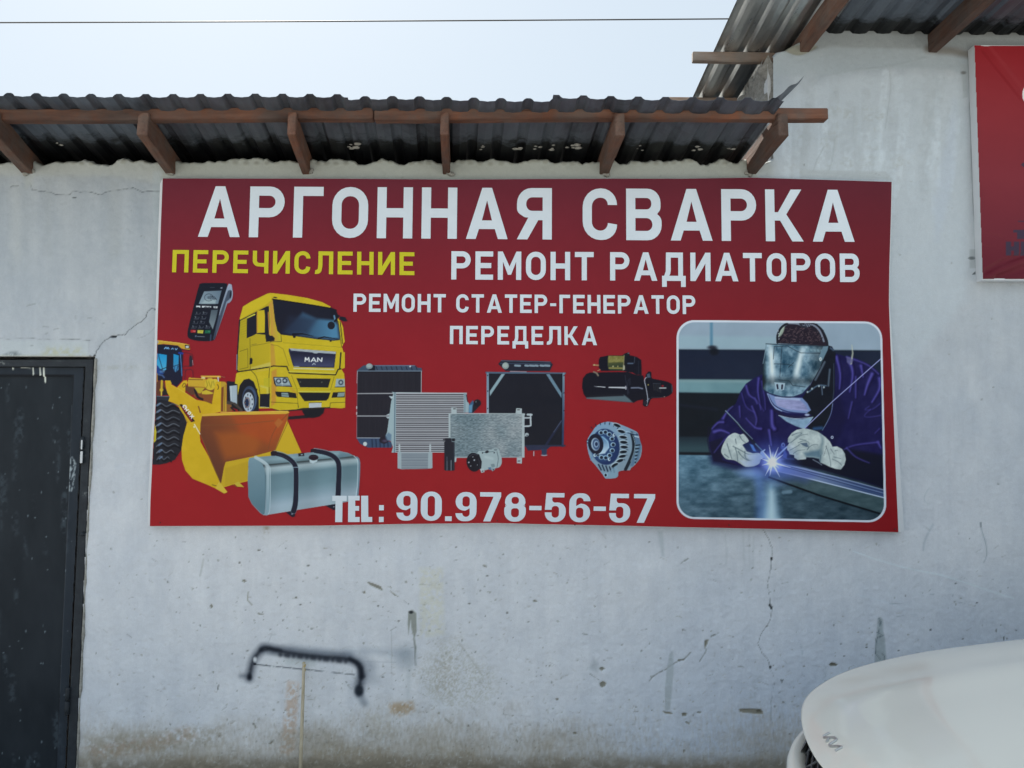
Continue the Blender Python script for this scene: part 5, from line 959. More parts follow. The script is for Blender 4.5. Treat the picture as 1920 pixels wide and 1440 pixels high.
# sprayed black paint
SP = (18, 22, 30)
wc.ell(1215, 740, 50, 52, (128, 138, 146), soft=34, a=.65); wc.line([(880, 720), (1040, 712), (1220, 725)], 34, (120, 130, 140), soft=18, a=.5); wc.line([(300, 850), (340, 850)], 22, (60, 66, 76), soft=12, a=.7); wc.line([(960, 960), (985, 1000)], 36, (90, 100, 110), soft=14, a=.6); wc.ell(1035, 870, 40, 30, (142, 148, 154), soft=18, a=.5); wc.line([(430, 700), (600, 710), (900, 740)], 50, (90, 100, 112), soft=16, a=.55); wc.line([(560, 765), (700, 770)], 40, (140, 150, 150), soft=14, a=.4)
wc.line([(960, 770), (1020, 800), (950, 900)], 60, (110, 118, 128), soft=22, a=.5); wc.line([(1235, 760), (1225, 960)], 24, (140, 148, 152), soft=14, a=.5)
for q, w_ in (([(345, 862), (358, 800), (372, 758), (392, 728), (418, 698), (440, 692), (480, 704), (540, 716), (650, 734), (760, 746), (860, 752), (930, 768), (962, 800), (968, 840), (960, 890), (955, 940)], 36),):
    wc.line(q, w_ * 1.3, (60, 66, 76), soft=14, a=.62, sm=4); wc.line(q, w_ * .40, SP, soft=8, a=.95, sm=4)
wc.line([(905, 756), (955, 790), (970, 850)], (20, 34), SP, soft=9, a=.8, sm=3); wc.line([(415, 704), (460, 694), (520, 708)], (24, 14), SP, soft=8, a=.7); wc.ell(955, 930, 24, 30, (26, 32, 40), soft=7, a=.9); wc.ell(348, 856, 11, 15, SP, soft=8)
for k in range(16): wc.ell(520 + k * 24 + 5 * math.sin(k * 2.1), 731 + k * 2.4, 11, 12, (36, 40, 48), soft=7, a=.75)
wc.line([(385, 785), (500, 798), (700, 818), (930, 842)], 6, (60, 66, 72), soft=2.2, a=.85, tex=ragged(6, .3, .5, 8)); wc.ell(378, 782, 8, 7, SP, soft=2); wc.line([(960, 770), (1160, 772)], 4, (120, 128, 134), soft=2, a=.7); wc.ell(378, 758, 10, 14, (176, 180, 184), soft=3); wc.ell(1130, 735, 16, 18, (168, 176, 182), soft=6, a=.6)
wc.line([(1135, 590), (1132, 870)], 3, (130, 134, 134), soft=2, a=.6)
Z(1000, 960, 3)
for q in ([(368, 880), (388, 870), (402, 882), (384, 894)], [(372, 964), (392, 952), (410, 962), (406, 978), (388, 988), (374, 980)], [(218, 1244), (236, 1238), (250, 1246), (232, 1253)], [(725, 1120), (785, 1130), (784, 1138), (740, 1134)], [(834, 1132), (864, 1132), (862, 1148), (838, 1148)], [(918, 1124), (946, 1126), (940, 1134), (924, 1132)], [(1158, 1110), (1190, 1108), (1280, 1110), (1294, 1136), (1250, 1136), (1190, 1132), (1160, 1124)], [(852, 1178), (880, 1186), (878, 1196), (864, 1190)], [(0, 495), (24, 500), (22, 508), (0, 506)], [(962, 722), (985, 718), (982, 736), (966, 768)], [(810, 832), (850, 830), (846, 838), (816, 838)], [(338, 526), (352, 534), (346, 538)], [(126, 1050), (140, 1048), (138, 1060), (128, 1060)], [(844, 1334), (854, 1340), (848, 1356), (842, 1350)]):
    wc.poly(q, (114, 114, 106), soft=1.4, h=-.005)
for q, w_ in (([(655, 950), (668, 930), (705, 905), (745, 888), (800, 848), (850, 828), (885, 790)], 6), ([(1000, 700), (1040, 680)], 8), ([(830, 290), (872, 262)], 6), ([(935, 840), (968, 790), (975, 770)], 5), ([(318, 910), (370, 945)], 4), ([(360, 1280), (366, 1350)], 4), ([(278, 686), (308, 692)], 5), ([(604, 665), (640, 660)], 4), ([(1152, 868), (1185, 874)], 4), ([(420, 1190), (435, 1200)], 4)): wc.line(q, w_, (92, 96, 94), soft=2, a=.75, h=-.003, tex=ragged(3, .25, .5, 5))
wc.poly([(765, 800), (785, 780), (790, 880), (778, 1020), (768, 1115), (742, 1115), (740, 1000), (750, 900)], (146, 155, 160), soft=3, a=.8); wc.poly([(700, 110), (730, 108), (738, 250), (722, 250)], (152, 160, 164), soft=5, a=.6)
for q in ([(1080, 130), (1090, 220), (1084, 300)], [(1180, 110), (1186, 290)], [(1215, 130), (1218, 330)], [(1240, 140), (1236, 300)]): wc.line(q, 10, (150, 157, 160), soft=5, a=.4)
wc.poly([(340, 830), (370, 850), (360, 900), (310, 880)], (146, 153, 158), soft=10, a=.7); wc.poly([(1240, 930), (1290, 920), (1250, 1040), (1210, 1060)], (146, 154, 162), soft=8, a=.6, tex=ragged(5, .4, .6, 15)); wc.line([(1390, 940), (1398, 958)], 4, (90, 96, 100)); wc.line([(1404, 940), (1400, 958)], 3, (96, 102, 106))
crack = [(1292, 98), (1312, 130), (1340, 190), (1346, 236), (1340, 262), (1336, 320), (1322, 380), (1320, 420), (1330, 480), (1334, 525), (1342, 545), (1336, 600), (1310, 645), (1280, 690), (1264, 740), (1285, 790), (1325, 840), (1334, 880), (1352, 930), (1354, 970), (1345, 1040), (1336, 1090), (1336, 1150), (1350, 1230), (1352, 1290)]
def cracked(q, w_, seed, amp=5, a=.95, h=-.004):
    r2 = random.Random(seed); out = []
    for (x0, y0), (x1, y1) in zip(q, q[1:]):
        for k in range(4): t_ = k / 4; out.append((x0 + (x1 - x0) * t_ + r2.uniform(-amp, amp) * .5, y0 + (y1 - y0) * t_ + r2.uniform(-amp, amp) * .5))
    out.append(q[-1]); wc.line(out, w_, (52, 56, 58), soft=1.5, a=a, h=h)
cracked(crack[:18], 2.4, 1, a=.85); cracked(crack[17:], 2.0, 2, a=.45)
for x, y in ((1341, 263), (1340, 540), (1332, 526), (1333, 874)): wc.ell(x, y, 6, 9, (46, 50, 52), soft=1.4, h=-.006)
Z(1420, 1140, 3.84)
wc.poly([(866, 75), (885, 66), (904, 82), (905, 160), (918, 220), (930, 400), (905, 420), (848, 420), (852, 240), (862, 160)], (130, 141, 146), soft=4, a=.8)
for q in ([(875, 75), (890, 100), (880, 130), (895, 125), (884, 90)], [(862, 175), (890, 190), (880, 215), (910, 195)], [(868, 210), (858, 250), (852, 330), (870, 350), (885, 370)], [(895, 330), (915, 345), (918, 400)], [(880, 150), (870, 190)], [(850, 220), (848, 400)]): wc.line(q, 4.5, (70, 82, 88), soft=1.6, a=.85, h=-.003)
for q in ([(515, 408), (535, 392), (556, 396), (578, 406), (566, 420), (530, 421)], [(0, 735), (25, 735), (45, 750), (20, 758), (0, 758)]): wc.poly(q, (92, 92, 84), soft=1.4, h=-.005)
for x, y in ((788, 286), (552, 126), (624, 347), (603, 258), (1248, 157), (1798, 220), (1480, 222), (1016, 308), (232, 908), (126, 710)): wc.ell(x, y, 6, 4, (66, 72, 76), soft=1.5, h=-.002)
wc.line([(1776, 206), (1774, 228)], 5, (36, 44, 52)); wc.line([(1855, 155), (1870, 166)], 5, (90, 98, 104)); wc.line([(172, 512), (180, 530)], 4, (76, 84, 90)); wc.line([(320, 480), (340, 495)], 4, (130, 140, 148)); wc.line([(318, 260), (326, 350)], 14, (128, 142, 152), soft=5, a=.6, tex=ragged(3, .45, .6, 4)); wc.line([(490, 430), (486, 540)], 22, (126, 138, 146), soft=7, a=.5, tex=ragged(4, .4, .6, 6))
Z(1600, 900, 4.234)
wc.line([(0, 565), (150, 620), (400, 695), (700, 755), (900, 818), (1100, 885), (1270, 940)], 9, (186, 197, 204), soft=2.5, a=.75); wc.line([(30, 910), (300, 980), (500, 1080)], 8, (176, 188, 198), soft=4, a=.5); wc.line([(1013, 340), (1020, 400), (1050, 500), (1060, 590), (1035, 655)], (9, 6), (120, 130, 136), soft=2.6, a=.75, sm=3); wc.line([(1013, 338), (1013, 372)], 7, (70, 78, 82), soft=2)
wc.line([(600, 70), (570, 120), (570, 170), (605, 190)], 7, (142, 152, 158), soft=3, a=.7, sm=3); wc.line([(635, 355), (600, 410), (565, 490), (555, 555)], 14, (140, 150, 156), soft=4, a=.6, sm=3); wc.line([(560, 370), (610, 395)], 10, (150, 156, 160), soft=4, a=.5)
for q in ([(290, 985), (400, 978)], [(345, 1086), (400, 1076)], [(830, 970), (880, 980)], [(610, 905), (640, 905)], [(1100, 785), (1110, 788)], [(785, 905), (790, 925)]): wc.line(q, 5, (112, 124, 132), soft=2, a=.7)
for x, y in ((978, 975), (105, 1330), (612, 1190), (812, 820)): wc.ell(x, y, 7, 5, (62, 68, 72), soft=1.5, h=-.002)
# cracks above the door and at far left
Z(0, 560, 6)
cracked([(1068, 640), (1085, 590), (1130, 515), (1180, 470), (1235, 430), (1290, 425), (1350, 400), (1405, 405), (1450, 350), (1520, 300), (1580, 262), (1640, 215), (1655, 150), (1700, 106), (1750, 118)], 6.5, 3, amp=9)
wc.poly([(1232, 428), (1265, 412), (1310, 420), (1305, 440), (1262, 442)], (40, 44, 48), soft=1.5, h=-.008); wc.poly([(1732, 118), (1750, 110), (1762, 122), (1745, 130)], (30, 32, 36), soft=1.3, h=-.008); wc.poly([(1040, 650), (1060, 622), (1076, 632), (1062, 660)], (60, 64, 66), soft=1.5); wc.poly([(994, 655), (1002, 634), (1030, 652)], (26, 30, 34), soft=1.4)
cracked([(0, 450), (120, 452), (330, 446), (480, 452), (700, 452), (880, 458), (980, 470), (1035, 462)], 5, 4, amp=5, a=.8); wc.line([(999, 470), (1001, 640)], 4, (92, 98, 100), soft=1.5, a=.8); wc.line([(0, 545), (90, 550)], 4, (120, 126, 126), soft=1.6, a=.6)
cracked([(1545, 440), (1600, 432), (1650, 410), (1700, 360), (1755, 310)], 3, 5, amp=5, a=.6)
wc.poly([(0, 470), (990, 476), (990, 640), (0, 640)], (160, 170, 172), soft=8, a=.4)
wc.poly([(540, 560), (900, 570), (930, 640), (480, 640)], (150, 152, 126), soft=22, a=.75, tex=ragged(6, .3, .6, 22)); wc.line([(0, 645), (500, 650), (1000, 652)], 16, (168, 172, 156), soft=5, a=.9); wc.line([(0, 636), (1000, 642)], 8, (108, 112, 100), soft=5, a=.6, tex=ragged(4, .35, .55, 24))
wc.poly([(40, 630), (120, 600), (200, 596), (235, 625), (160, 645)], (96, 104, 108), soft=8, a=.85, tex=ragged(4, .3, .5, 25)); wc.line([(1090, 775), (1300, 778), (1500, 770), (1700, 775)], 34, (132, 136, 130), soft=12, a=.7, tex=ragged(6, .3, .6, 26)); wc.line([(1560, 210), (1500, 290)], 60, (146, 150, 146), soft=22, a=.5, tex=ragged(6, .4, .6, 28))
for q in ([(480, 314), (545, 318)], [(600, 345), (655, 334)], [(500, 395), (530, 385), (515, 400)], [(985, 220), (1005, 214), (1030, 222)], [(845, 190), (846, 230)], [(1155, 280), (1170, 270)], [(300, 80), (398, 55)], [(345, 528), (372, 526)]): wc.line(q, 8, (104, 110, 112), soft=2.2, a=.8, h=-.002)
wc.poly([(1700, 660), (1760, 620), (1760, 1000), (1710, 760)], (146, 155, 158), soft=6, a=.7)
Z(0, 120, 3)
cracked([(165, 665), (185, 710), (260, 715), (300, 728), (340, 736), (388, 734), (400, 718), (500, 716), (560, 735), (600, 715), (700, 705), (750, 695), (800, 718), (900, 714)], 3.2, 7, amp=6, a=.75); cracked([(62, 688), (80, 682), (104, 684)], 4, 8, amp=3); cracked([(405, 748), (425, 752)], 4, 9, amp=2); wc.line([(300, 1045), (280, 1085)], 3, (140, 148, 150), soft=2, a=.7); wc.line([(150, 1360), (200, 1350)], 3, (120, 128, 130), soft=2, a=.6)
wc.poly([(130, 560), (200, 560), (180, 680), (140, 700)], (142, 148, 146), soft=10, a=.6); wc.poly([(860, 600), (915, 600), (880, 1400), (860, 1400)], (146, 156, 160), soft=7, a=.5); wc.poly([(340, 530), (400, 535), (380, 560)], (110, 112, 108), soft=8, a=.6)
for k in range(14): wc.ell(rnd.uniform(120, 880), rnd.uniform(780, 1200), rnd.uniform(2, 4), rnd.uniform(4, 14), (146, 154, 156), soft=3, a=.5)
for k in range(12): x = rnd.uniform(20, 860); wc.line([(x, 640 + rnd.uniform(0, 60)), (x + 4, 900 + rnd.uniform(0, 300))], rnd.uniform(20, 60), rnd.choice([(136, 142, 144), (152, 158, 161)]), soft=18, a=.3)
Z(0, 0, 1)
# dirt at the foot of the wall and brown patches beside the door jamb
def foot(X, Y):
    n = fbm(X, Y, 120, 60, 61, 3); g_ = .55 + .45 * np.exp(-((X - 620) / 420.) ** 4); s_ = fbm(X, Y, 3.2, 9, 62, 3)
    t_ = np.clip((Y - 1316 + (n - .5) * 120) / 125, 0, 1); return np.clip(t_ ** 1.3 * g_ * 1.05 + (s_ - .5) * .55 * np.clip(t_ * 3, 0, 1), 0, 1) * .9
wc.poly([(-950, 1270), (3050, 1270), (3050, 1500), (-950, 1500)], grained((126, 118, 103), 12, 30, 16, seed=63), soft=2, tex=foot)
wc.poly([(-950, 1424), (3050, 1424), (3050, 1500), (-950, 1500)], grained((92, 86, 74), 14, 9, 5, seed=64), soft=34, a=.65, tex=ragged(14, .15, .5, 66))
wc.poly([(160, 1402), (300, 1380), (350, 1360), (372, 1380), (300, 1405), (180, 1425)], (132, 112, 94), soft=14, a=.5, tex=ragged(6, .3, .55, 67))
for k in range(2300):                        # scratchy trowelled grain, light ridges and grey-brown pits, densest low and left of centre
    x = rnd.gauss(720, 330) if k % 3 else rnd.uniform(160, 1900); y = 1440 - abs(rnd.gauss(0, 1)) * (75 if k % 4 else 190)
    if y < 1010 or x < 160: continue
    a = rnd.uniform(-1.9, -.9) if k % 2 else rnd.uniform(-.7, .7); L = rnd.uniform(2.5, 8); li = rnd.random() < .5 and y > 1300
    wc.line([(x, y), (x + L * math.cos(a), y + L * math.sin(a))], rnd.uniform(.6, 1.6), (176, 184, 186) if li else rnd.choice([(120, 118, 108), (136, 136, 128), (104, 100, 90)]), soft=2.0, a=rnd.uniform(.2, .55), h=.0012 if li else -.0012)
wc.poly([(160, 1380), (420, 1360), (420, 1400), (160, 1430)], (128, 122, 108), soft=20, a=.5, tex=ragged(7, .35, .6, 67))
# outline of the two facades
def jag(x, base_, amp, sd): return base_ + (fbm(x, x * 0 + sd * 7.7, 26, 26, sd, 4) - .5) * amp
xop = lambda y: 178 - (y - 670) * .0455
ytop = np.where(wc.xs < 1449, jag(wc.xs, 299, 22, 71), jag(wc.xs, 46, 20, 72))
lft = np.interp(wc.xs, [1449, 1457, 1474, 1500, 1517, 1530], [102, 93, 90, 76, 64, 46]); ytop = np.where((wc.xs >= 1449) & (wc.xs < 1532), np.maximum(ytop - 4, lft + (ytop - 46) * .3), ytop)
over = wc.Y - ytop[None, :]
wc.H -= np.clip(1 - over / 7, 0, 1) ** 2 * .035
cellx = (wc.X[:-1, :-1] + 1); celly = (wc.Y[:-1, :-1] + 1); keep = (over[:-1, :-1] > 0) & (over[:-1, 1:] > 0)
keep &= ~((cellx < xop(celly)) & (celly > 668) & (cellx > -260))
keep &= ~((cellx > 345) & (cellx < 1635) & (celly > 352) & (celly < 958))
left_of = cellx < 1449
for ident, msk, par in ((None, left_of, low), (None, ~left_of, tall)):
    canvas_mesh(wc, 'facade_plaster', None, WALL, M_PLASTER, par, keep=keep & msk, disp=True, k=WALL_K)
# masonry behind the plaster
def boxes(name, L, mat, parent):
    bm = bmesh.new()
    for b in L: box_bm(bm, *b)
    return bm_obj(name, bm, mat, parent, 0)
y0_ = WALL + .022
XD = P(178, 670).x; XD0 = P(-250, 670).x; ZD = P(100, 668).z; XL, XR, YB = P(-860, 600).x, P(2900, 600).x, 8.2
boxes('wall', [(XD + .004, XC - .002, y0_, y0_ + .25, 0, 2.87), (XL, XD0, y0_, y0_ + .25, 0, 2.87), (XD0, XD + .004, y0_, y0_ + .25, ZD, 2.87), (XL, XL + .25, y0_ + .25, YB, 0, 2.3), (XL + .25, XC - .002, YB - .25, YB, 0, 2.28)], M_WASH, low)
boxes('wall', [(XC + .004, XR, y0_, y0_ + .25, 0, 3.44), (XC + .16, XR, y0_ + .001, y0_ + .249, 3.44, 3.53), (XR - .25, XR, y0_ + .25, YB, 0, 3.5), (XC, XR - .25, YB - .25, YB, 0, 3.48)], M_WASH, tall)
# rough unplastered flank of the taller building
n1, n2 = 90, 80; V = []; Qd = []
for i in range(n1 + 1):
    for j in range(n2 + 1):
        yy = WALL + .006 + (YB - WALL) * (i / n1) ** 1.9; zz = 2.2 + 1.26 * j / n2
        if j == n2: zz += .02 * math.sin(i * 1.7) + .015 * math.sin(i * 4.1)
        V.append((0, yy, zz))
V = np.array(V); nn = fbm(V[:, 1] * 100, V[:, 2] * 100, 9, 9, 81, 5) - .5; V[:, 0] = XC + .004 - np.clip(nn + .12, -.1, 1) * .10 * np.clip((V[:, 1] - WALL - .01) / .05, 0, 1) + .03 * np.clip(1 - (V[:, 1] - WALL - .01) / .02, 0, 1)
for i in range(n1):
    for j in range(n2): a = i * (n2 + 1) + j; Qd.append((a, a + 1, a + n2 + 2, a + n2 + 1))
link('rough_flank', np_mesh('rough_flank', V, np.array(Qd), M_CONCRETE, smooth=False), tall)
boxes('wall', [(XC + .01, XC + .2, y0_ + .25, YB - .25, 0, 3.44)], M_WASH, tall)

# ------------------------------------------------------------------ corrugated sheets
PER = .1165
def corr(x):
    t_ = (x / PER) % 1.0; d = abs(t_ - .5) * 2            # 0 mid trough .. 1 crest
    return .0135 * min(1, max(0, (d - .57) / .21)) - .003 * (1 - min(1, d / .6)) ** 2
def sheet(name, x0, x1, ya, yb, zf, skew, mat, parent, ph, seed, ny=26, frontwave=.006):
    r3 = random.Random(seed); step = PER / 14; nx = int((x1 - x0) / step); V = []; Fc = []
    dy = r3.uniform(-.012, .012); dz = r3.uniform(0, .003)
    for j in range(ny + 1):
        yy = ya + dy + (yb - ya) * (j / ny) ** 1.6
        for i in range(nx + 1):
            x = x0 + (x1 - x0) * i / nx; w_ = .0025 * math.sin(x * 7 + seed) * math.sin(yy * 4 + seed * 2) + (frontwave * .5 * math.sin(x * 3.1 + 1.3 * seed) * (1 - j / ny) ** 6)
            V.append((x + skew * (yy - 3.29), yy, zf(x, yy) + corr(x - ph) + w_ + dz))
    for j in range(ny):
        for i in range(nx): a = j * (nx + 1) + i; Fc.append((a, a + 1, a + nx + 2, a + nx + 1))
    b = len(V); V += [(x, y, z + .0009) for x, y, z in V]; Fc += [tuple(b + k for k in f[::-1]) for f in Fc]
    for i in range(nx): Fc.append((i, b + i, b + i + 1, i + 1))
    me = mesh(name, V, Fc, mat); return link(name, me, parent)
zlow = lambda x, y: 3.0245 - .149 * (y - 3.38)
zta = lambda x, y: 3.587
phl = P(20, 172, 3.29).x - PER * 0
x = P(1466, 196, 3.30).x; xe = x; k = 0
while x > XL - .1:
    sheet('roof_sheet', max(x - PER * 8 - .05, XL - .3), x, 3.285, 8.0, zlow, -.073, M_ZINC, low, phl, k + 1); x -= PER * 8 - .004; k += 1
# the torn last corner curls up
V = []; nU, nV = 16, 10
edge = [(1446, 188), (1458, 181), (1468, 174), (1478, 163), (1484, 159), (1493, 157), (1500, 150), (1509, 141)]
for i in range(nU + 1):
    t_ = i / nU * (len(edge) - 1); k = min(int(t_), len(edge) - 2); f = t_ - k; ex = edge[k][0] * (1 - f) + edge[k + 1][0] * f; ey = edge[k][1] * (1 - f) + edge[k + 1][1] * f
    top = P(ex, ey, 3.27); bt = i / nU; bx = 1444 + 26 * min(1, bt * 1.2) + 39 * max(0, bt - .3) / .7 * 0.98; by = 201 - 60 * max(0, bt - .3) / .7 * .99
    bot = P(bx, by, 3.36)
    for j in range(nV + 1): q = top.lerp(bot, j / nV); V.append(q + Vector((0, .02 * math.sin(math.pi * j / nV) * (1 - bt), 0)))
Fc = [(i * (nV + 1) + j, i * (nV + 1) + j + 1, (i + 1) * (nV + 1) + j + 1, (i + 1) * (nV + 1) + j) for i in range(nU) for j in range(nV)]
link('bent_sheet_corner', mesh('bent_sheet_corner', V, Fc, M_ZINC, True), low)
x = P(1366, 0, 3.577).x; k = 0; ph2 = x + .03
while x < XR + .2:
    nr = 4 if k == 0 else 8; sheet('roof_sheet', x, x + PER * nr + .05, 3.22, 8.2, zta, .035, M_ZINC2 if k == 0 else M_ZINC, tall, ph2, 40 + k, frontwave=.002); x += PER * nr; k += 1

# ------------------------------------------------------------------ eaves timber
for xf, xw, w_, m_ in ((-300, -200, .044, M_WOOD), (-14, 50, .052, M_WOOD), (268, 319, .046, M_WOOD), (549, 575, .036, M_WOODF), (835, 838, .036, M_WOODF), (1163, 1133, .044, M_WOOD), (1466, 1409, .046, M_WOOD)):
    yb_ = 326; a = P(xf, 211, 3.36); bw = P(xw, yb_, WALL); h_ = .105
    b = Vector((bw.x, WALL, bw.z + h_)); d = (b - a) / (WALL - 3.36); e = a + d * .75
    beam('rafter', a, e, w_, h_, m_, low)
a = P(-900, 206, 3.385); b = P(700, 203.5, 3.385); c_ = P(1552, 203, 3.385)
for q0, q1, w_, nm in ((a, b, .05, M_WOODF), (b + Vector((.004, 0, 0)), c_, .05, M_WOODF)):
    beam('eaves_batten', q0 + Vector((0, .02, .002)), q1 + Vector((0, .02, .002)), w_, .05, nm, low, bow=.002)
# taller building: rafters and side battens
for (xt, yt_), (xw, yw), w_ in (((1548, 0), (1508, 72), .046), ((1842, 0), (1750, 88), .046), ((2150, 0), (2010, 96), .046), ((2450, 0), (2290, 100), .046)):
    bw = P(xw, yw, WALL); h_ = .11; top = Vector((bw.x, WALL, min(bw.z + h_, 3.583))); dr = Vector((-.0 , -1, 0.0)); beam('rafter', top + Vector((0, -.52, .0)), top + Vector((0, .55, 0)), w_, .09, M_WOOD, tall)
for (px0, py0), D_, xe_, gr in (((1298, 78), 3.95, XC + .1, M_WOODG), ((1241, 168), 4.50, XC + .06, M_WOODG)):
    s_ = P(px0, py0, D_); beam('side_batten', Vector((s_.x, D_, 3.585)), Vector((xe_, D_, 3.583)), .032, .052, gr, tall, bow=.001)
# lumps of mortar and foam at the wall head
bm = bmesh.new(); r4 = random.Random(12)
def lump(p, sx, sy, sz):
    v_ = bmesh.ops.create_icosphere(bm, subdivisions=2, radius=1)['verts']
    for q in v_: k = 1 + r4.uniform(-.28, .28); q.co = Vector((q.co.x * sx * k, q.co.y * sy * k, q.co.z * sz * k)) + p
for px_, py_, s_ in ((655, 276, .016), (666, 281, .020), (905, 270, .010), (972, 272, .012), (1004, 264, .009), (1032, 277, .013), (1068, 271, .016), (1082, 277, .017), (1196, 276, .009), (1306, 272, .014), (1370, 275, .010), (118, 272, .010), (1150, 283, .010)):
    D_ = 3.69
    for q in range(3):
        p = P(px_ + r4.uniform(-9, 9), py_ + r4.uniform(-3, 3), D_); yy = D_ - .02 + r4.uniform(-.02, .03); p.y = yy; p.z = zlow(0, yy) - .001; k = r4.uniform(.35, .95); lump(p, s_ * k * 1.3, s_ * k * .9, s_ * k * .4)
for xw in (52, 320, 576, 839, 1131, 1408):
    for k in range(4): lump(P(xw + r4.uniform(-9, 9), 322 + r4.uniform(-4, 7), WALL - .005), .012, .010, .010)
bmo = bm_obj('mortar_lumps', bm, M_MORTAR, low, smooth=True); bmo['kind'] = 'stuff'

# ------------------------------------------------------------------ black steel door
def prism(name, poly_, D0, D1, mat, parent, bevel=.0015):
    bm = bmesh.new(); a = [bm.verts.new(P(x, y, D0)) for x, y in poly_]; b = [bm.verts.new(P(x, y, D0) + Vector((0, D1 - D0, 0))) for x, y in poly_]; n = len(a)
    bm.faces.new(a); bm.faces.new(b[::-1])
    for k in range(n): bm.faces.new((a[k], b[k], b[(k + 1) % n], a[(k + 1) % n]))
    return bm_obj(name, bm, mat, parent, bevel)
xg = lambda y: 160 - (y - 687) * .0468
prism('door_frame', [(-262, 676), (-262, 1458), (-242, 1458), (-238, 687), (160, 687.5), (xg(1458), 1458), (xop(1458) - 1.5, 1458), (175, 674)], WALL - .006, WALL + .05, M_STEEL, low)
dcv = Canvas(np.concatenate([np.arange(-236, -40, 14), np.arange(-40, 161, 1.6)]), np.arange(689, 1458, 2.0), (30, 36, 42)); dcv.A[:] = 1; dcv.ID[:] = 1
dcv.C[:] = grained((36, 43, 51), 9, 40, 90, seed=1)(dcv.X, dcv.Y)
dcv.poly([(-300, 704), (137, 706), (104, 1460), (-300, 1460)], grained((29, 35, 41), 7, 30, 70, seed=2), soft=2, h=-.010); dcv.line([(137, 704), (104, 1458)], 3, (20, 24, 30), soft=2); dcv.line([(-300, 702), (137, 704)], 4, (18, 22, 28), soft=2)
dcv.line([(133, 760), (130, 900), (112, 1300)], 2, (60, 68, 76), soft=2, a=.8)
r5 = random.Random(8)
for k in range(34):
    x = r5.uniform(-40, 128); y = r5.uniform(715, 1150) if k < 26 else r5.uniform(1150, 1430); dcv.line([(x, y), (x + r5.uniform(-4, 4), y + r5.uniform(15, 70))], r5.uniform(4, 14), (62, 72, 80), soft=9, a=r5.uniform(.35, .85), tex=ragged(7, .4, .62, 100 + k))
for k in range(60): dcv.ell(r5.uniform(-20, 150), r5.uniform(700, 1440), r5.uniform(.5, 1.3), r5.uniform(.5, 2.5), (110, 122, 130), soft=1.4, a=.8)
for q in ([(135, 858), (140, 868), (133, 882)], [(131, 880), (142, 870), (134, 900)], [(130, 905), (140, 890), (134, 920)], [(132, 860), (130, 920)]): dcv.line(q, 3, (150, 162, 168), soft=2, a=.8, sm=3, tex=ragged(4, .3, .5, 9))
dcv.line([(11, 682), (11.5, 685)], 2, (190, 196, 190)); 
for x, y1 in ((24, 692), (62, 702), (75, 703), (82, 716)): dcv.line([(x, 689), (x + .8, y1)], 2.6, (192, 198, 190), soft=1.2, h=.001)
dcv.line([(40, 689), (57, 690)], 2, (170, 176, 170), soft=1.2)
dk = ((dcv.X[:-1, 1:] + .2) < xg(dcv.Y[:-1, 1:]) - 1.6)
leaf = canvas_mesh(dcv, 'door', None, WALL + .012, M_DOOR, low, keep=dk, disp=True)
leaf['label'] = 'black steel door leaf with a recessed panel and white paint drips'
box('door_backing', P(-236, 700).x, P(xg(1100) - 20, 700).x - .0, WALL + .03, WALL + .05, .01, ZD - .03, M_BLACK, low)
for (px_, py_, hh, c_) in ((153.5, 844, .125, M_ALLOY), (126.5, 1314, .125, M_STEEL)):
    bm = bmesh.new(); p = P(px_, py_, WALL - .012); tube_bm(bm, [p + Vector((0, 0, -hh / 2)), p + Vector((0, 0, -.003))], .0105, 12); tube_bm(bm, [p + Vector((0, 0, .003)), p + Vector((0, 0, hh / 2 - .008)), p + Vector((0, 0, hh / 2))], [.0105, .0105, .006], 12)
    bm_obj('hinge', bm, M_STEEL if c_ is M_STEEL else M_STEEL, leaf, smooth=True)
bm = bmesh.new(); p = P(153, 845, WALL - .0235); box_bm(bm, p.x - .006, p.x + .005, p.y, p.y + .002, p.z - .058, p.z - .003); box_bm(bm, p.x - .005, p.x + .002, p.y, p.y + .002, p.z + .006, p.z + .05)
bm_obj('paint_flake', bm, M_VINYLW, low, .0008)
bm = bmesh.new(); lump(P(155, 1001, WALL - .008), .012, .012, .009); bm_obj('welded_stub', bm, M_STEEL, low, smooth=True)
# strip of bare cement along the jamb
bm = bmesh.new(); ring = []
for k in range(40):
    y = 672 + k * 20; x = xop(y) + .4; w_ = .005 + .003 * math.sin(k * 1.3) + .002 * math.sin(k * 3.7); c0 = P(x, y, WALL - .008)
    ring.append([bm.verts.new(c0 + Vector((dx * w_, dy, 0))) for dx, dy in ((-1, .01), (-.5, 0), (.6, 0), (1.2, .012))])
for a_, b_ in zip(ring, ring[1:]):
    for k in range(3): bm.faces.new((a_[k], b_[k], b_[k + 1], a_[k + 1]))
bm_obj('cement_fillet', bm, M_MORTAR, low)

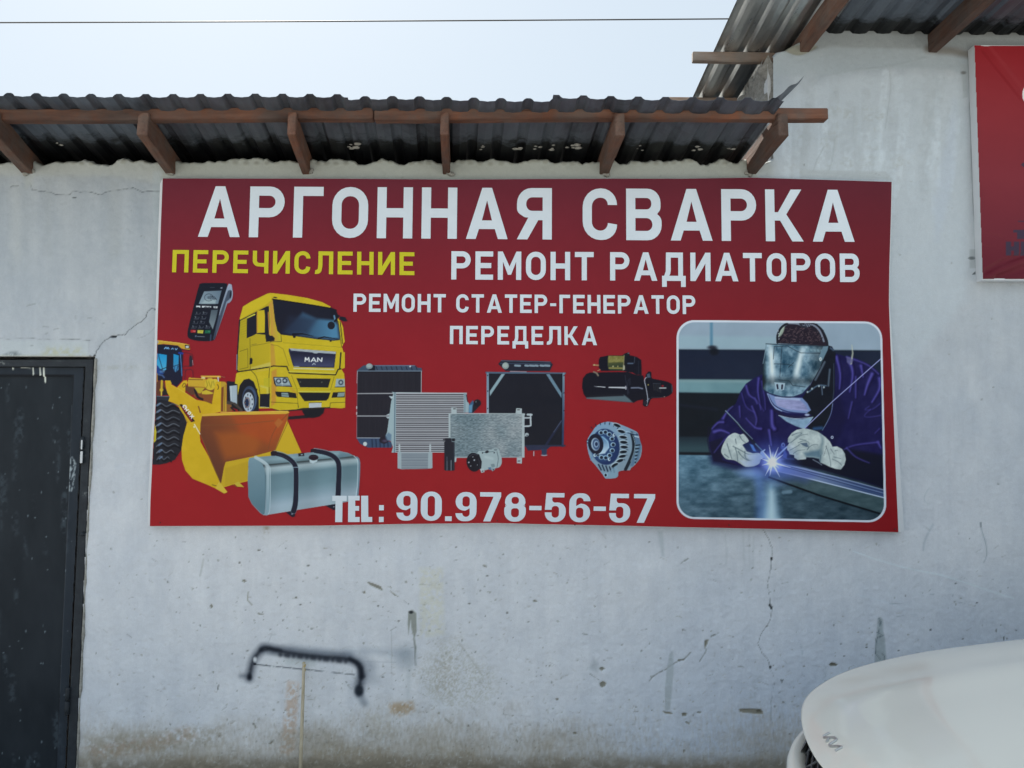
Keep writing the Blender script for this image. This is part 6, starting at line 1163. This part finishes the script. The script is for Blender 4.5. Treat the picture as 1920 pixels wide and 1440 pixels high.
# ------------------------------------------------------------------ big banner
T_ = ([281, 305, 640, 840, 1140, 1280, 1411, 1560, 1672], [334, 334.5, 335, 336.7, 335, 335, 333, 337.5, 341]); B_ = ([281, 600, 750, 930, 1000, 1167, 1260, 1333, 1500, 1686], [986.5, 985.5, 982.5, 980.6, 982.5, 985.7, 988, 989.5, 993, 998])
L_ = ([334, 420, 587, 620, 753, 842, 940, 986], [305, 301.7, 296, 295, 292, 286.7, 282, 281]); R_ = ([341, 399, 500, 567, 640, 900, 997], [1672, 1670.7, 1667.6, 1666.7, 1669.5, 1680.3, 1684.5])
banner = empty('banner', P(960, 985, BD), 'wide red banner advertising argon welding, with truck, radiator and welder pictures', 'banner')
nu, nv = 140, 66; PXg = np.zeros((nv + 1, nu + 1)); PYg = PXg.copy()
for j in range(nv + 1):
    for i in range(nu + 1):
        u, v = i / nu, j / nv; yy = 336 + (988 - 336) * v
        for _ in range(3):
            x = np.interp(yy, *L_) * (1 - u) + np.interp(yy, *R_) * u; yy = np.interp(x, *T_) * (1 - v) + np.interp(x, *B_) * v
        PXg[j, i], PYg[j, i] = x, yy
X_, Z_ = wall_xy(PXg, PYg, BD + .0008); idx = np.arange((nu + 1) * (nv + 1)).reshape(nv + 1, nu + 1)
Q = np.stack([idx[1:, :-1].ravel(), idx[1:, 1:].ravel(), idx[:-1, 1:].ravel(), idx[:-1, :-1].ravel()], 1)
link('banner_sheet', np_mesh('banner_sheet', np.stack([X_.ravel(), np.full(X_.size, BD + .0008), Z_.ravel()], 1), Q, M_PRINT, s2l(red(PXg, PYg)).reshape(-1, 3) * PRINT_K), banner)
# white turned-over hem running back to the wall
bm = bmesh.new()
rim = [(PXg[0, i], PYg[0, i]) for i in range(nu + 1)] + [(PXg[j, nu], PYg[j, nu]) for j in range(1, nv + 1)] + [(PXg[nv, i], PYg[nv, i]) for i in range(nu - 1, -1, -1)] + [(PXg[j, 0], PYg[j, 0]) for j in range(nv - 1, 0, -1)]
def outw(x, y):                              # the hem is a little wider than the print
    o = 0, 0
    if x < 400 and y > 336 and x < np.interp(y, *L_) + 2: return (x - 4.5, y)
    if x > 1600 and x > np.interp(y, *R_) - 2: return (x + 1.2 + 9.5 * max(0, (y - 560) / 437.), y)
    return (x, y + (1.0 if y > 900 else -.5))
f0 = [bm.verts.new(P(x, y, BD + .0010)) for x, y in rim]; f1 = [bm.verts.new(P(*outw(x, y), BD + .0030)) for x, y in rim]; f2 = [bm.verts.new(P(*outw(x, y), BD + .003) + Vector((0, .034, 0))) for x, y in rim]
for k in range(len(rim)):
    n = (k + 1) % len(rim); bm.faces.new((f0[k], f1[k], f1[n], f0[n])); bm.faces.new((f1[k], f2[k], f2[n], f1[n]))
bm_obj('banner_hem', bm, M_VINYLW, banner)
WH = (189, 199, 207); PD = BD - .0004; PT = BD - .0012
cl = art_left()
lx = np.interp(cl.ys, *L_); kp = (cl.X[:-1, :-1] >= lx[:-1, None] + .2)
for ident, nm, lb in ((2, 'truck_picture', 'printed yellow truck cab'), (3, 'loader_picture', 'printed yellow wheel loader with its bucket'), (4, 'tank_picture', 'printed silver fuel tank with two black straps'), (5, 'terminal_picture', 'printed black card payment terminal')):
    canvas_mesh(cl, nm, ident, PD, M_PRINT, banner, lb, keep=kp)
cp = art_parts()
for ident, nm, lb in ((2, 'radiator_picture', 'printed black radiator with two light cross bars'), (3, 'radiator_picture', 'printed large black radiator with corner braces'), (4, 'intercooler_picture', 'printed light striped charge air cooler'), (5, 'condenser_picture', 'printed silver condenser with fine fins'), (6, 'oil_cooler_picture', 'printed small oil cooler'), (7, 'receiver_picture', 'printed black receiver bottle'), (8, 'compressor_picture', 'printed compressor with black pulley'), (9, 'starter_picture', 'printed black starter motor'), (10, 'alternator_picture', 'printed silver blue alternator')):
    canvas_mesh(cp, nm, ident, PD, M_PRINT, banner, lb)
canvas_mesh(art_welder(), 'welder_picture', 1, PD, M_PRINT, banner, 'printed picture of a welder in helmet and gloves, in a white rounded frame')
text_mesh('letter', 'АРГОННАЯ СВАРКА', [(374.5, 349), (1600, 356), (1602.5, 453.5), (371, 444)], PT, WH, M_PRINT, banner, None, gap=.188, t=.19)
text_mesh('letter', 'ПЕРЕЧИСЛЕНИЕ', [(324, 468.5), (777, 473), (777, 516), (322.5, 510.5)], PT, (178, 174, 40), M_PRINT, banner, 'yellow letter', gap=.20, t=.185)
text_mesh('letter', 'РЕМОНТ РАДИАТОРОВ', [(846.5, 471), (1611, 475.5), (1612, 529), (846, 524)], PT, WH, M_PRINT, banner, None, gap=.175, t=.19)
text_mesh('letter', 'РЕМОНТ СТАТЕР-ГЕНЕРАТОР', [(663, 550.5), (1303.5, 554), (1304, 589), (662.5, 584.5)], PT, WH, M_PRINT, banner, None, gap=.165, t=.19)
text_mesh('letter', 'ПЕРЕДЕЛКА', [(843.8, 611), (1119, 612), (1119.5, 647.2), (843.5, 645)], PT, WH, M_PRINT, banner, None, gap=.19, t=.19)
text_mesh('letter', 'tel', [(623, 929.5), (697.5, 929.5), (698, 978.7), (622, 979)], PT, WH, M_PRINT, banner, None, gap=.06)
text_mesh('letter', ':', [(711, 930), (722, 930), (721, 978.7), (710.5, 979)], PT, WH, M_PRINT, banner)
text_mesh('letter', '9o.978h56h57', [(743.5, 921), (1228.5, 926.5), (1226.5, 980.5), (743, 976)], PT, WH, M_PRINT, banner, None, gap=.115)
for x, y in ((932, 976), (1078, 984), (1367, 984.5), (1678, 992), (700, 977), (300, 980)):
    bm = bmesh.new(); bmesh.ops.create_icosphere(bm, subdivisions=1, radius=.0035, matrix=Matrix.Translation(P(x, y, BD - .001)) @ Matrix.Scale(.5, 4, (0, 1, 0))); bm_obj('screw', bm, M_BLACK, banner, smooth=True)

# ------------------------------------------------------------------ banner on the taller building
D2 = WALL - .055
b2 = empty('banner', P(2200, 524, D2), 'red banner in a white edged frame, cut off at the right', 'banner')
c2 = Canvas(np.concatenate([np.arange(1824, 1990, 1.0), np.arange(1990, 2600, 20)]), np.arange(80, 530, 1.0), (0, 0, 0))
def red2(X, Y):
    ys_ = np.array([86, 200, 330, 440, 526.]); cs = np.array([(128, 34, 40), (122, 40, 46), (112, 42, 50), (100, 38, 48), (86, 28, 40.)])
    return np.stack([np.interp(Y, ys_, cs[:, k]) for k in range(3)], -1)
c2.C[:] = red2(c2.X, c2.Y); c2.poly([(1828, 86), (2590, 92), (2590, 526), (1843.5, 522.5)], red2, soft=.6)
c2.ell(1944, 177, 26, 30, (200, 206, 212), soft=1.2); c2.ell(1944, 177, 18, 22, red2, soft=1.2)
DT = (58, 48, 64)
c2.poly([(1886, 453), (1896, 453), (1896, 462), (1901, 462), (1901, 453), (1911, 453), (1911, 479), (1901, 479), (1901, 470), (1896, 470), (1896, 479), (1886, 479)], DT); c2.poly([(1914, 453), (1932, 453), (1932, 479), (1914, 479)], DT); c2.poly([(1900, 431), (1930, 431), (1930, 436), (1923, 436), (1923, 448), (1907, 448), (1907, 436), (1900, 436)], DT); c2.poly([(1909, 414), (1930, 414), (1930, 416), (1909, 416)], DT); c2.poly([(1914, 309), (1918, 305), (1930, 306), (1930, 314), (1919, 313)], DT)
for q, w_, hgt in (([(1845, 438), (1862, 440), (1880, 446)], 3, -.004), ([(1846, 462), (1860, 464)], 3, -.004), ([(1852, 518), (1890, 500), (1960, 470)], 10, .006), ([(1850, 508), (1880, 490), (1930, 474)], 8, -.006), ([(1870, 522), (1920, 504), (1990, 492)], 10, -.006), ([(1850, 92), (1880, 130), (1920, 180)], 16, -.004)): c2.line(q, w_, None, soft=8, h=hgt)
canvas_mesh(c2, 'banner_sheet', 1, D2, M_PRINT, b2, disp=True)
fr = [(1826.6, 84.6), (2596, 90), (2596, 529), (1842.5, 525.5)]; inn = [(1828.5, 86.5), (2586, 92), (2586, 525.5), (1844, 522)]
bm = bmesh.new(); A0 = [bm.verts.new(P(x, y, D2 + .0025)) for x, y in inn]; A1 = [bm.verts.new(P(x, y, D2 + .0025)) for x, y in fr]; A2 = [bm.verts.new(v.co + Vector((0, .052, 0))) for v in A1]
for k in range(4): n = (k + 1) % 4; bm.faces.new((A0[k], A1[k], A1[n], A0[n])); bm.faces.new((A1[k], A2[k], A2[n], A1[n]))
bm_obj('banner_frame', bm, M_VINYLW, b2)

# ------------------------------------------------------------------ stick at the wall, wire overhead
bm = bmesh.new(); pts_ = [(570, 1241), (569.2, 1262), (568.2, 1300), (566.5, 1350), (564.8, 1400), (563, 1452)]
tube_bm(bm, [P(x, y, WALL - .018 - .0004 * (y - 1241)) for x, y in pts_], [.0062, .0068, .0072, .0078, .0080, .0085], 10)
t = MT('yellowish_stick', 0.8, spec=.3); g = t.noise(t.map((30, 30, 3)), 3, 6, .7); m_st = t.out(t.ramp(g, [(0.3, (.40, .34, .23)), (.7, (.62, .56, .43))]), t.bump(g, .5, .002))
stick = bm_obj('stick', bm, m_st, smooth=True); tag(stick, 'thin yellowish stick leaning on the wall below the black sprayed mark', 'stick')
bm = bmesh.new(); t2 = P(570, 1243, WALL - .02)
for k in range(7): 
    v_ = bmesh.ops.create_icosphere(bm, subdivisions=1, radius=.006)['verts']
    o = Vector((r4.uniform(-.004, .004), r4.uniform(-.004, .002), r4.uniform(-.045, .008)))
    for q in v_: q.co += t2 + o
bm_obj('foam_blob', bm, MT('yellow_foam', .9, color=(.52, .40, .16)).m, stick, smooth=True)
bm = bmesh.new(); w0 = P(-1500, 43, 7.0); w1 = P(2300, 27, 7.0); N = 40
tube_bm(bm, [w0.lerp(w1, k / N) + Vector((0, 0, -.03 * (1 - (2 * k / N - 1) ** 2))) for k in range(N + 1)], .0062, 6)
tag(bm_obj('overhead_wire', bm, M_WIRE, smooth=True), 'thin dark wire stretched across the sky behind the roofs', 'wire')
# ------------------------------------------------------------------ parked car, nose towards the left
CX, CY = .79, 1.95
car = empty('parked_car', (CX + 2.2, CY, 0), 'cream white car parked nose-in by the wall, only its bonnet corner in view', 'car')
OUT = [(0, 0, .785), (.006, .10, .785), (.035, .25, .786), (.075, .38, .795), (.125, .48, .805), (.19, .545, .822), (.28, .60, .843), (.41, .66, .860), (.64, .74, .879), (.99, .80, .905), (1.28, .82, .93)]
def interp3(L, u):
    t_ = u * (len(L) - 1); k = min(int(t_), len(L) - 2); f = t_ - k
    q = spline([L[max(k - 1, 0)], L[k], L[k + 1], L[min(k + 2, len(L) - 1)]], 12, False)[12:24 + 1]
    a = f * 12; i = min(int(a), 11); r_ = q[i] * (1 - (a - i)) + q[i + 1] * (a - i); return r_
def Zc(s): return float(np.interp(s, [0, .03, .08, .16, .3, .6, 1.0, 1.3], [.785, .806, .832, .856, .884, .925, .965, .985]))
NU, NV_ = 60, 22
def hood_side(sg):
    V, Fc = [], []
    for i in range(NU + 1):
        u = i / NU; e = interp3(OUT, u); sc = .34 + .94 * u
        Be = Zc(e[0]) - .05 * (e[1] / .8) ** 2
        for j in range(NV_ + 1):
            v = (j / NV_); v = 1 - (1 - v) ** 1.6; s = sc * (1 - v) + e[0] * v; t_ = e[1] * v
            dome = .010 * math.exp(-((t_ - (.30 + .12 * s)) / .09) ** 2) * min(1, s / .3)
            z = Zc(s) - .05 * (t_ / .8) ** 2 + dome * (1 - v ** 4) + (e[2] - Be) * v ** 9
            V.append((CX + s, CY + sg * t_, z))
    for i in range(NU):
        for j in range(NV_):
            a = i * (NV_ + 1) + j; q = (a, a + 1, a + NV_ + 2, a + NV_ + 1); Fc.append(q if sg < 0 else q[::-1])
    return V, Fc
bm = bmesh.new()
for sg in (1, -1):
    V, Fc = hood_side(sg); vv = [bm.verts.new(v) for v in V]
    for f in Fc: bm.faces.new([vv[k] for k in f])
    # rolled lip
    rim_ = [vv[i * (NV_ + 1) + NV_] for i in range(NU + 1)]; dn = [bm.verts.new(v.co + Vector((.014, -sg * min(.010, abs(v.co.y - CY)), -.018))) for v in rim_]
    for k in range(NU): bm.faces.new((rim_[k], rim_[k + 1], dn[k + 1], dn[k]))
bmesh.ops.remove_doubles(bm, verts=bm.verts, dist=.0004)
bmesh.ops.recalc_face_normals(bm, faces=bm.faces)
me = bpy.data.meshes.new('bonnet'); bm.to_mesh(me); bvh = BVHTree.FromBMesh(bm); bm.free(); me.materials.append(M_CAR); me.polygons.foreach_set('use_smooth', [True] * len(me.polygons))
if sum(p.normal.z for p in me.polygons) < 0: me.flip_normals()
bonnet = link('bonnet', me, car)
# flanks
def shell(name, rows, mat, parent, smooth=True, label=None):
    """rows: list of point lists (world); both mirrored halves in one mesh"""
    bm = bmesh.new()
    for sg in (1, -1):
        R_v = [[bm.verts.new((CX + s, CY + sg * t_, z)) for s, t_, z in row] for row in rows]
        for a, b in zip(R_v, R_v[1:]):
            for k in range(len(a) - 1): bm.faces.new((a[k], a[k + 1], b[k + 1], b[k]))
    bmesh.ops.remove_doubles(bm, verts=bm.verts, dist=.0004)
    return bm_obj(name, bm, mat, parent, 0, label, smooth)
N_ = 44
top = [interp3(OUT, .55 + .45 * k / 20) for k in range(21)] + [np.array((s, .83, z)) for s, z in ((1.45, .945), (1.8, .955), (2.4, .96), (3.0, .96), (3.6, .965), (4.1, .955), (4.4, .93))]
tout = lambda s, w_: min(w_, float(np.interp(s, [.1, .2, .3, .45, .6, .8, 1.0], [.50, .585, .665, .765, .83, .88, .91])))
rows = [[(p[0] + .003, p[1] + .003, p[2] - .014) for p in top]]
for f, z_, wid in ((.25, .84, .87), (.6, .74, .895), (1, .66, .905), (1, .5, .905), (1, .38, .895), (1, .26, .86)):
    rows.append([(p[0] - .02 * f * (p[0] < .5), p[1] + (tout(p[0], wid) - p[1]) * f, min(z_, p[2] - .05 - .06 * f)) for p in top])
arches = lambda s, z: min(math.hypot(s - .82, z - .34), math.hypot(s - 3.52, z - .34))
bm = bmesh.new()
fine = []
for a, b in zip(rows, rows[1:]):
    for q in range(4): fine.append([tuple(np.array(x) * (1 - q / 4) + np.array(y) * (q / 4)) for x, y in zip(a, b)])
fine.append(rows[-1])
def dens2(row):
    o = []
    for x, y in zip(row, row[1:]): o += [tuple(np.array(x) * (1 - q / 3) + np.array(y) * (q / 3)) for q in range(3)]
    return o + [row[-1]]
fine = [dens2(r_) for r_ in fine]
for sg in (1, -1):
    Rv = [[bm.verts.new((CX + s, CY + sg * t_, z)) for s, t_, z in row] for row in fine]
    for ra, rb, fa, fb in zip(Rv, Rv[1:], fine, fine[1:]):
        for k in range(len(ra) - 1):
            cs, cz = (fa[k][0] + fb[k + 1][0]) / 2, (fa[k][2] + fb[k + 1][2]) / 2
            if arches(cs, cz) < .37: continue
            bm.faces.new((ra[k], ra[k + 1], rb[k + 1], rb[k]))
bmesh.ops.delete(bm, geom=[v for v in bm.verts if not v.link_faces], context='VERTS')
bm_obj('body', bm, M_CAR, car, smooth=True)
# bumper
BO = [(-.045, 0), (-.038, .10), (-.018, .20), (.012, .31), (.052, .40), (.105, .48), (.175, .56), (.28, .67), (.42, .78), (.55, .865)]
def boff(d, z, f0=0): return [(interp3([(a, b, 0) for a, b in BO], k / 30)[0] + d, max(0, interp3([(a, b, 0) for a, b in BO], k / 30)[1] - d * .6 * (k / 30)), z + .008 + f0 * (k / 30) ** 2) for k in range(31)]
shell('front_bumper', [boff(.052, .655, .03), boff(.045, .688, .03), boff(.02, .697, .03), boff(.004, .690, .03), boff(-.004, .67, .03), boff(-.008, .60), boff(.0, .50), boff(.02, .42), boff(.03, .33), boff(.05, .24), boff(.10, .19)], M_CAR, car)
shell('grille', [boff(.050, .652, .03), boff(.085, .70, .03), boff(.10, .79, .02)], M_BLACK, car)
gr_ = bpy.data.objects['grille']
bm = bmesh.new()
def gpt(u, h): # on the grille face
    e = interp3([(a, b, 0) for a, b in BO], u); d = .030 + .05 * h; return [Vector((CX + e[0] + d, CY + sg * max(0, e[1] - d * .6 * u), .665 + .115 * h)) for sg in (1, -1)]
for u0 in np.arange(0, .38, .094):
    for h0 in (0, .5):
        for (ua, ha), (ub, hb) in (((u0, h0 + .25), (u0 + .047, h0)), ((u0 + .047, h0), (u0 + .094, h0 + .25)), ((u0, h0 + .25), (u0 + .047, h0 + .5)), ((u0 + .047, h0 + .5), (u0 + .094, h0 + .25))):
            for A_, B2 in zip(gpt(ua, ha), gpt(ub, hb)): tube_bm(bm, [A_, B2], .0038, 5, False)
bm_obj('honeycomb', bm, M_GREYP, gr_, smooth=True)
for sg_i in (0, 1):
    bm = bmesh.new()
    Rr = [[bm.verts.new(gpt(.37 + .018 * i, h)[sg_i] + Vector((-.018 + .01 * h, 0, .004))) for i in range(9)] for h in (-.15, .2, .6, 1.0)]
    for a, b in zip(Rr, Rr[1:]):
        for k in range(8): bm.faces.new((a[k], a[k + 1], b[k + 1], b[k]))
    bm_obj('grille_end_plate', bm, M_GREYP, gr_, smooth=True)
# headlamps tucked under the bonnet edge, between bonnet and bumper
for sg in (1, -1):
    bm = bmesh.new(); Rr = []
    for k in range(17):
        f = k / 16; e = interp3(OUT, .40 + .25 * f); q = interp3([(a, b, 0) for a, b in BO], .55 + .33 * f)
        A0 = np.array((e[0] + .012, e[1] - .010, e[2] - .02)); B0 = np.array((q[0] + .015, q[1] - .008, .695 + .03 * f)); Rr.append([bm.verts.new((CX + c[0], CY + sg * c[1], c[2])) for c in (A0, A0 * .7 + B0 * .3 + np.array((-.004, .004, 0)), A0 * .35 + B0 * .65 + np.array((-.004, .004, 0)), B0)])
    for a, b in zip(Rr, Rr[1:]):
        for k in range(3): bm.faces.new((a[k], a[k + 1], b[k + 1], b[k]))
    bm_obj('headlight', bm, M_LAMP, car, smooth=True)
# badge: connected slanted strokes, lying on the bonnet nose
MOVE = Vector((-.025, 0, .026))
def onhood(zx, zy):
    d = ray(1470 + zx / 12, 1340 + zy / 12).normalized(); o_ = Vector((0, 0, CAMZ)) - MOVE; loc, nor, _, _ = bvh.ray_cast(o_, d)
    if loc is None: loc, nor, _, _ = bvh.find_nearest(o_ + d * 2.2)
    if nor.z < 0: nor = -nor
    return loc, nor
bm = bmesh.new()
for st in ([(882, 500), (1040, 418)], [(900, 528), (1000, 528), (1150, 528), (1196, 575)], [(1012, 545), (965, 632)], [(1188, 585), (1025, 688)], [(1025, 695), (1062, 728), (1240, 722), (1310, 736)], [(1312, 745), (1160, 828)]):
    for (ax, ay), (bx_, by_) in zip(st, st[1:]):
        for q in range(3):
            p0, n0 = onhood(ax + (bx_ - ax) * q / 3, ay + (by_ - ay) * q / 3); p1, n1_ = onhood(ax + (bx_ - ax) * (q + 1) / 3, ay + (by_ - ay) * (q + 1) / 3)
            tube_bm(bm, [p0 + n0 * .0015, p1 + n1_ * .0015], .0033, 6)
bm_obj('badge', bm, M_CHROME, bonnet, smooth=False, label='chrome letters KIA on the bonnet nose')
# cabin, boot, wheels: beyond the frame but part of the car
gh = [(1.28, .70, .985), (2.0, .60, 1.38), (2.3, .585, 1.42), (3.0, .58, 1.41), (3.4, .60, 1.36), (4.05, .68, 1.03)]
low_ = [(1.28, .82, .932), (2.0, .83, .955), (2.3, .83, .958), (3.0, .83, .958), (3.4, .83, .962), (4.05, .80, .95)]
shell('side_glass', [[(a[0], a[1], a[2] - .01) for a in low_], [(g[0] + (.02 if i == 0 else 0), g[1], g[2] - .03) for i, g in enumerate(gh)]], M_GLASS, car)
shell('windscreen', [[(1.26, 0, .99), (1.27, .4, .985), (1.29, .72, .965)], [(2.02, 0, 1.42), (2.02, .4, 1.41), (2.0, .60, 1.37)]], M_GLASS, car)
shell('rear_window', [[(3.42, 0, 1.40), (3.42, .4, 1.39), (3.4, .60, 1.35)], [(4.08, 0, 1.02), (4.07, .4, 1.01), (4.05, .68, .99)]], M_GLASS, car)
shell('roof', [[(2.0, 0, 1.425), (2.35, 0, 1.455), (2.95, 0, 1.45), (3.43, 0, 1.405)], [(2.0, .4, 1.415), (2.35, .4, 1.445), (2.95, .4, 1.44), (3.43, .4, 1.395)], [(2.0, .605, 1.37), (2.35, .60, 1.40), (2.95, .60, 1.395), (3.42, .61, 1.35)]], M_CAR, car)
shell('boot_lid', [[(4.02, 0, 1.03), (4.3, 0, 1.0), (4.42, 0, .93), (4.46, 0, .5), (4.42, 0, .25)], [(4.0, .5, 1.02), (4.28, .5, .99), (4.40, .5, .92), (4.44, .5, .5), (4.40, .5, .25)], [(3.95, .82, .955), (4.2, .83, .955), (4.38, .84, .92), (4.40, .89, .5), (4.38, .86, .25)]], M_CAR, car)
shell('underside', [[(0, 0, .22), (4.4, 0, .22)], [(.15, .6, .22), (4.35, .85, .22)]], M_BLACK, car)
for s in (.82, 3.52):
    for sg in (1, -1):
        bm = bmesh.new(); c0 = Vector((CX + s, CY + sg * .79, .299)); Rg = []
        for k in range(28):
            a = 2 * math.pi * k / 28; Rg.append([bm.verts.new(c0 + Vector((math.cos(a) * r_, sg * d, math.sin(a) * r_))) for r_, d in ((.20, .07), (.30, .085), (.322, .06), (.325, 0), (.322, -.10), (.28, -.12), (.2, -.12))])
        for k in range(28):
            a, b = Rg[k], Rg[(k + 1) % 28]
            for q in range(6): bm.faces.new((a[q], a[q + 1], b[q + 1], b[q]))
        w_ = bm_obj('wheel', bm, M_TYRE, car, smooth=True)
        bm = bmesh.new(); cv_ = bm.verts.new(c0 + Vector((0, sg * .06, 0))); rg = [bm.verts.new(c0 + Vector((math.cos(k * math.pi / 15) * (.2 if k % 6 < 3 else .19), sg * (.065 if k % 6 < 3 else .03), math.sin(k * math.pi / 15) * (.2 if k % 6 < 3 else .19)))) for k in range(30)]
        for k in range(30): bm.faces.new((cv_, rg[k], rg[(k + 1) % 30]))
        bm_obj('rim', bm, M_ALLOY, w_)
car.location = car.location + MOVE
